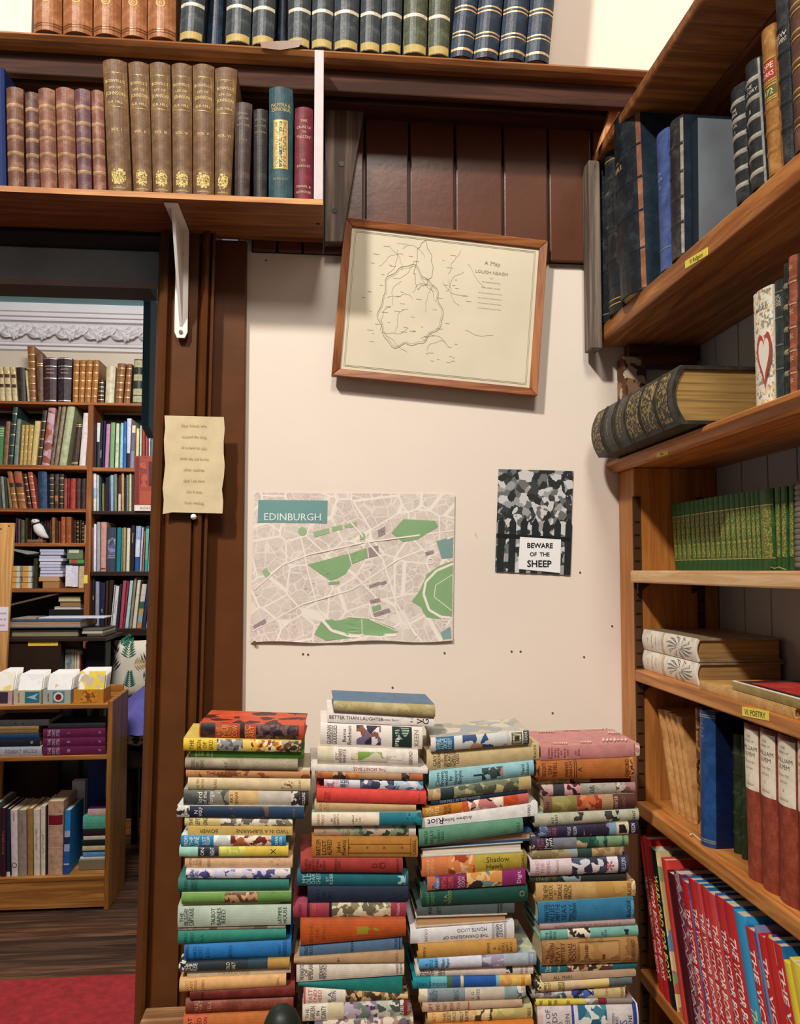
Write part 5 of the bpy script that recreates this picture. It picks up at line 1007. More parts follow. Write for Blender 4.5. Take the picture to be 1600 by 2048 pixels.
S3 = [
 (861, 1057, 1475, 1460, P('d4d8d8', 'c0c8c8', s=60), 'pictorial jacket with a climbing blue boy', dict(rnd=.16, board=P('b8b4a8', 'c8bca0', 'a0a4a4', 'd0c8b8', 'b0a898', sc=26, s=61), wrap=1, seg=[(0, 'e4dcd8'), (.05, '2a6286'), (.235, 'd6d6d2'), (.32, P('d0d0c8', '3a5a8a', '4a6ea0', 'c8ccc4', '2f4c78', 'b88a74', sc=48, s=62)), (.77, 'b8c4c0'), (.80, 'd8d4bc'), (.94, '4a4c4a')], txt=[Lx('SHINE', .075, 7, 'b8d4e4'), Lx('ALICE', .115, 7, 'b8d4e4'), Lx('AND', .15, 6, 'b8d4e4'), Lx('BOBBY', .19, 7, 'b8d4e4'), Lx('DEAN', .965, 5, 'd8d8d0')], pat=[(.82, .925, .08, .92, K), (.828, .917, .13, .87, 'd8cfae'), (.85, .9, .3, .7, K)])),
 (854, 1079, 1504, 1486, 'd0ba8a', 'long cream cloth book with black lettering', dict(rnd=.1, txt=[Lx('GAY', .07, 6.5, '4a4030'), Lx('GORDONS', .105, 6, '4a4030'), Lx('BY', .135, 3, '4a4030'), Lx('GEOFFREY', .165, 6, '4a4030'), Lx('BLAKE', .195, 6, '4a4030'), Lx('STORIES OF', .225, 4, '4a4030'), Lx('HIGHLAND', .245, 4, '4a4030'), Lx('LADS', .27, 5, '4a4030'), Lx('BLACKIE', .96, 5, '5a5040')])),
 (858, 1068, 1543, 1521, '8cbcc4', 'light blue jacket with script lettering', dict(rnd=.18, txt=[Lx('Clem', .08, 7, '22404a'), Lx('Brown', .12, 7, '22404a'), Lx('wood', .16, 7, '22404a'), Lx('by', .20, 6, '22404a'), Lx('Eleanor', .25, 6, '22404a'), Lx('Boyle', .29, 7, '22404a'), Lx('David', .89, 6, '22404a'), Lx('Dickson', .935, 6, '22404a')], pat=[(.42, .51, .45, .55, '22383c'), (.50, .70, .15, .85, P('8cbcc4', '3a4a4c', '8cbcc4', 'b0806a', '22383c', sc=80, s=63))])),
 (856, 1062, 1581, 1553, P('8a8a6a', '4a5244', 'b0a880', '2a3434', sc=60, s=64), 'olive and tan pictorial book', dict(rnd=.16, wrap=1, seg=[(0, P('c8a87a', 'a88a60', s=65)), (.12, '2a363a'), (.25, P('6a7054', '8a8a68', 'b8aa80', '4a5040', sc=60, s=66)), (.88, 'bfa470')], board='c0b8a4')),
 (862, 1056, 1603, 1580, '1d2b40', 'thin navy book', dict(rnd=.12, txt=[('a', 'THE MILL IN THE WOOD', .3, 4.5, '8a94a4')])),
 (845, 1058, 1616, 1587, 'cc7a28', 'orange jacket with dancing figures', dict(rnd=.12, wrap=1, seg=[(0, 'c4832a'), (.21, 'c87c26'), (.37, P('c85028', 'd86a38', 'e8d8c0', sc=60, s=67)), (.43, P('e0c8b0', 'c87a78', '2a1c1c', 'd8948c', 'efe0cc', sc=58, s=68)), (.76, P('c8502c', 'd86a3c', 'b84424', sc=60, s=69)), (.9, 'c8645c')], txt=[Lx('JUNE', .05, 7, 'f0dca0'), Lx('OF', .09, 6, 'f0dca0'), Lx('PEKE', .135, 7, 'f0dca0'), Lx('ELSIE', .215, 6, '4a2414'), Lx('ALLEN', .25, 6, '4a2414')])),
 (845, 1076, 1637.5, 1605.5, 'f0ecea', 'white book with hand-drawn black lettering', dict(flip=1, rnd=.05, txt=[('a', 'Riot', .89, 12, '1e1a1c'), ('a', 'Andrew Salkey', .70, 6, '2a2628'), Lx('Oxford', .075, 6, '2a2628')])),
 (837, 1045, 1658.5, 1636, '5a8a70', 'faded mid-green cloth book', dict(rnd=.16, txt=[Lx('WINTER', .07, 6, '2a5240'), Lx('KELLY', .12, 6, '2a5240'), Lx('B.', .155, 5, '2a5240'), Lx('CHERRY', .19, 5, '2a5240'), Lx('TREE', .225, 5, '2a5240'), Lx('GALE', .95, 5, '2a5240')])),
 (842, 1065, 1693, 1662, '25456e', 'blue-boarded book with its leaves facing out', dict(fore=1, pg=pages('d8b088'), dy=.006, th=.002)),
 (843, 1047, 1699, 1685, 'b8c4c4', 'pale paperback with its white leaves facing out', dict(fore=1, pg=pages('e4d8c4'), th=.0016)),
 (843.6, 1054, 1717, 1706, 'c8a038', 'orange and mustard jacket titled Shadow Hawk', dict(rnd=.12, wrap=1, seg=[(0, 'd27a48'), (.25, P('d4804a', '9a3a20', 'e0b890', 'd88a4c', sc=70, s=70)), (.50, 'b09a3a'), (.96, '8a7a34')], txt=[('a', 'Shadow', .72, 9, '3e3214', .72), ('a', 'Hawk', .69, 9, '3e3214', .30), Lx('ANDRE', .06, 5, 'e8b890'), Lx('NORTON', .10, 5, 'e8b890'), Lx('GOLLANCZ', .955, 4, '4a3a1c')])),
 (854, 1050, 1754.5, 1737, '7a2a5a', 'purple and orange spy-story jacket', dict(rnd=.1, wrap=1, seg=[(0, P('5a7aa8', 'b86a4a', '3a4a7a', sc=70, s=71)), (.12, '7a2450'), (.40, P('d8a060', '3a2a2a', 'e0b878', '6a8a8a', 'd0904e', sc=60, s=72)), (.76, '8a2a68')], txt=[Lx('Atom', .10, 7, 'c8d0e8'), Lx('FIFTH', .17, 9, 'e0603a'), Lx('COLUMN', .235, 9, 'e0603a'), Lx('Kelvin', .32, 6, 'd8b0c8'), Lx('COOK', .36, 6, 'd8b0c8'), Lx('Digit', .93, 7, 'e8d0e0')])),
 (844, 1055, 1782, 1768, '17493f', 'dark bottle-green cloth book', dict(rnd=.16, board='2a6054', txt=[Lx('GRANNY', .05, 6, '5a8a4a'), Lx('DANDY', .10, 6, '5a8a4a'), Lx('S.A.', .22, 6, '8a9a4a'), Lx('WOOD', .26, 6, '8a9a4a'), Lx('O', .945, 9, '8a8a4a')])),
 (835, 1030, 1815, 1806, '4e5a5a', 'shadowed grey book', dict(rnd=.08, txt=[Lx('WAR', .13, 7, '1e2626'), Lx('SET', .22, 7, '1e2626'), Lx('GIBB', .86, 5, '1e2626')], gilt=[.83], gcol=paint('2a3232', .6))),
 (832, 1015, 1835, 1829, 'c8b8a8', 'book with tan leaves facing out', dict(fore=1, pg=pages('bd9468'), th=.0018, dy=.003)),
 (821, 1029, 1859, 1844, 'e0dfe0', 'thick white jacket lettered upside down', dict(flip=1, rnd=.1, txt=[('a', 'THE CHANGELING OF', .47, 5.5, '3a3a40', .72), ('a', 'MONTE LUCIO', .41, 5.5, '3a3a40', .32), Lx('VIOLET', .13, 6, '3a3a40'), Lx('NEEDHAM', .165, 6, '3a3a40'), Lx('COLLINS', .85, 5, '8a8a90')], gilt=[.09, .205], gcol=paint('a8a8ac', .6), gw=.002)),
 (836, 1032, 1889.5, 1878, 'c0904a', 'ochre cloth book lying upside down', dict(flip=1, rnd=.12, txt=[Lx('SOME', .06, 5, '6a4a1c'), Lx('HAPPY', .10, 5, '6a4a1c'), Lx('TALES', .14, 5, '6a4a1c'), Lx('OF', .18, 5, '6a4a1c'), Lx('*', .24, 9, '6a4a1c'), Lx('BAKER', .29, 5, '6a4a1c'), Lx('WARNE', .94, 5, '6a4a1c')])),
 (837.6, 1071, 1916, 1902, 'c4d0e0', 'pale blue jacket fading to white', dict(rnd=.18, board=P('b0b8a0', 'c8c8a8', '8a98a0', sc=40, s=75), wrap=1, seg=[(0, '5aa4d4'), (.16, 'a4c4e0'), (.25, 'd2d4e2'), (.53, P('d2d4e2', '9a94ac', 'c0bccc', '7a7494', sc=65, s=73)), (.72, 'a8b4c0'), (.93, '8494a4')], txt=[Lx('A', .06, 5, '2a4a7a'), Lx('LITTLE', .10, 6, '2a4a7a'), Lx('SHIP', .145, 6, '2a4a7a'), Lx('William', .20, 6, '2a3a5a'), Lx('Mayne', .24, 6, '2a3a5a'), Lx('OXFORD', .96, 5, 'd8dce4')])),
 (833, 1067, 1938, 1929, 'dcd0c6', 'cream book with a round black emblem', dict(rnd=.14, txt=[Lx('THE', .045, 6, '4a2a2a'), Lx('LATE', .075, 6, '4a2a2a'), Lx('ROAD', .105, 6, '4a2a2a'), Lx('HOME', .135, 6, '4a2a2a'), Lx('ERIC', .20, 6, '4a2a2a'), Lx('LEE', .225, 6, '4a2a2a'), Lx('BODLEY', .90, 5, '8a7a74'), Lx('HEAD', .94, 5, '8a7a74')], pat=[(.765, .82, .2, .85, P('211d1d', '211d1d', 'dcd0c6', '211d1d', sc=170, s=74))])),
 (826, 1062, 1956, 1951, '1f5f9a', 'teal, blue and yellow jacketed book', dict(rnd=.16, wrap=1, seg=[(0, '1f8a94'), (.15, '6ab0bc'), (.285, '4a6a4a'), (.33, '2a5a94'), (.40, 'd8c89a'), (.425, '1f55a0'), (.70, '7ab0cc'), (.73, P('d8b05a', 'e0bc6a', 'd0985a', s=76))], txt=[('a', 'Joan Simpson', .16, 7, '1a4a7a'), Lx('DENT', .93, 6, 'a8642a')])),
 (837.6, 1051, 1978.5, 1972.5, '8a979e', 'grey-blue jacket with worn cream corners', dict(rnd=.16, wrap=1, seg=[(0, P('d0c0a4', 'b8a488', 'e0d4bc', s=77)), (.08, '84929a'), (.43, 'c4bcac'), (.80, '8aa0a0'), (.92, P('8aa0a0', '4a5c5a', 'c8d0cc', 'b89a80', sc=100, s=78))], txt=[Lx('THE', .11, 5, '4a5a68'), Lx('MOON', .135, 5, '4a5a68'), Lx('MAN', .16, 5, '4a5a68'), Lx('NIGHT', .335, 5, '4a5a68'), Lx('WATCH', .36, 5, '4a5a68'), Lx('E. G.', .50, 5, '5a6a5a'), Lx('BATES', .55, 6, '5a6a5a')])),
 (844.6, 1044, 2006, 1999, 'c0a68c', 'thin fawn book with faded red lettering', dict(rnd=.1, txt=[Lx('JIM', .08, 7, 'a04a40'), Lx('AND', .15, 7, 'a04a40'), Lx('WALLY', .22, 7, 'a04a40'), Lx('BUSH', .29, 7, 'a04a40'), Lx('TO', .36, 6, 'a04a40')], gilt=[.46], gcol=paint('a04a40', .6))),
 (855, 1065, 2024, 2012.5, 'd8b878', 'yellow-cream pictorial jacket with a small bird', dict(rnd=.18, board='d0c8a0', wrap=1, seg=[(0, 'd8b070'), (.2, 'd2b684'), (.42, P('d2b684', 'c8a868', '4a3a24', 'd8c090', sc=75, s=79)), (.62, P('c0b478', 'd0bc80', 'b0a468', sc=50, s=80))], txt=[Lx('LAZY', .06, 6, 'c8783a'), Lx('THE', .16, 6, '6a5a34'), Lx('LUCKY', .20, 7, '6a5a34'), Lx('PLACE', .25, 6, '6a5a34'), Lx('MOLLY', .32, 6, '4a3020'), Lx('KAYE', .37, 6, '4a3020'), Lx('STIR', .57, 8, 'e8e0c0'), Lx('CASSELL', .965, 6, '3a2c1c')])),
 (857, 1066, 2050, 2039, 'cc7a2a', 'orange book at the foot of the pile', dict(rnd=.12)),
]
S4 = [
 (1080, 1277, 1492, 1486.5, 'c48480', 'wide pink cloth book with white-stamped cover', dict(rnd=.08, D=.135, yaw=0, dy=-.004, board='c68a86', txt=[Lx('Golden', .075, 5, '8a3c3c'), Lx('Pictures', .105, 5, '8a3c3c'), Lx('of the', .14, 4.5, '8a3c3c'), Lx('world', .17, 5, '8a3c3c'), Lx('we', .20, 4.5, '8a3c3c'), Lx('live in', .235, 5, '8a3c3c'), Lx('told', .265, 4.5, '8a3c3c'), Lx('by', .345, 4.5, '8a3c3c'), Lx('Jean', .375, 5, '8a3c3c')], pat=[(.945, .95, .02, .98, '5a2c2a'), (.955, .998, .02, .98, pict(['c48480', 'e0c8b8', 'd8c0a8'], 150, 81))])),
 (1071, 1265, 1521, 1512, 'b06a30', 'orange-brown cloth book with frayed ends', dict(rnd=.14, wrap=1, seg=[(0, P('4a2a22', 'b06a30', '6a4434', sc=130, s=82)), (.03, 'ac6630'), (.95, P('b47236', '5a3424', 'c88a50', sc=130, s=83))], txt=[Lx('THE SCOUTS', .075, 7, '4a2418'), Lx('ON', .135, 7, '4a2418'), Lx('THE HILL', .185, 8, '4a2418'), Lx('WINIFRED', .305, 6, '4a2418'), Lx('DARCH', .345, 6, '4a2418'), Lx('OXFORD', .925, 7, '4a2418'), Lx('A', .44, 8, '4a2418')], gilt=[.385, .405], gcol=paint('4a2418', .6), gw=.0006)),
 (1078, 1264, 1558, 1556, P('c8a878', 'b08a6a', s=84), 'thin cream, green and red book', dict(wrap=1, seg=[(0, P('d0bc8c', 'b89a60', s=85)), (.22, 'a0a468'), (.31, P('7a2a2a', 'c8a890', s=86)), (.40, 'b89a7c'), (.56, '6a241f')], dy=.008)),
 (1084, 1271, 1571, 1565, P('a8a094', '8a847a', s=87), 'grey-black jacket with a pink fan figure', dict(wrap=1, rnd=.18, seg=[(0, P('c88a84', '3a3434', 'b8a8a0', sc=110, s=88)), (.12, '3c3e40'), (.24, P('c88a8c', '2a2628', 'd8a0a0', sc=70, s=89)), (.41, P('a8a498', '989488', s=90)), (.79, P('c8beb0', '5a5048', 'b0a698', sc=110, s=91)), (.89, P('a87a78', 'c09088', '7a5450', s=92))], txt=[Lx('THE', .52, 5, '2a2624'), Lx('FAN', .545, 5, '2a2624')])),
 (1087, 1270, 1595, 1587, P('9a8a5a', '8a7a50', s=93), 'brown pictorial jacket with a red hunting scene', dict(rnd=.2, wrap=1, board='b8a888', seg=[(0, '7a5440'), (.09, P('8f8a50', 'a09860', '80783f', sc=50, s=94)), (.36, P('8a3424', 'b8643c', '5a2018', 'c87a50', sc=70, s=95)), (.63, 'a88860'), (.755, '54302a')], txt=[Lx('THE', .04, 6, '3a2420'), Lx('HUNTER', .785, 6, 'c8b0a0'), Lx('GRINT', .87, 6, '8a6054')])),
 (1069, 1277, 1628, 1617.5, P('a8a890', 'b4b49c', s=96), 'sage-grey jacket with galloping animals', dict(rnd=.2, board='8ab0ac', txt=[Lx('KIT', .17, 5, '3a3a34'), Lx('HUNT', .205, 5, '3a3a34'), Lx('DENT', .95, 5, '2a2a28')], pat=[(.37, .74, .1, .95, P('aeae96', '2a2a26', 'b8b49c', 'c0a888', '3a3a34', 'aeae96', sc=60, s=97)), (.74, .81, .1, .95, P('2a2c2a', 'aeae96', '3a3c38', sc=90, s=98))])),
 (1079, 1275, 1654.5, 1642, P('2a2440', '3a3050', s=99), 'dark violet jacket with a small crest', dict(rnd=.16, wrap=1, seg=[(0, P('7a90b0', '4a5a80', s=100)), (.07, '3a2a44'), (.18, '2c2842'), (.44, P('2a2238', '7a7088', '2a2238', '2e263e', sc=60, s=101)), (.70, '7a98b0'), (.775, 'd0c8a0'), (.90, '221c30')], txt=[Lx('LOST', .09, 7, 'b06a84'), Lx('GOLD', .14, 7, 'b06a84'), Lx('PHYLLIS', .29, 6, 'd0ccd8'), Lx('NELSON', .35, 6, 'd0ccd8'), Lx('NELSON', .945, 7, 'e0dce8')], pat=[(.80, .88, .15, .85, P('211c22', 'd0c8a0', '211c22', sc=110, s=102))])),
 (1063, 1256, 1675, 1668, P('8a9080', '9aa088', s=103), 'grey and green jacket with a fir branch', dict(rnd=.2, wrap=1, seg=[(0, P('b8b0a8', '3a3240', s=104)), (.05, '35303e'), (.22, P('767a86', '86888e', s=105)), (.46, P('c0ac84', '2a4a40', 'a89870', sc=70, s=106)), (.57, P('2a5248', '3a6a58', '1f443c', '6a9478', sc=65, s=107)), (.78, '7a9a70')], txt=[Lx('Jane', .06, 7, 'a85a78'), Lx('Ellen', .10, 7, 'a85a78'), Lx('Mary', .15, 7, 'e8e4e4'), Lx('Lynn', .19, 7, 'e8e4e4'), Lx('Nelson', .94, 6, '22443a')])),
 (1064, 1244, 1702.5, 1694, P('9a8a68', 'a89870', '6a6048', s=108), 'thin brown and grey pictorial book', dict(wrap=1, seg=[(0, P('a0906a', '80744f', sc=90, s=109)), (.36, P('8a9aa0', 'a8906a', sc=70, s=110)), (.5, '2a4440'), (.66, P('b09468', '8a7450', sc=80, s=111))])),
 (1059.5, 1256, 1719, 1711.5, 'd8ccd0', 'white and black jacket with a red star crest', dict(rnd=.2, wrap=1, seg=[(0, 'd4c4c8'), (.42, P('2c3044', 'd8d4dc', '4a5068', '22242e', 'c8c8d0', sc=65, s=112)), (.78, 'e0d8dc'), (.89, '343650')], txt=[Lx('BEHIND', .07, 7, 'c08a94'), Lx('THE', .12, 7, 'c08a94'), Lx('WATERFALL', .18, 7, 'c08a94'), Lx('Winifred', .27, 6, 'c08a94'), Lx('NELSON', .945, 8, 'c8ccdc'), Lx('*', .835, 26, 'b03038')])),
 (1061, 1255, 1754, 1745.5, '2e3a34', 'dark green-black pictorial book', dict(dy=.006, wrap=1, seg=[(0, P('2e3428', '4a4a34', s=113)), (.28, P('20383e', '8aa0a0', '1c3036', sc=60, s=114)), (.52, '2c322c')], txt=[('a', 'STAG', .12, 6, '6a8a5a')])),
 (1072.5, 1272, 1768, 1764, 'c09a5c', 'sandy cloth book lettered in dark brown', dict(rnd=.12, wrap=1, seg=[(0, 'c4a066'), (.6, P('b98f4e', 'c29a5a', 'b0863f', sc=30, s=115)), (.96, P('b08858', 'e0d0b0', 'c8b088', sc=150, s=116))], txt=[Lx('THE NEW', .095, 8, '4a3018'), Lx('SCHOOL', .145, 8, '4a3018'), Lx('AT', .19, 5, '4a3018'), Lx('SCAWDALE', .235, 8, '4a3018'), Lx('ANGELA', .295, 6.5, '4a3018'), Lx('BRAZIL', .335, 6.5, '4a3018'), Lx('BLACKIE', .935, 7, '5a3418')])),
 (1076, 1267, 1806.5, 1795, '2f7499', 'thick blue cloth book lettered in navy', dict(rnd=.12, wrap=1, seg=[(0, '2f7499'), (.97, P('2f7499', '5a94b0', sc=150, s=117))], board='5a94a8', txt=[Lx('WHEN THE', .085, 8, '152a48'), Lx('ALLIES', .14, 9, '152a48'), Lx('SWEPT THE', .20, 8, '152a48'), Lx('SEAS', .265, 9, '152a48'), Lx('PERCY F.', .335, 6.5, '152a48'), Lx('WESTERMAN', .375, 6.5, '152a48'), Lx('BLACKIE', .945, 7, '152a48')])),
 (1079, 1270, 1849, 1838.5, 'a48c88', 'thin pinkish-grey book', dict(rnd=.2, txt=[('a', 'AUSTRALIAN TALES OF PENGUIN ISLAND', .5, 4.5, '7a5c5a')])),
 (1080.6, 1275, 1861, 1850.5, '7ab4a8', 'mint-green jacket with a black and white picture', dict(rnd=.16, wrap=1, seg=[(0, '78b2a6'), (.275, P('e4dcc8', '2a2622', 'd0c8b4', '3a342e', sc=100, s=118)), (.505, '78b2a6')], txt=[Lx('THE', .06, 5, '24443e'), Lx('GREEN', .10, 5, '24443e'), Lx('HOUSE', .14, 5, '24443e'), Lx('BY', .63, 4, '24443e'), Lx('ELSA', .66, 4, '24443e')], pat=[(.83, .90, .25, .75, P('78b2a6', '1e2a28', '78b2a6', sc=90, s=119))])),
 (1083, 1274, 1881, 1872, P('9a7444', 'a47e4c', '8a6438', sc=40, s=120), 'thick brown jacket with a drawn map panel', dict(rnd=.14, txt=[Lx('THE', .055, 7, '5a2a20'), Lx('PENRHYN', .10, 8, '5a2a20'), Lx('PLAY', .155, 8, '5a2a20'), Lx('MYSTERY', .21, 8, '5a2a20'), Lx('MICHAEL', .285, 7, '5a2a20'), Lx('POOLE', .325, 7, '5a2a20'), Lx('OXFORD', .945, 7, '4a2418')],
   pat=[(.375, .378, .12, .9, '5a3a20'), (.80, .803, .12, .9, '5a3a20'), (.375, .803, .88, .90, '5a3a20'), (.375, .803, .12, .14, '5a3a20'), (.44, .475, .3, .8, '6a3424'), (.62, .65, .2, .42, '6a3424'), (.39, .79, .2, .84, P('9a7444', 'b08a58', '8a6438', 'a67e4a', sc=45, s=121))])),
 (1080.6, 1275, 1931.5, 1924.5, '1f6878', 'thin teal pictorial book', dict(rnd=.14, wrap=1, seg=[(0, '1f6878'), (.28, P('b89a70', '3a2a2a', 'd8c8b0', '5a3a30', sc=90, s=122)), (.745, '1f6474')], txt=[Lx('The', .07, 5, 'c8dcdc'), Lx('Isle', .10, 5, 'c8dcdc'), Lx('Nora', .19, 5, 'c8dcdc')])),
 (1083, 1271, 1949.5, 1939.5, 'b49a7c', 'thin fawn book lettered along the spine', dict(rnd=.05, txt=[('a', 'ALL  MARS', .22, 5, '4a3a2c')])),
 (1070, 1263, 1963, 1952, 'd2bc8c', 'cream book with grey end and yellow beam', dict(rnd=.22, wrap=1, seg=[(0, P('3a3630', 'd8c89a', '2a2620', sc=160, s=123)), (.06, 'd6c288'), (.30, 'd4c0a0'), (.46, P('d8be6a', 'd4c0a0', 'd8c47a', sc=30, s=124)), (.76, '5a6a68')], txt=[Lx('FAMILY', .10, 5, '3a3020'), Lx('TO LET', .14, 5, '3a3020'), Lx('WHITE', .25, 6, '3a3020'), Lx('BOAR', .285, 6, '3a3020')])),
 (1065, 1251, 1986, 1971.5, 'd4c498', 'cream jacket with a bright blue figure', dict(rnd=.16, wrap=1, seg=[(0, P('b0a8a4', '5a5460', '8a8484', sc=120, s=125)), (.24, P('6a90a8', '3a5470', 'c8c8b8', sc=80, s=126)), (.37, 'd4c8b4'), (.42, P('2f4a9a', '4a6ac0', '2a2a3a', 'c8c0b0', sc=70, s=127)), (.66, 'd0be8a')], txt=[Lx('TIM', .80, 5, '8a7a4a'), Lx('FABER', .965, 5, '6a5a3a')])),
 (1072.5, 1266, 2000.5, 1999, 'd8c850', 'yellow book with a red band', dict(rnd=.16, dy=.003, wrap=1, seg=[(0, 'd9ca54'), (.5, P('b0b0a8', 'd0ccc0', '6a7070', sc=90, s=128)), (.64, '7a1f30'), (.73, P('b8b0a4', '8a827a', sc=60, s=129))], txt=[Lx('WE', .05, 6, '3a3410'), Lx('BE', .14, 6, '3a3410'), Lx('THE', .20, 6, '3a3410'), Lx('TWO', .33, 6, '3a3410')])),
 (1075, 1276, 2013.5, 2009, 'c8c0c0', 'thick white jacket with a blue-bordered picture', dict(rnd=.12, wrap=1, seg=[(0, P('c8b0ac', 'd0c8c8', sc=60, s=130)), (.05, 'ccc4c4'), (.335, '3a4a94'), (.36, 'd0ccd0'), (.40, P('2a6484', '3a7890', 'd0d4d0', '4a8894', '24586e', sc=50, s=131)), (.685, 'cac4c2'), (.945, '2a4090'), (.985, 'dcd8dc')], txt=[Lx('LAND OF', .10, 8, '4a4a5a'), Lx('DEEDS', .165, 9, '4a4a5a'), Lx('O', .22, 8, '4a4a5a'), Lx('QUEEN', .29, 7, '4a4a5a'), Lx('MODERN', .745, 5, '4a4a6a'), Lx('SERIES', .78, 5, '4a4a6a'), Lx('S', .845, 14, '5a6aa0'), Lx('DENE', .915, 7, '3a3a44')])),
]
stack(S1, 'leftmost'); stack(S2, 'second'); stack(S3, 'third'); stack(S4, 'rightmost')
# white decoration stamped on the pink cover
pk = [o for o in S.objects if o.get('label', '').startswith('wide pink')][0]
mb = MB(); zp = aY(1180, 1487.5, YS).z
def pinkpt(px, py): return aZ(px, py, zp+.0016)
for (x0, x1, y0, y1) in ((1075, 1108, 1459, 1465), (1126, 1160, 1457, 1461), (1172, 1206, 1456, 1459), (1215, 1240, 1460, 1469), (1203, 1255, 1474, 1484), (1106, 1135, 1483, 1488), (1160, 1183, 1480, 1486)):
    for k in range(7):
        xx = x0+(x1-x0)*(k+.5)/7; w2 = (x1-x0)/9; hh = (y1-y0)/2*random.uniform(.4, 1); cy = (y0+y1)/2
        q4 = [pinkpt(xx-w2/2, cy), pinkpt(xx, cy-hh), pinkpt(xx+w2/2, cy), pinkpt(xx, cy+hh)]; mb.add(q4, [(0, 1, 2, 3)])
tag(mb.build('stamped_design', paint('e0c4b4', .6), pk), kind='stuff')
# ================================================================= BACK ROOM
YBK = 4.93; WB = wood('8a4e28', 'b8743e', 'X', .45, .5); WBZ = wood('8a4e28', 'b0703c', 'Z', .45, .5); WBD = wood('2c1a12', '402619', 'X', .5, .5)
def bz(py, px=100, Y=YF): return aY(px, py, Y).z
bk = thing('bookcase', 'tall wooden bookcase filling the far wall of the back room', 'bookcase', V((-1.3, 5.0, 0)))
xdv0, xdv1 = aY(172, 1000, YF).x, aY(183, 1000, YF).x
xrt = aY(330, 1000, YF).x
ZT0 = bz(804, 150); 
MB().box((-2.9, 5.135, 0), (xrt, 5.148, ZT0-.03)).build('back_panel', paint('1f130d', .6), bk)
def bshelf(x0, x1, py, px, m, pb, nm='shelf'):
    z = bz(py, px); zb = bz(pb, px); MB().box((x0, YF, zb), (x1, 5.135, z)).build(nm, m, bk, bevel=.003); return z
T0 = bshelf(-2.9, xrt, 804, 150, WB, 809.5, 'top_board')
MB().box((xdv0, YF+.002, 0), (xdv1, 5.135, bz(809.5, 150))).build('divider', WBZ, bk, bevel=.002)
L1 = bshelf(-2.9, xdv0, 930, 90, WB, 939); R1_ = bshelf(xdv1, xrt, 935, 230, WB, 943)
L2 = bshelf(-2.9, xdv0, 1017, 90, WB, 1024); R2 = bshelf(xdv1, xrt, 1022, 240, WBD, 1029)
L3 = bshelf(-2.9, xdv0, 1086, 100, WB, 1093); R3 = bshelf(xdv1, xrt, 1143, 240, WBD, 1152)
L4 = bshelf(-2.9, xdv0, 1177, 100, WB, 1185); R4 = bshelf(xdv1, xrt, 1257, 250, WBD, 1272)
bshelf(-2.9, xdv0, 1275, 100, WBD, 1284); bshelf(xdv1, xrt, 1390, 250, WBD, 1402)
MB().box((-2.9, YF+.01, 0), (xrt, YF+.03, .09)).build('plinth', WB, bk, bevel=.003)
c0, c1 = aY(168, 1150, YF-.002), aY(175, 1167, YF-.002)
o = MB().box((c0.x, YF-.0015, c1.z), (c1.x, YF-.0005, c0.z)).build('shelf_label', YEL, bk)
def FB(*cols, sc=18, s=0): return pict(list(cols), sc, s)
fl_ = lambda c, c2=None: leather(c, c2)
def rows(spec, Z, yb, where, group, D=.2):
    """spec lines: xbl xbr xtl xtr ytop colour description"""
    rowY([(s_[0], s_[1], s_[2], s_[3], s_[4], s_[5], s_[6], s_[7] if len(s_) > 7 else {}) for s_ in spec], YBK, Z, D, yb, where, group, rnd=.15, far=True)
CRM, TANB, CAR = fl_('cdb98a', 'e2d2a8'), fl_('a86a30', 'cc9048'), fl_('8e5a34', 'b87c4c')
bandg = dict(gilt=[.12, .3, .48, .66, .84]); lb2 = dict(lab=[(.22, .32, '5a3428'), (.5, .6, '4a3428')], gilt=[.16])
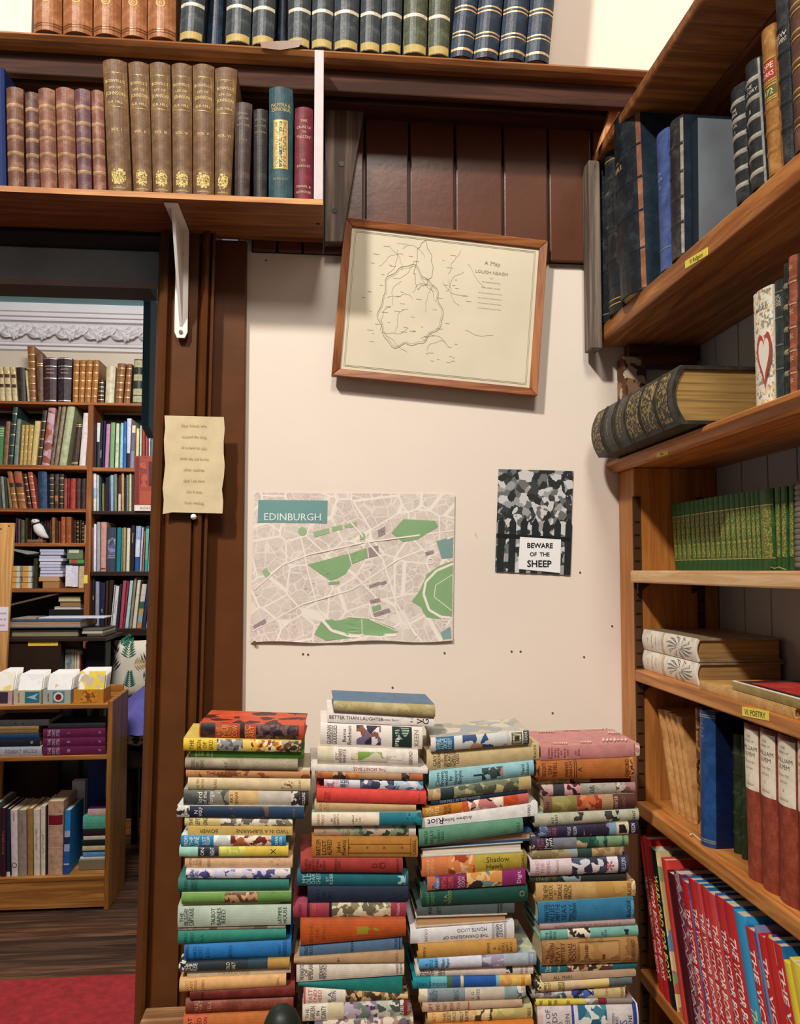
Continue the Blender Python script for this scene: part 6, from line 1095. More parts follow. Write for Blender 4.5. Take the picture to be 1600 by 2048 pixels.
rows([(-14, -1, -18, -5, 733, CRM, 'cream volume with dark labels', lb2), (0, 11, -4, 6, 733, CRM, 'cream volume with dark labels', lb2), (12, 24, 7, 19, 733, CRM, 'cream volume with dark labels', lb2), (26, 36, 20, 31, 734, CRM, 'cream volume with dark labels', lb2),
      (37, 53, 32, 50, 735, fl_('33291f', '4a3f34'), 'plain dark brown volume'), (55, 59, 50, 55, 741, CRM, 'very thin cream volume'),
      (61, 72, 54, 69, 692, CAR, 'tallest brown gilt-panelled volume', dict(gilt=[.15, .28, .41, .54, .67, .8, .93])), (76, 87, 72, 86, 708, fl_('6a4a3a', '8a6a58'), 'tall dull brown volume', dict(gilt=[.2, .24])),
      (89, 113, 89, 114, 716, fl_('3c2428', '5a3c40'), 'thick plum volume with a framed label', dict(gilt=[.02, .19, .46, .96], gcol=gold('d8ccc0'), txt=[('x', 'DANTE', .26, 9, 'd8b8a0'), ('x', 'WORKS', .34, 9, 'd8b8a0')])),
      (116, 142, 116, 145, 716, fl_('33242c', '54404a'), 'thick plum volume with a framed label', dict(gilt=[.02, .19, .46, .96], gcol=gold('d8ccc0'), txt=[('x', 'DANTE', .26, 9, 'd8b8a0'), ('x', 'WORKS', .34, 9, 'd8b8a0')]))] +
     [(a, b, c, d, 720, TANB, 'golden tan gilt-panelled volume', bandg) for a, b, c, d in [(145, 156, 147, 159, ), (157, 168, 160, 172), (169, 181, 173, 186), (182, 194, 187, 199)]] +
     [(195, 208, 198, 209, 760, fl_('3a2c26', '5c4a42'), 'short dark ribbed volume', bandg), (210, 228, 213, 232, 733, fl_('d8cba8', 'e8dcc0'), 'cream vellum volume'), (231, 245, 235, 252, 727, CAR, 'brown volume with gilt dots', bandg), (247, 260, 254, 265, 728, CAR, 'brown volume with gilt dots', bandg),
      (264, 287, 268, 287, 719, fl_('2a3028', '3c443a'), 'black volume with pale diamond panels', dict(lab=[(.02, .18, 'b8b48c'), (.34, .48, 'b8b48c'), (.66, .80, 'b8b48c'), (.82, .96, 'b8b48c')], txt=[('x', 'O', .1, 12, '1c1c18'), ('x', 'O', .41, 12, '1c1c18'), ('x', 'O', .73, 12, '1c1c18'), ('x', 'O', .89, 12, '1c1c18')]))],
     T0, 806, 'on top of the far bookcase', 'books on top of the back room bookcase')
rows([(-12, 5, -5, 9, 853, '4a7a48', 'green volume with pale bands', dict(gilt=[.06, .12, .18, .24], gcol='c8d49a')), (6, 15, 12, 21, 843, fl_('8a5a44', 'a87860'), 'slim brown volume'), (16, 25, 26, 36, 814, fl_('26403c', '3e5a54'), 'tall dark green volume', bandg), (27, 36, 34, 42, 838, fl_('7a8070', '98a08c'), 'grey-green volume'),
      (39, 45, 44, 50, 850, 'bfa05c', 'small gold-coloured volume', bandg), (46, 53, 51, 58, 850, 'bfa05c', 'small gold-coloured volume', bandg), (54, 61, 59, 68, 850, 'bfa05c', 'small gold-coloured volume', bandg), (62, 72, 70, 82, 842, 'd4bc7c', 'straw-coloured volume'),
      (74, 82, 85, 95, 821, fl_('3a2a26', '544038'), 'dark brown banded volume', dict(gilt=[.2, .36, .52, .68, .84])), (83, 100, 97, 112, 816, FB('b48a94', 'a8583a', 'c8a8b0', '8a5040', s=3), 'lilac and rust leather volume'), (101, 107, 117, 123, 812, fl_('7a6650', '988470'), 'tall thin brown volume'), (108, 116, 125, 133, 812, fl_('8a7a62', 'b0a088'), 'tall thin fawn volume'),
      (118, 133, 135, 151, 813, fl_('b4b890', 'c8cca8'), 'tall pale green volume'), (142, 156, 153, 165, 846, fl_('3e2c24', '5a443a'), 'short dark brown volume', dict(gilt=[.04, .08, .92, .95])), (158, 171, 167, 179, 826, 'e8dcd8', 'white volume')],
     L1, 930, 'in the far bookcase second row', 'books on the second shelf, left section')
rows([(185.3, 187.6, 185.6, 188.3, 848, FB('d8c880', '5a7a50', s=4), 'thin yellow-patterned book'), (188, 192, 188.8, 193.5, 848, '22283c', 'navy book'), (192.5, 197, 194, 201, 846, '22283c', 'half white, half navy book', dict(seg=[(0, 'e8e4e0'), (.42, '22283c')])), (198, 203, 201.5, 206.5, 842, '1e2230', 'black book with white lettering', dict(txt=[('a', 'COSMOS', .7, 8, 'd8dce4')])),
      (204, 208, 207, 212, 842, '2a1f44', 'dark purple book'), (209, 217, 213, 221.5, 848, 'c48ab0', 'pink-mauve book'), (219, 228, 222, 231, 845, '7fae76', 'apple-green book'), (229.5, 237, 232.5, 239, 847, 'd8e0c0', 'pale book with dark lettering', dict(txt=[('a', 'ORWELL ESSAY', .55, 6, '3a3a3a')])),
      (239, 245.5, 241.5, 247.5, 846, '9cd0e0', 'light cyan book'), (246, 252.5, 248, 253.5, 843, '2f6fb4', 'royal blue book', dict(txt=[('a', 'FREEDOM', .4, 6, 'a8c8e8')])), (253, 259, 254, 263.5, 837, 'd4d4e8', 'lilac-white book', dict(seg=[(0, 'd8d8ec'), (.7, '3a1c3a')])), (260, 268, 264, 272, 851, 'd8d0b0', 'cream and lilac book', dict(seg=[(0, 'e8e0b8'), (.17, '7a6a84'), (.6, '8a94ac')])),
      (271, 277, 273, 279, 857, 'e8e0a8', 'pale yellow book'), (279, 283, 280, 284, 851, 'dcdcc8', 'white book'), (285, 290, 285, 290, 847, 'a84a48', 'red book'), (290.5, 296, 290.5, 296, 860, 'b4504c', 'rose-red book'), (297, 301, 297, 301, 872, 'd0d0d4', 'small grey-white book'), (302, 309, 302, 309, 880, '6a949c', 'small teal book')],
     R1_, 935, 'in the far bookcase top right bay', 'books on the right section, upper shelf')
rows([(-4, 4, -6, 2, 953, '3a4040', 'dark grey book'), (5, 11, 1, 7, 953, fl_('8a8a7a', 'a8a898'), 'pale grey book'), (12, 17, 8, 12.5, 957, '3a3c34', 'dark book'), (19, 25, 13, 17, 957, fl_('7a6a40', '98885a'), 'olive book'), (26, 36, 14, 24, 942, CAR, 'tan volume with red and black labels', dict(lab=[(.17, .3, 'b04a3a'), (.32, .43, '2a2620')], gilt=[.6, .77])), (38, 53, 27, 43, 942, CAR, 'thick tan volume with red label', dict(lab=[(.17, .3, 'b04a3a'), (.32, .43, '2a2620')], gilt=[.6, .77])),
      (57, 64, 46, 53, 947, fl_('4a2420', '6a3c34'), 'dark red ribbed volume', bandg), (66, 75, 55, 65, 944, fl_('a04a3a', 'c06a54'), 'red leaning volume', bandg), (78, 95, 75, 94, 942, fl_('27405f', '3c5878'), 'thick blue cloth volume'),
      (99, 107.5, 99, 108, 948, fl_('3a302a', '6a5c50'), 'brown half-leather volume', bandg), (109, 117, 109, 118, 948, fl_('3a302a', '6a5c50'), 'brown half-leather volume', dict(lab=[(.62, .78, 'b06a44')])), (119, 127, 119, 128, 948, fl_('3a302a', '6a5c50'), 'brown half-leather volume', bandg), (128, 134, 128, 135, 957, fl_('a04a40', 'b85c50'), 'red cloth volume'), (135, 139, 135.5, 140, 957, fl_('7a3034', '94484c'), 'thin crimson volume'), (140, 151, 141, 152, 957, fl_('a83c34', 'c05048'), 'bright red volume'), (153, 161, 153, 162, 957, fl_('4a3434', '644c4c'), 'dark brown volume'), (162, 171, 163, 172, 957, fl_('3c2a2c', '584448'), 'dark purple-brown volume')],
     L2, 1017, 'in the far bookcase third row', 'books on the third shelf, left section')
rows([(186.6, 192.5, 186.8, 193, 947, 'dce0e4', 'white and blue book', dict(seg=[(0, 'e4e4e6'), (.38, '9cbcd4'), (.66, 'e0e0dc')])), (193, 198, 193.5, 198, 950, 'c8d4d8', 'white book with dark lettering', dict(txt=[('a', 'SCOTLAND', .5, 7, '3a5a5a')])), (199, 203, 199, 203, 957, '3a4444', 'dark grey book'), (204, 208, 204, 208, 967, '8a8a54', 'short olive book'), (212, 216, 211, 216, 955, '2c2034', 'black-purple book'), (216.5, 220.5, 216.5, 221, 953, '4a3450', 'purple book'), (221, 227, 220.5, 227.5, 950, '8ab8d0', 'light blue book'), (228.5, 234, 228, 234, 948, '8a8c78', 'olive-grey book'),
      (236, 242, 237, 242.5, 950, 'd8c8b4', 'maroon and cream book', dict(seg=[(0, '5a2a2c'), (.52, 'dccab4')])), (243, 248, 242.5, 248.5, 945, 'c8a07a', 'tan book'), (249, 252, 249, 252, 956, '2c3834', 'thin dark green book'), (252.5, 257.5, 252.5, 258, 950, '7a8488', 'grey book'), (258, 263, 258.5, 263.5, 947, 'd8d4a0', 'pale yellow book'), (264, 268, 264, 268, 950, '5a4034', 'brown book')],
     R2, 1022, 'in the far bookcase second right bay', 'books on the right section, middle shelf')
DKB = fl_('3a281c', '5a4434')
rows([(31, 35, 31, 35, 1036, '2e2236', 'dark purple volume'), (36, 40, 36, 40, 1038, '6a4a54', 'dusty pink volume'), (42, 49, 42, 49, 1040, fl_('56583a', '70724e'), 'olive volume'), (51, 55, 51, 55, 1036, DKB, 'dark brown volume'), (56, 64, 56, 65, 1038, DKB, 'wide dark brown volume', dict(dy=.065, D=.12)), (66.6, 72.4, 66.6, 72.4, 1040, DKB, 'dark brown volume behind the puffin', dict(dy=.065, D=.12)), (74.6, 79.6, 74.6, 79.6, 1038, '24302c', 'dark green volume behind the puffin', dict(dy=.065, D=.12)), (81, 87, 81, 87, 1036, '1f2c2a', 'dark green volume', dict(dy=.065, D=.12)), (88, 92, 88, 93, 1038, '4a1f28', 'maroon volume', dict(dy=.065, D=.12)), (93.5, 98, 93.5, 98, 1038, '5a1c24', 'red volume', dict(dy=.065, D=.12)), (98.5, 102, 98.5, 102, 1040, DKB, 'narrow dark brown volume'),
      (103, 110, 103, 110, 1035, fl_('8a5c34', 'a8784c'), 'tan-brown volume'), (112, 116, 112, 116, 1046, DKB, 'short dark brown volume'), (117, 121, 117, 121, 1042, fl_('7a3c24', '985438'), 'narrow rust volume'), (122, 131, 122, 131, 1034, fl_('a4562c', 'c07040'), 'orange-brown volume'), (132, 143, 132, 143, 1034, fl_('94502c', 'b06c40'), 'wide orange-brown volume'), (147, 152, 147, 152, 1040, DKB, 'dark volume'), (153, 158, 153, 158, 1040, DKB, 'dark gilt volume', bandg), (159, 163, 159, 163, 1040, DKB, 'dark volume'), (164, 168, 164, 168, 1042, DKB, 'dark gilt volume', bandg), (168.5, 171, 169, 171.8, 1050, 'd4c4a0', 'cream booklet')],
     L3, 1086, 'in the far bookcase fourth row', 'books on the fourth shelf, left section', .15)
rows([(185, 187, 185, 187, 1055, 'c8b0c0', 'lilac book'), (187.3, 192, 187.5, 193, 1048, 'ece4ec', 'white book'), (193, 200, 193.5, 201, 1044, 'a8a8b0', 'pale grey book'), (200.5, 212, 202, 214, 1044, 'd09a8c', 'salmon-pink book', dict(lab=[(.93, .96, '7a3a34')])), (213, 231, 215, 233, 1055, '3c4858', 'slate', dict(label='slate book with an oval picture shown face-out in the far bookcase', lab=[(.24, .66, pict(['3c4858', '8a88a8', '5a6484', 'b8a8b8'], 34, 6)), (.68, .70, 'b898a8')], D=.05)),
      (232, 241, 234, 243, 1055, '1f7a84', 'teal book'), (242, 245, 243.5, 246, 1056, '7aa898', 'thin grey-green book'), (245.5, 251, 246.5, 252.5, 1055, 'b89a68', 'tan book'), (252, 259, 254, 261, 1056, 'e4dcc4', 'cream book'), (260, 268, 262, 271, 1051, '221c20', 'black book with pale lettering', dict(txt=[('a', 'Old Scotland', .27, 8, 'c8c4c0')])), (269, 278, 272, 283, 1052, 'c4cce4', 'blue and white book', dict(seg=[(0, '9ab0d4'), (.3, 'd8dcec'), (.68, '2a5a94')])), (279, 283, 283.5, 288, 1055, 'c0c0dc', 'lavender book'), (284, 288, 288.5, 291.5, 1062, 'a07848', 'brown book'), (289, 295, 292, 299, 1052, '6ab8ac', 'turquoise book', dict(seg=[(0, '1f5460'), (.06, '74b8a8'), (.74, '2aa0a0')])), (295.5, 299, 299.5, 302, 1062, 'b8d8dc', 'pale cyan book'), (299.5, 304, 302.5, 306, 1054, '22284a', 'navy book')],
     R3, 1143, 'in the far bookcase third right bay', 'books on the right section, fourth shelf')
rows([(184, 189, 184, 190, 1155, '1a1c22', 'black book with white lettering', dict(txt=[('a', 'TALES', .4, 6, 'd8d8dc'), ('a', 'DAVIS', .85, 6, 'd8d8dc')])), (190, 198, 191, 199, 1163, '9a9ab0', 'grey-lilac book'), (199, 208, 199.5, 211, 1165, '1c2440', 'navy book', dict(txt=[('a', 'ART', .62, 8, 'e0e0e4')])), (209, 214, 212, 217, 1161, '4a2c1c', 'brown book'), (215, 219, 218, 228, 1160, '2e1d18', 'dark brown book'), (220, 222.5, 228.5, 231, 1170, 'd8d8d0', 'thin white book'), (223, 231, 231.5, 239, 1172, 'e0e0e4', 'white leaning book', dict(txt=[('a', 'NATIONAL GALLERY', .5, 6, '2a3040')])), (232, 237, 239.5, 245, 1168, '262440', 'dark blue book'),
      (238, 245, 246, 253.5, 1161, 'b0505c', 'rose-red leaning book'), (245.5, 249, 254, 259, 1162, '9c3444', 'thin crimson leaning book'), (249.5, 257, 260, 267, 1161, 'b4d4dc', 'light blue leaning book'), (258, 263.5, 268.5, 274, 1155, '9a8a74', 'taupe leaning book'), (264, 272, 275, 282, 1160, 'dcd4c0', 'cream leaning book'), (273, 283, 284, 294, 1168, 'd4ccb8', 'cream and green picture book', dict(seg=[(0, 'd8ccbc'), (.4, '3a6248'), (.56, 'b8a060'), (.72, '8ab0b8'), (.86, 'c88a50')])), (284, 291, 294.5, 300, 1161, '26345c', 'dark blue leaning book'), (292, 298, 300.5, 305, 1166, 'e0dad4', 'white leaning book')],
     R4, 1257, 'in the far bookcase lowest right bay', 'books on the right section, lowest visible shelf')
# face-out brick-red book standing before the right section
Yr = 4.885; A, B, C, Dd = aY(268.5, 1024, Yr), aY(312, 1024, Yr), aY(269, 912, Yr), aY(312, 912, Yr)
A.z = B.z = R2+.0005; C.z = Dd.z
rb = thing('book', 'large brick-red picture book shown face-out on the back room bookcase', 'book', (A+B)/2)
MB().prism([A, B, Dd, C], (0, .014, 0)).build('cover', paint('a04434', .5), rb, bevel=.001)
def rq(u, v): return A.lerp(B, u).lerp(C.lerp(Dd, u), v)
def rp(u0, u1, v0, v1, m, nm, o_=.0008): MB().prism([rq(u0, v0)-V((0, o_, 0)), rq(u1, v0)-V((0, o_, 0)), rq(u1, v1)-V((0, o_, 0)), rq(u0, v1)-V((0, o_, 0))], (0, .0005, 0)).build(nm, M(m), rb)
rp(0, 1, 0, .105, 'e8e0d4', 'white_band'); rp(.03, .22, .12, .98, '7a2f2a', 'printed_panel'); rp(.25, .6, .42, .98, pict(['a04434', '8a3a30', 'b4543e', '7a2f2a'], 25, 5), 'printed_panel'); rp(.66, .98, .45, .9, '5a2a2c', 'printed_panel'); rp(.25, .98, .12, .36, 'b4543c', 'printed_panel')
mb = MB(); flat_text(mb, 'BOOKS', rq(.5, .05)-V((0, .0014, 0)), (1, 0, 0), (0, 0, 1), .012); mb.build('lettering', INK, rb)
# carved puffin
def pf(px, py, dy=0): return aY(px, py, 4.80+dy)
# shelf in front is at 4.9: the bird stands at the very edge
pY = 4.945
def pf(px, py, dy=0): return aY(px, py, pY+dy)
puf = thing('bird_figurine', 'carved black and white puffin on a small wooden base on the bookcase', 'figurine', V((aY(76, 1086, pY).x, pY, L3)))
path = [(97, 1076, .003), (93, 1073.5, .012), (88, 1070, .022), (83, 1064.5, .030), (78, 1058, .032), (74.5, 1052, .026), (72.5, 1048.5, .019), (71.5, 1046, .019), (71, 1043, .0235), (71, 1040.5, .0215), (71, 1038.6, .012), (71, 1038, .002)]
MB().tube([pf(a, b) for a, b, r in path], [r for a, b, r in path], 18).build('body', paint('e8e4e0', .5), puf, smooth=True)
# dark wing coat over the back, collar and cap
wp = [(101, 1079, .004), (96, 1074, .014), (91, 1068.5, .024), (86, 1061.5, .030), (80.5, 1055, .029), (76, 1050, .022), (73.5, 1047.3, .0195)]
MB().tube([pf(a, b, .012) for a, b, r in wp], [r for a, b, r in wp], 16).build('wing_coat', paint('1f2a30', .5), puf, smooth=True)
MB().tube([pf(73.2, 1049.4), pf(72.4, 1047.4), pf(71.8, 1045.8)], [.0215, .0215, .019], 16).build('collar', paint('1f2a30', .5), puf, smooth=True)
MB().tube([pf(74, 1043, .008), pf(73, 1039.5, .006), pf(71.4, 1037.6, .002)], [.0185, .019, .004], 14).build('cap', paint('1f2a30', .5), puf, smooth=True)
MB().tube([pf(68, 1042), pf(64, 1043.2), pf(61.5, 1044)], [.015, .010, .002], 10).build('beak', paint('c8927e', .5), puf, smooth=True)
MB().tube([pf(69, 1041.5, -.021), pf(69, 1041.5, -.023)], .0035, 8).build('eye', BLACK, puf)
for dx in (0, 5): MB().tube([pf(80+dx, 1070), pf(78+dx, 1078), pf(75+dx, 1079.5, -.02)], [.004, .004, .003], 6).build('leg', paint('b4624a', .6), puf)
zb_ = pf(80, 1079.5).z
MB().box((pf(58, 1085).x, pY-.035, L3+.0005), (pf(90, 1085).x, pY+.035, zb_)).build('base', paint('7a5a42', .7, .2, 30), puf, bevel=.004)
# things on the fifth shelf
G5 = 'objects on the fifth shelf of the back room bookcase'
def slab(nm, lab, cat, x0, x1, y0, y1, m, Y=4.93, D=.15, Z=None, parts=None, grp=G5, bev=.002):
    a, b = aY(x0, y1, Y), aY(x1, y0, Y); z0 = a.z if Z is None else Z
    o = MB().box((a.x, Y, z0), (b.x, Y+D, b.z)).build(nm, m, bevel=bev); return tag(o, lab, cat, grp)
zz = L4+.0005
for r in range(4):                                             # two piles of small yellow-edged boxes
    h = aY(30, 1176-11.5, YBK).z-aY(30, 1176, YBK).z
    for cidx, (x0, x1) in enumerate(((22, 40), (44, 64))):
        a, b = aY(x0+r % 2, 1150, YBK).x, aY(x1-r % 2, 1150, YBK).x
        t = thing('card_box', f'small orange and white box, {NUM[3-r]} from top of the {"left" if cidx == 0 else "right"} pile on the bookcase', 'box', V(((a+b)/2, YBK+.06, zz)), G5)
        MB().box((a, YBK, zz), (a+(b-a)*.6, YBK+.12, zz+h-.003)).build('box_body', paint('d89a4a', .6, .1, 60), t, bevel=.002)
        MB().box((a+(b-a)*.6, YBK, zz), (b, YBK+.12, zz+h-.003)).build('box_sleeve', paint('c8c8b8', .6), t, bevel=.002)
    zz += h
tg = tag(MB().prism([aY(14, 1098, 4.92), aY(55, 1109, 4.92), aY(78, 1106, 4.92), aY(70, 1103, 4.92), aY(30, 1098, 4.92)], (0, .15, -.004)).build('magazine', paint('8a8e8c', .4)), 'grey magazine sagging over the orange boxes', 'magazine', G5)
slab('book', 'dark olive book upright right of the orange boxes', 'book', 66, 75, 1117, 1176, fl_('3a3426', '544c3a'), Z=L4+.0005)
ob_ = thing('cardboard_box', 'small open brown cardboard box under the white paper pile', 'box', V((aY(100, 1176, YBK).x, YBK+.06, L4)), G5)
a, b = aY(85, 1176, YBK), aY(119, 1163, YBK); a2, b2 = aY(78, 1163, YBK), aY(119, 1154, YBK)
MB().box((a.x, YBK, L4+.0005), (b.x, YBK+.13, b.z)).build('box_body', paint('a87848', .7), ob_, bevel=.002); MB().box((a2.x, YBK-.004, b.z+.0005), (b2.x, YBK+.134, b2.z)).build('box_lid', paint('c8986a', .7), ob_, bevel=.002)
zz = b2.z+.0008
rr = random.Random(5)
for k in range(9):
    h = (aY(100, 1098, YBK).z-b2.z)/9; x0, x1 = 80+rr.uniform(-2, 2), 125+rr.uniform(-4, 3)
    a, b = aY(x0, 1120, YBK).x, aY(x1, 1120, YBK).x
    tag(MB().box((a, YBK-.01+rr.uniform(0, .01), zz), (b, YBK+.13, zz+h-.0015)).build('paper_packet', paint(rr.choice(['d0cce4', 'c0c0d8', 'e4e0ea', 'd8d4e4']), .6, .06, 60), bevel=.003), f'white packet of envelopes, {NUM[8-k]} from top of the tall paper pile', 'envelopes', 'packets in the tall paper pile'); zz += h
zb_ = slab('book', 'dark blue book lying under the green tin', 'book', 132, 168, 1127, 1131, paint('22283c', .5), Z=None)
pc = thing('envelope_holder', 'box holding white envelopes on the right of the fifth shelf', 'holder', V((aY(145, 1176, YBK).x, YBK+.05, L4)), G5)
a, b = aY(128, 1176, YBK), aY(170, 1131.5, YBK)
MB().box((a.x, YBK+.02, L4+.0005), (b.x, YBK+.12, b.z)).build('box_body', paint('a88a64', .7), pc, bevel=.002)
for i, (x0, x1, y0, y1, m) in enumerate([(131, 145, 1131, 1173, 'e8e4f0'), (141, 157, 1132, 1174, 'dcd8e8'), (158, 169, 1129, 1176, 'cdb68a')]):
    a, b = aY(x0, y1, YBK+.005*i), aY(x1, y0, YBK+.005*i); MB().box((a.x, YBK-.006+.006*i, max(a.z, L4+.001)), (b.x, YBK+.02, b.z)).build('envelope', M(m), pc, bevel=.002)
zq = b.z
zbk = aY(150, 1127, YBK).z
slab('book', 'thin red and green booklet under the green tin', 'book', 138, 168, 1119, 1127, pict(['c04038', '4a9a4a', 'c04038'], 20, 2), D=.13)
tn = thing('tin', 'grey-green tin with a pale label at the right of the fifth shelf', 'tin', V((aY(150, 1119, YBK).x, YBK+.05, aY(150, 1119, YBK).z)), G5)
a, b = aY(133, 1118.6, YBK), aY(166, 1098, YBK); MB().box((a.x, YBK, a.z), (b.x, YBK+.11, b.z)).build('tin_body', paint('6a7a5a', .5), tn, bevel=.004)
a, b = aY(138, 1106, YBK), aY(158, 1099, YBK); MB().box((a.x, YBK-.0008, a.z), (b.x, YBK, b.z)).build('tin_label', paint('c8ccb8', .6), tn)
# sixth shelf, in shade: a leaning plank and three small books
zs = bz(1275, 100); zs6 = bz(1275, 100)
for k, (x0, x1, y0, y1, m) in enumerate([(108, 162, 1213, 1219, 'd8d0c4'), (119, 162, 1202, 1212, 'a8845c'), (116, 161, 1190, 1201, 'd8cc9c')]):
    Yk_ = 4.94; a, b = aY(x0, y1, Yk_), aY(x1, y0, Yk_)
    if k == 0: zst = a.z; tag(MB().box((a.x-.03, Yk_, zs6+.0005), (b.x+.02, Yk_+.18, zst)).build('storage_box', paint('1f1a1a', .6), bevel=.003), 'dark storage box in the shaded lower shelf', 'box')
    q = Quad((b.x, Yk_+.14, zst+.0005), (b.x, Yk_+.14, zst+(b.z-a.z)-.001), (a.x, Yk_+.14, zst+.0005), (a.x, Yk_+.14, zst+(b.z-a.z)-.001), (0, -1, 0), .14, .1)
    book(q, f'small book with its leaves facing out, {NUM[2-k]} from top in the shaded lower shelf', ['e4e0d8', '6a4a3a', 'b0a878'][k], dict(pg=pages(m), N=4, th=.002), 'small books in the shaded lower shelf'); zst += (b.z-a.z)+.0002
tag(MB().prism([aY(20, 1208, 4.915), aY(110, 1186.5, 4.915), aY(132, 1184.8, 4.915), aY(20, 1212, 4.915)], (0, .1, 0)).build('loose_plank', paint('6a5448', .6)), 'thin loose plank slanting across the shaded lower shelf', 'plank')
# ---------------------------------------------------------------- dark cabinet with big folios, in front of the bookcase
YC = 4.35
a, b = aY(13, 1276, YC), aY(122, 1276, YC); zc = a.z; ca = thing('cabinet', 'dark brown cabinet with a yellow label under the big folios', 'cabinet', V(((a.x+b.x)/2, YC+.2, 0)))
MB().box((a.x-.25, YC, 0), (b.x, YC+.34, zc-.02)).build('body', paint('2c1c14', .5, .12, 12), ca, bevel=.003); MB().box((a.x-.26, YC-.01, zc-.02), (aY(212, 1276, YC).x, YC+.35, zc)).build('top', paint('33221a', .45), ca, bevel=.003)
l0, l1 = aY(56, 1292, YC-.003), aY(116, 1276.5, YC-.003)
MB().box((l0.x, YC-.0025, l0.z), (l1.x, YC-.0005, l1.z)).build('label_card', paint('e8c23a', .6), ca, bevel=.0005)
mb = MB(); flat_text(mb, 'Architecture', V(((l0.x+l1.x)/2, YC-.0032, (l0.z+l1.z)/2)), (1, 0, 0), (0, 0, 1), .017, maxw=.125); mb.build('label_lettering', paint('a8801c', .6), ca)
zz = zc+.0005
for x0, x1, y0, y1, col, pgc, lab in [(22, 152, 1260, 1275, '2e2a24', '8a8464', 'large dark folio with olive leaves lying on the cabinet'), (18, 157, 1237, 1254, '3a5478', 'a88e6c', 'large blue folio with tan leaves lying on the cabinet')]:
    Yc = YC+.012; a, b = aY(x0, y1, Yc), aY(x1, y0, Yc); h = b.z-a.z
    q = Quad((b.x+.012, Yc+.30, zz), (b.x+.012, Yc+.30, zz+h), (a.x, Yc+.30, zz), (a.x, Yc+.30, zz+h), (0, -1, 0), .30, .05)
    q = Quad((b.x, Yc, zz), (b.x, Yc+.3, zz), (b.x, Yc, zz+h), (b.x, Yc+.3, zz+h), (-1, 0, 0), b.x-a.x, .02) if False else q
    book(q, lab, col, dict(pg=pages(pgc), N=4, th=.006), 'folios on the cabinet'); zz += h+.001
    if y0 == 1260:
        for k in range(3):
            a3, b3 = aY(60, 1257, Yc+.02), aY(176, 1256, Yc+.02)
        o = tag(MB().box((a.x+.02, Yc+.02, zz+.0004), (b.x+.02, Yc+.29, zz+.010)).build('print_folder', paint('1f1c1c', .6), bevel=.002), 'thin black folder between the two big folios', 'folder'); zz += .011
for k, (dx, c_, lab) in enumerate([(0, '9a8878', 'pale pamphlet lying on the left of the blue folio'), (.33, 'd4d4dc', 'white-edged print lying on the blue folio')]):
    a = aY(22+k*40, 1236, YC+.05)
    tag(MB().box((a.x, YC+.06+.05*k, zz), (a.x+(.12 if k == 0 else .36), YC+.29, zz+.006)).build('pamphlet', M(c_), bevel=.001), lab, 'pamphlet')
# papers and magazines heaped to the right of the folios
for k, (x0, y0, x1, y1, c_) in enumerate([(122, 1276, 208, 1262, '4a4238'), (128, 1270, 205, 1254, 'b8b0a0'), (140, 1262, 206, 1248, '5a5248')]):
    Yc = YC+.02+.01*k; A, B = aY(x0, y0, Yc), aY(x1, y0, Yc); zl_ = zc+.001+.014*k; A.z = B.z = zl_
    A.x = max(A.x, aY(160, 1276, YC).x+.0) if k else A.x+.13
    tag(MB().box((A.x, Yc, zl_), (B.x, Yc+.26, zl_+.013)).build('magazine', paint(c_, .45), bevel=.003), f'{["dark", "pale", "brown"][k]} magazine in the heap right of the folios', 'magazine', 'magazines heaped beside the folios')
# old newspapers standing right of the cabinet, dark bags further right
Yb = 4.40; x0 = max(aY(124, 1300, Yb).x, aY(122, 1276, YC).x+.004); x1 = aY(162, 1300, Yb).x
st = thing('cardboard_box', 'dark cardboard box carrying old papers behind the card trolley', 'box', V(((x0+x1)/2, Yb+.1, 0)))
zb_ = aY(140, 1349, Yb).z; MB().box((x0, Yb, 0), (x1, Yb+.24, zb_)).build('box_body', paint('241c1a', .6), st, bevel=.003)
for k, (xa_, xb_, y0, c_, lab) in enumerate([(121.5, 147, 1299, 'b8ac98', 'folded old newspaper standing behind the card trolley'), (147.5, 152, 1300, 'd8c8b0', 'thin cream booklet standing right of the old newspaper'), (152.5, 158, 1302, 'e0c8ac', 'buff booklet standing right of the old newspaper'), (158.5, 161, 1312, '7a2a28', 'thin dark red booklet behind the card trolley')]):
    a, b = aY(xa_, 1320, Yb), aY(xb_, y0, Yb)
    a.x = max(a.x, x0)
    o = tag(MB().box((a.x, Yb+.01, zb_+.0005), (b.x, Yb+.15, b.z)).build('booklet', M(c_), bevel=.003), lab, 'booklet')
    if k == 0:
        p0, p1 = aY(123, 1338, Yb), aY(143, 1306, Yb); MB().box((max(p0.x, x0+.005), Yb+.0085, p0.z), (p1.x, Yb+.0095, p1.z)).build('printed_picture', pict(['7a8a90', '94a0a0', '6a7880'], 30, 3), o)
a, b = aY(166, 1350, 4.42), aY(209, 1284, 4.42)
tag(MB().box((a.x, 4.44, 0), (b.x, 4.56, min(b.z, zc-.024))).build('portfolio_case', paint('17151a', .5, .1, 10), bevel=.01), 'black portfolio case standing between the papers and the cushions', 'case')
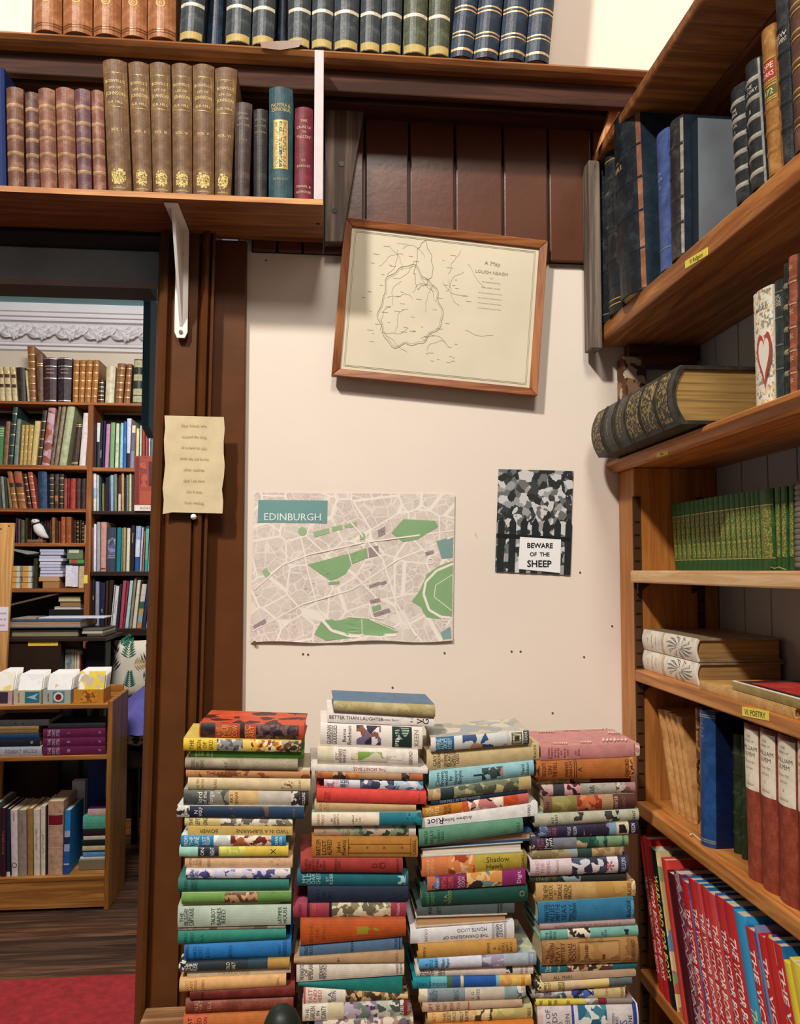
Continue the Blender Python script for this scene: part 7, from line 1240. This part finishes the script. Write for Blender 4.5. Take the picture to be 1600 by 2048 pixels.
# ---------------------------------------------------------------- chair with leaf cushions and a purple throw
YCh = 4.3
cx0, cx1 = aY(214, 1400, YCh).x, aY(330, 1400, YCh).x
ch = thing('armchair', 'low dark armchair partly hidden behind the doorway edge', 'chair', V(((cx0+cx1)/2, YCh+.25, 0)))
zs_ = aY(250, 1500, YCh).z
MB().box((cx0+.02, YCh, zs_-.10), (cx1, YCh+.50, zs_)).build('seat_frame', paint('1d1512', .5), ch, bevel=.01); MB().box((cx0+.02, YCh+.44, zs_), (cx1, YCh+.50, zs_+.50)).build('back_rest', paint('1d1512', .5), ch, bevel=.01)
for x in (cx0+.03, cx1-.05):
    for y_ in (YCh+.01, YCh+.45): MB().box((x, y_, 0), (x+.035, y_+.035, zs_-.10)).build('leg', paint('120d0b', .5), ch)
def cushion(nm, lab, c0, ex, ez, ey, mat, n=10):
    """a pillow: two quilted faces swelling between pinched corners"""
    mb = MB(); c0, ex, ez, ey = V(c0), V(ex), V(ez), V(ey)
    for s in (-1, 1):
        R = []
        for j in range(n+1):
            v = j/n*2-1; r = []
            for i in range(n+1):
                u = i/n*2-1; b_ = max(0, (1-u**4)*(1-v**4))**.6; pin = 1-.05*(1-abs(u)**2)*abs(v)**3-.0
                r.append(c0+ex*(u*(1-.05*(1-v*v)*abs(u)**4))+ez*(v*pin)+ey*(s*b_))
            R.append(r)
        mb.grid(R)
    th_ = thing(nm, lab, 'cushion', c0-ez); mb.build('cover', mat, th_, smooth=True); return th_
LEAF = paint('d8cfbc', .85, .06, 20, .2, bsc=300)
A, B = aY(213, 1376, YCh+.3), aY(310, 1280, YCh+.3)
cc = V(((A.x+B.x)/2, YCh+.37, (A.z+B.z)/2)); hx, hz = (B.x-A.x)/2, (B.z-A.z)/2
hz = (B.z-(zs_+.19))/2; cc.z = B.z-hz
cu1 = cushion('leaf_cushion', 'upright pale cushion printed with dark green palm leaves', cc, (hx, 0, 0), (0, 0, hz), (0, .055, 0), LEAF)
def frond(par, x, z, ang, ln, n, m, w, Y, base_c):
    mb = MB(); c = base_c
    d = V((math.cos(ang), 0, math.sin(ang)))
    for k in range(n):
        t = (k+.5)/n; p = V((x, Y, z))+d*(ln*t)
        for s in (-1, 1):
            l_ = ln*.5*(1-.55*t); a2 = ang+s*(1.05-.45*t); e = V((math.cos(a2), 0, math.sin(a2))); nn = V((-e.z, 0, e.x))*w
            mb.add([p, p+e*l_*.5+nn, p+e*l_, p+e*l_*.5-nn], [(0, 1, 2, 3)])
    mb.v = [V((p.x, c.y-.055*max(0, (1-((p.x-c.x)/hx)**4)*(1-((p.z-c.z)/hz)**4))**.6-.0025 if abs(p.x-c.x) < hx and abs(p.z-c.z) < hz else c.y-.003, p.z)) for p in mb.v]
    tag(mb.build('printed_leaf', m, par), kind='stuff')
GL, NL, TL = paint('2a6a58', .85), paint('26303a', .85), paint('b89a5a', .85)
for (px, py, ang, ln, m) in [(256, 1318, 1.55, .085, GL), (228, 1345, 1.9, .10, NL), (286, 1330, .9, .10, NL), (258, 1376, 1.55, .07, GL), (232, 1310, 2.2, .07, NL), (266, 1330, .15, .08, TL), (290, 1300, .6, .07, NL), (240, 1290, .9, .05, GL), (285, 1360, .5, .08, NL)]:
    p = aY(px, py, YCh+.31); frond(cu1, p.x, p.z, ang, ln*1.25, 8, m, .0045, YCh+.3, cc)
A, B = aY(242, 1500, YCh+.05), aY(330, 1460, YCh+.05)
zc1 = zs_+.055
cu2 = cushion('seat_cushion', 'flat leaf-patterned seat cushion under the purple throw', ((A.x+B.x)/2, YCh+.17, zc1+.0), ((B.x-A.x)/2+.03, 0, 0), (0, .2, .0), (0, 0, .05), pict(['3a4a44', 'd0cbb8', '52625a', 'c8c2ac', '2c3a38'], 26, 4))
# purple throw: a draped sheet over the seat and front
mb = MB(); R = []
x0, x1 = aY(237, 1400, YCh).x, aY(330, 1400, YCh).x
for j in range(13):
    v = j/12; r = []
    for i in range(13):
        u = i/12; x = x0+(x1-x0)*u; top = aY(240+u*90, 1398-u*75, YCh+.2).z
        z = top+(zs_+.135-top)*v; y_ = YCh+.22-.30*v-.03*math.sin(v*3.1)+.016*math.sin(u*9+v*4)*(.3+v)+.012*math.sin(u*23-v*6)*v
        if v > .8: z += -.05*(.6+.4*math.sin(u*3.2))*(v-.8)/.2
        r.append((x, y_, z))
    R.append(r)
mb.grid(R); mb.grid([[V(p)+V((0, .05, -.004)) for p in r] for r in R])
tag(mb.build('throw', cloth('5d5aa0', .9, .25, 14, .3), smooth=True), 'purple cloth throw heaped on the armchair', 'throw')
# ---------------------------------------------------------------- card trolley
YT = 3.86
xs1 = aY(208, 1780, YT).x; xs0 = -2.2; dT = .30; xo = xs1+.022
def tz(py, px=100, Y=YT): return aY(px, py, Y).z
WT_ = wood('8f5a2a', 'b8803f', 'X', .45, .6); WTZ = wood('86561f', 'a87436', 'Z', .45, .6)
tr = thing('book_trolley', 'low wooden bookcase with a tray of greeting cards on top', 'shelf unit', V(((xs0+xs1)/2, YT+.15, 0)))
zt0, zt1 = tz(1402, 213), aY(240, 1378, YT+dT).z
MB().prism([(xs1, YT, 0), (xs1, YT, zt0), (xs1, YT+dT, zt1), (xs1, YT+dT, 0)], (.022, 0, 0)).build('side_panel', WTZ, tr, bevel=.002)
MB().box((xs0-.022, YT, 0), (xs0, YT+dT, zt1)).build('side_panel', WTZ, tr, bevel=.002)
ztp = tz(1410); zmd = tz(1513); zbt = tz(1755)
for z, nm, t_ in ((ztp, 'top_tray', .02), (zmd, 'shelf', .02), (zbt, 'shelf', .02)): MB().box((xs0, YT+.004, z-t_), (xs1, YT+dT, z)).build(nm, WT_, tr, bevel=.002)
MB().box((xs0, YT+.006, .012), (xs1, YT+.024, zbt-.02)).build('plinth', WT_, tr, bevel=.002); MB().box((xs0, YT+dT-.012, ztp), (xs1, YT+dT, ztp+.05)).build('tray_back', WT_, tr)
# four little boxes of greeting cards
for i, (x0, x1, c1_, cardc, lab) in enumerate([(-16, 26, 'c8a8a4', ['f4efe4', 'f0ead8', 'e8d478', 'f4efe4'], 'pale pink box of white and yellow cards, leftmost on the trolley'), (27, 83, 'c8c0a4', ['f4f2f0', 'ece8e8', 'f6f2ee'], 'beige box of white cards with a blue wave picture'), (86, 143, 'a8b4a8', ['f4f0ec', 'e8b89a', 'f4f0ec', 'f0ece8'], 'grey-green box of white cards with a red berry picture'), (147, 209, 'c8882c', ['e8d050', 'f0ece0', 'e4c83c', 'c8b8a0'], 'orange box of yellow cards at the right end of the trolley')]):
    Yb0 = YT+.02; dp = .13; a, b = aY(x0, 1408, Yb0), aY(x1, 1381, Yb0); z0 = ztp+.0006; h = tz(1380, 100, Yb0)-z0
    w_ = b.x-a.x-.004
    t = thing('card_display', lab, 'card box', V((a.x+w_/2, Yb0+dp/2, z0)), 'boxes of cards on the trolley')
    bm = paint(c1_, .6, .05, 40)
    for lo, hi in (((a.x, Yb0, z0), (a.x+w_, Yb0+.003, z0+h)), ((a.x, Yb0+.003, z0), (a.x+.003, Yb0+dp, z0+h)), ((a.x+w_-.003, Yb0+.003, z0), (a.x+w_, Yb0+dp, z0+h)), ((a.x+.003, Yb0+.003, z0), (a.x+w_-.003, Yb0+dp, z0+.003))): MB().box(lo, hi).build('box_wall', bm, t)
    def fp_(u, v, o=.0012): return V((a.x+w_*u, Yb0-o, z0+h*v))
    pm = [paint('3a3440', .6), paint('2f7484', .6), paint('4a8a8c', .6), paint('a0501c', .6)][i]
    u0, u1 = [(.3, .8), (.42, .97), (.35, .78), (.25, .8)][i]
    MB().prism([fp_(u0, .12), fp_(u1, .12), fp_(u1, .9), fp_(u0, .9)], (0, .0008, 0)).build('printed_panel', pm if i != 3 else pict(['c8882c', 'a0501c', 'd89a3c'], 60, 4), t)
    mb = MB()
    if i == 2: mb.tube([fp_(.565, .5, .0018), fp_(.565, .5, .0024)], .022, 16); mb.build('printed_oval', paint('e8e4d8', .6), t); mb = MB(); mb.tube([fp_(.565, .5, .0026), fp_(.565, .5, .003)], .014, 14); mb.build('printed_berry', paint('7a1f2c', .6), t)
    if i == 1:
        mb.add([fp_(.46, .5, .002), fp_(.7, .62, .002), fp_(.95, .8, .002), fp_(.8, .5, .002), fp_(.9, .3, .002), fp_(.65, .42, .002)], [(0, 1, 2, 3, 4, 5)]); mb.build('printed_wave', paint('a8c8d8', .6), t)
    if i in (1, 2, 3):
        mb = MB(); flat_text(mb, ['', 'sea cards', 'garden', 'Poster'][i], fp_(.18 if i < 3 else .52, .5, .002), (1, 0, 0) if i == 3 else (0, 0, 1), (0, 0, 1) if i == 3 else (-1, 0, 0), .010, maxw=.045 if i < 3 else .06); mb.build('lettering', paint('5a4a3a', .6), t)
    for k in range(6):                                           # cards leaning back in the box
        yy = Yb0+.010+k*.018; ztop_ = aY(100, [1341, 1346, 1346, 1342][i], YT+.1).z+.002*k; ln_ = ztop_-z0-.004
        x_a, x_b = a.x+.006+(.002*k), a.x+w_-.008+.012*min(k, 3)*(1 if i < 3 else .6)
        x_b = min(x_b, a.x+w_-.005)
        MB().prism([(x_a, yy, z0+.004), (x_b, yy, z0+.004), (x_b+.004, yy+.040, z0+.004+ln_), (x_a+.005, yy+.040, z0+.004+ln_)], (0, .002, 0)).build('card', pict(cardc, 26, i+3, .6) if k == 0 else paint('f0ece6', .6), t)
# books on the trolley
def lyb(x0, x1, y0, y1, col, lab, Z, Y=YT+.02, D=.2, op=None, grp='books lying on the trolley shelf'):
    a, b = aY(x0, y1, Y), aY(x1, y0, Y); h = b.z-a.z; o = dict(N=4, rnd=.06); o.update(op or {})
    q = Quad((b.x, Y, Z+.0004), (b.x, Y, Z+h), (a.x, Y, Z+.0004), (a.x, Y, Z+h), (0, 1, 0), D, o['rnd'])
    book(q, lab, col, o, grp); return Z+h+.0006
z = zmd+.0002
sil = 'c8b8cc'
for k in range(3): z = lyb(86, 211, 1450+(2-k)*20.5, 1450+(3-k)*20.5-.6, '6a1f4c', f'magenta cloth volume, {["lowest", "middle", "topmost"][k]} of the three on the trolley', z, D=.2, op=dict(txt=[('x', 'THE', .1, 14, sil), ('x', 'COMPLETE', .17, 14, sil), ('x', 'LETTERS', .24, 14, sil), ('x', ['III', 'II', 'I'][k], .41, 14, sil), ('x', 'o', .90, 14, sil)]))
z = lyb(96, 211, 1438, 1449, '2a2c30', 'grey-black book lying on the magenta volumes', z+.0002)
z = zmd+.0002
for x0, x1, y0, y1, c_, lab, op in [(-20, 84, 1491, 1512, 'b4b8c0', 'silver-grey book lying lowest in the left trolley pile', dict(txt=[('a', 'ROBERT BRUCE', .6, 14, '6a7080')])), (-20, 80, 1472, 1490, '1c2434', 'dark navy book in the left trolley pile', dict(txt=[('x', 'III', .84, 12, 'c8ccd0')])), (-20, 78, 1460, 1471, '1f4a74', 'mid-blue book in the left trolley pile', {}), (-20, 77, 1450, 1459, '8a6a3c', 'brown-gold book in the left trolley pile', {}), (-20, 78, 1440, 1449, 'a08a54', 'dull gold book in the left trolley pile', {})]:
    z = lyb(x0, x1, y0, y1, c_, lab, z, op=op)
z = lyb(-20, 98, 1425, 1439, '4a4a48', 'grey ring binder lying on the left trolley pile', z, op=dict(rnd=.02, txt=[('a', 'o     o', .5, 12, '1c1c1c')]))
for i, (x0, x1, c_) in enumerate([(129, 146, '7a8e9c'), (148, 158, '2a2c44'), (159, 176, '33405a'), (177, 186, 'b8bcb0'), (187, 200, '4a5c3c'), (201, 212, '8a8c58')]):
    Yk2 = YT+.27; a, b = aY(x0, 1440, Yk2), aY(x1, 1416, Yk2)
    tag(MB().box((a.x, Yk2-.03, zmd+.001), (b.x-.003, Yk2+.02, min(b.z, ztp-.022))).build('book', M(c_), bevel=.002), f'book at the back of the trolley shelf, {NUM[i]} from left behind the magenta ones', 'book', 'books at the back of the trolley shelf')
YB_ = YT+.03
tro = [(-14, 0, -14, 0, 1606, '4a5a60', 'grey-blue book'), (1, 11.5, 1, 12, 1616, '3c1420', 'maroon book', dict(txt=[('a', 'THE RED HOUSE', .5, 10, '9a5a54')])), (12.5, 20.5, 12.5, 20, 1618, '1c2438', 'navy book', dict(seg=[(0, '1c2438'), (.93, 'd8d4d0')])), (23, 36, 20.5, 35, 1620, 'dcd0d0', 'white book with a black oval', dict(txt=[('x', 'O', .83, 26, '22262c'), ('a', 'HISTORY', .1, 7, '6a6060')])), (37, 54, 35.5, 53, 1620, '9a8a7c', 'grey-brown book', dict(txt=[('a', 'CHARTERS', .25, 8, '7a6a5e')])), (55.5, 66.5, 54, 66, 1617, 'a07c44', 'mustard-brown book'), (67.5, 80, 66.5, 80, 1619, 'dcd2c0', 'cream book with small print', dict(txt=[('a', 'Notes of Excursions', .45, 8, '7a7468')])), (82, 90.5, 81, 91, 1612, 'e0d6c4', 'cream book lettered ROMAN LATIN', dict(txt=[('a', 'ROMAN LATIN', .55, 9, '6a645a')])), (91, 94, 91.5, 94.5, 1612, '3a2420', 'very thin dark book'),
       (95.5, 125, 96, 128, 1602, leather('c09a80', 'd4b096', .5), 'thick peach leather volume with red label', dict(gilt=[.17, .33, .48, .63, .78], gcol='e4cdb8', lab=[(.19, .32, '7a1420')], D=.2)), (126, 138, 130, 142, 1620, '1f78c0', 'blue paperback', dict(seg=[(0, '2a88d0'), (.32, 'a8b8e0'), (.42, '1c2a5a'), (.53, '9ab0e0'), (.64, '1f5cb0'), (.83, 'd0d8e8'), (.85, '1f4c9c')]))]
rowY(tro, YB_, zbt, .2, 1755, 'on the bottom of the trolley', 'books standing on the bottom of the trolley', rnd=.1)
z = zbt+.0002
for k, (x0, x1, y0, y1, c_, lab, op) in enumerate([(160, 212, 1712, 1718, 'd8dcdc', 'thin white book at the bottom of the right trolley pile', {}), (166, 212, 1700, 1711, '5a98c8', 'light blue book in the right trolley pile', {}), (160, 212, 1695, 1699, '1c2020', 'thin black book in the right trolley pile', {}), (165, 212, 1683, 1694, 'c8c09a', 'cream book in the right trolley pile', {}), (163, 212, 1669, 1682, '1a1c1e', 'black book in the right trolley pile', {}), (167, 212, 1659, 1668, 'c8c4b4', 'off-white book in the right trolley pile', {}), (166, 212, 1643, 1658, '2a1820', 'dark maroon book in the right trolley pile', {}), (166, 212, 1615, 1642, '58b094', 'thick sea-green book in the right trolley pile', {}), (176, 212, 1598, 1613, 'd8b8b0', 'purple-covered book on top of the right trolley pile', dict(board='4a2468'))]):
    if k == 0: z0b = aY(190, 1718, YT+.08).z; tag(MB().box((aY(158, 1720, YT+.08).x, YT+.075, zbt+.0005), (xs1-.004, YT+.27, z0b-.0005)).build('file_box', paint('7a7258', .7), bevel=.002), 'flat olive-grey file box under the right trolley pile', 'box'); z = z0b
    z = lyb(x0, x1, y0, y1, c_, lab, z, Y=YT+.08, D=.17, op=dict(op, rnd=.05), grp='books in the right trolley pile')
a, b = aY(144, 1600, YT+.25), aY(171, 1561, YT+.25)
tag(MB().box((a.x, YT+.245, zbt+.0005), (b.x, YT+.29, b.z)).build('book', M('c8d0d8'), bevel=.002), 'pale grey-white book standing at the back of the trolley', 'book')
a, b = aY(176, 1600, YT+.27), aY(212, 1523, YT+.27)
tag(MB().box((a.x, YT+.262, zbt+.0005), (min(b.x, xs1-.002), YT+.29, zmd-.021)).build('folder', paint('1f3f80', .5), bevel=.002), 'deep blue folder standing at the back of the trolley', 'folder')
# ---------------------------------------------------------------- light oak upright board with a note at the left edge
YO = 4.2
a, b = aY(-40, 1330, YO), aY(28, 1046, YO)
ok_ = thing('oak_board', 'light oak upright board with a white note, cut by the left edge', 'board', V(((a.x+b.x)/2, YO+.02, 0)))
xr0, xr1 = aY(12, 1340, YO).x, aY(28, 1046, YO).x; zt_ = b.z
MB().prism([(a.x-.1, YO, 0), (xr0-.01, YO, 0), (xr0, YO, aY(12, 1340, YO).z), (xr1, YO, zt_), (a.x-.1, YO, zt_)], (0, .022, 0)).build('board', wood('b4814a', 'd2a468', 'Z', .45, .5), ok_, bevel=.002)
a, b = aY(-30, 1262, YO), aY(17, 1214, YO); MB().box((a.x, YO-.0015, a.z), (b.x, YO-.0003, b.z)).build('note', paint('e0d8e0', .7), ok_)
mb = MB()
for j, t in enumerate(('please', 'ask at', 'desk')): flat_text(mb, t, aY(4, 1226+j*12, YO-.002), (1, 0, 0), (0, 0, 1), .012, maxw=.05)
mb.build('handwriting', paint('8a5a7a', .7), ok_)
for px, py in ((2, 1058), (18, 1052)): c = aY(px, py, YO); MB().tube([c, c-V((0, .001, 0))], .004, 8).build('nail_hole', BLACK, ok_)

# the narrowest books of the far bookcase, a few pixels each, joined into one mass
mbN, mN = MB(), []
for q, col, op in NARROW:
    b_, ms = far_book(q, '', col, op, '', only=1)
    for m in ms:
        if M(m) not in mN: mN.append(M(m))
    o_ = len(mbN.v); mbN.v += b_.v; mbN.f += [tuple(i+o_ for i in f) for f in b_.f]; mbN.m += [mN.index(M(ms[i])) for i in b_.m]
tag(mbN.build('narrow_books', mN), 'mass of narrow thin-spined books filling the shelves of the far bookcase', 'books', kind='stuff')
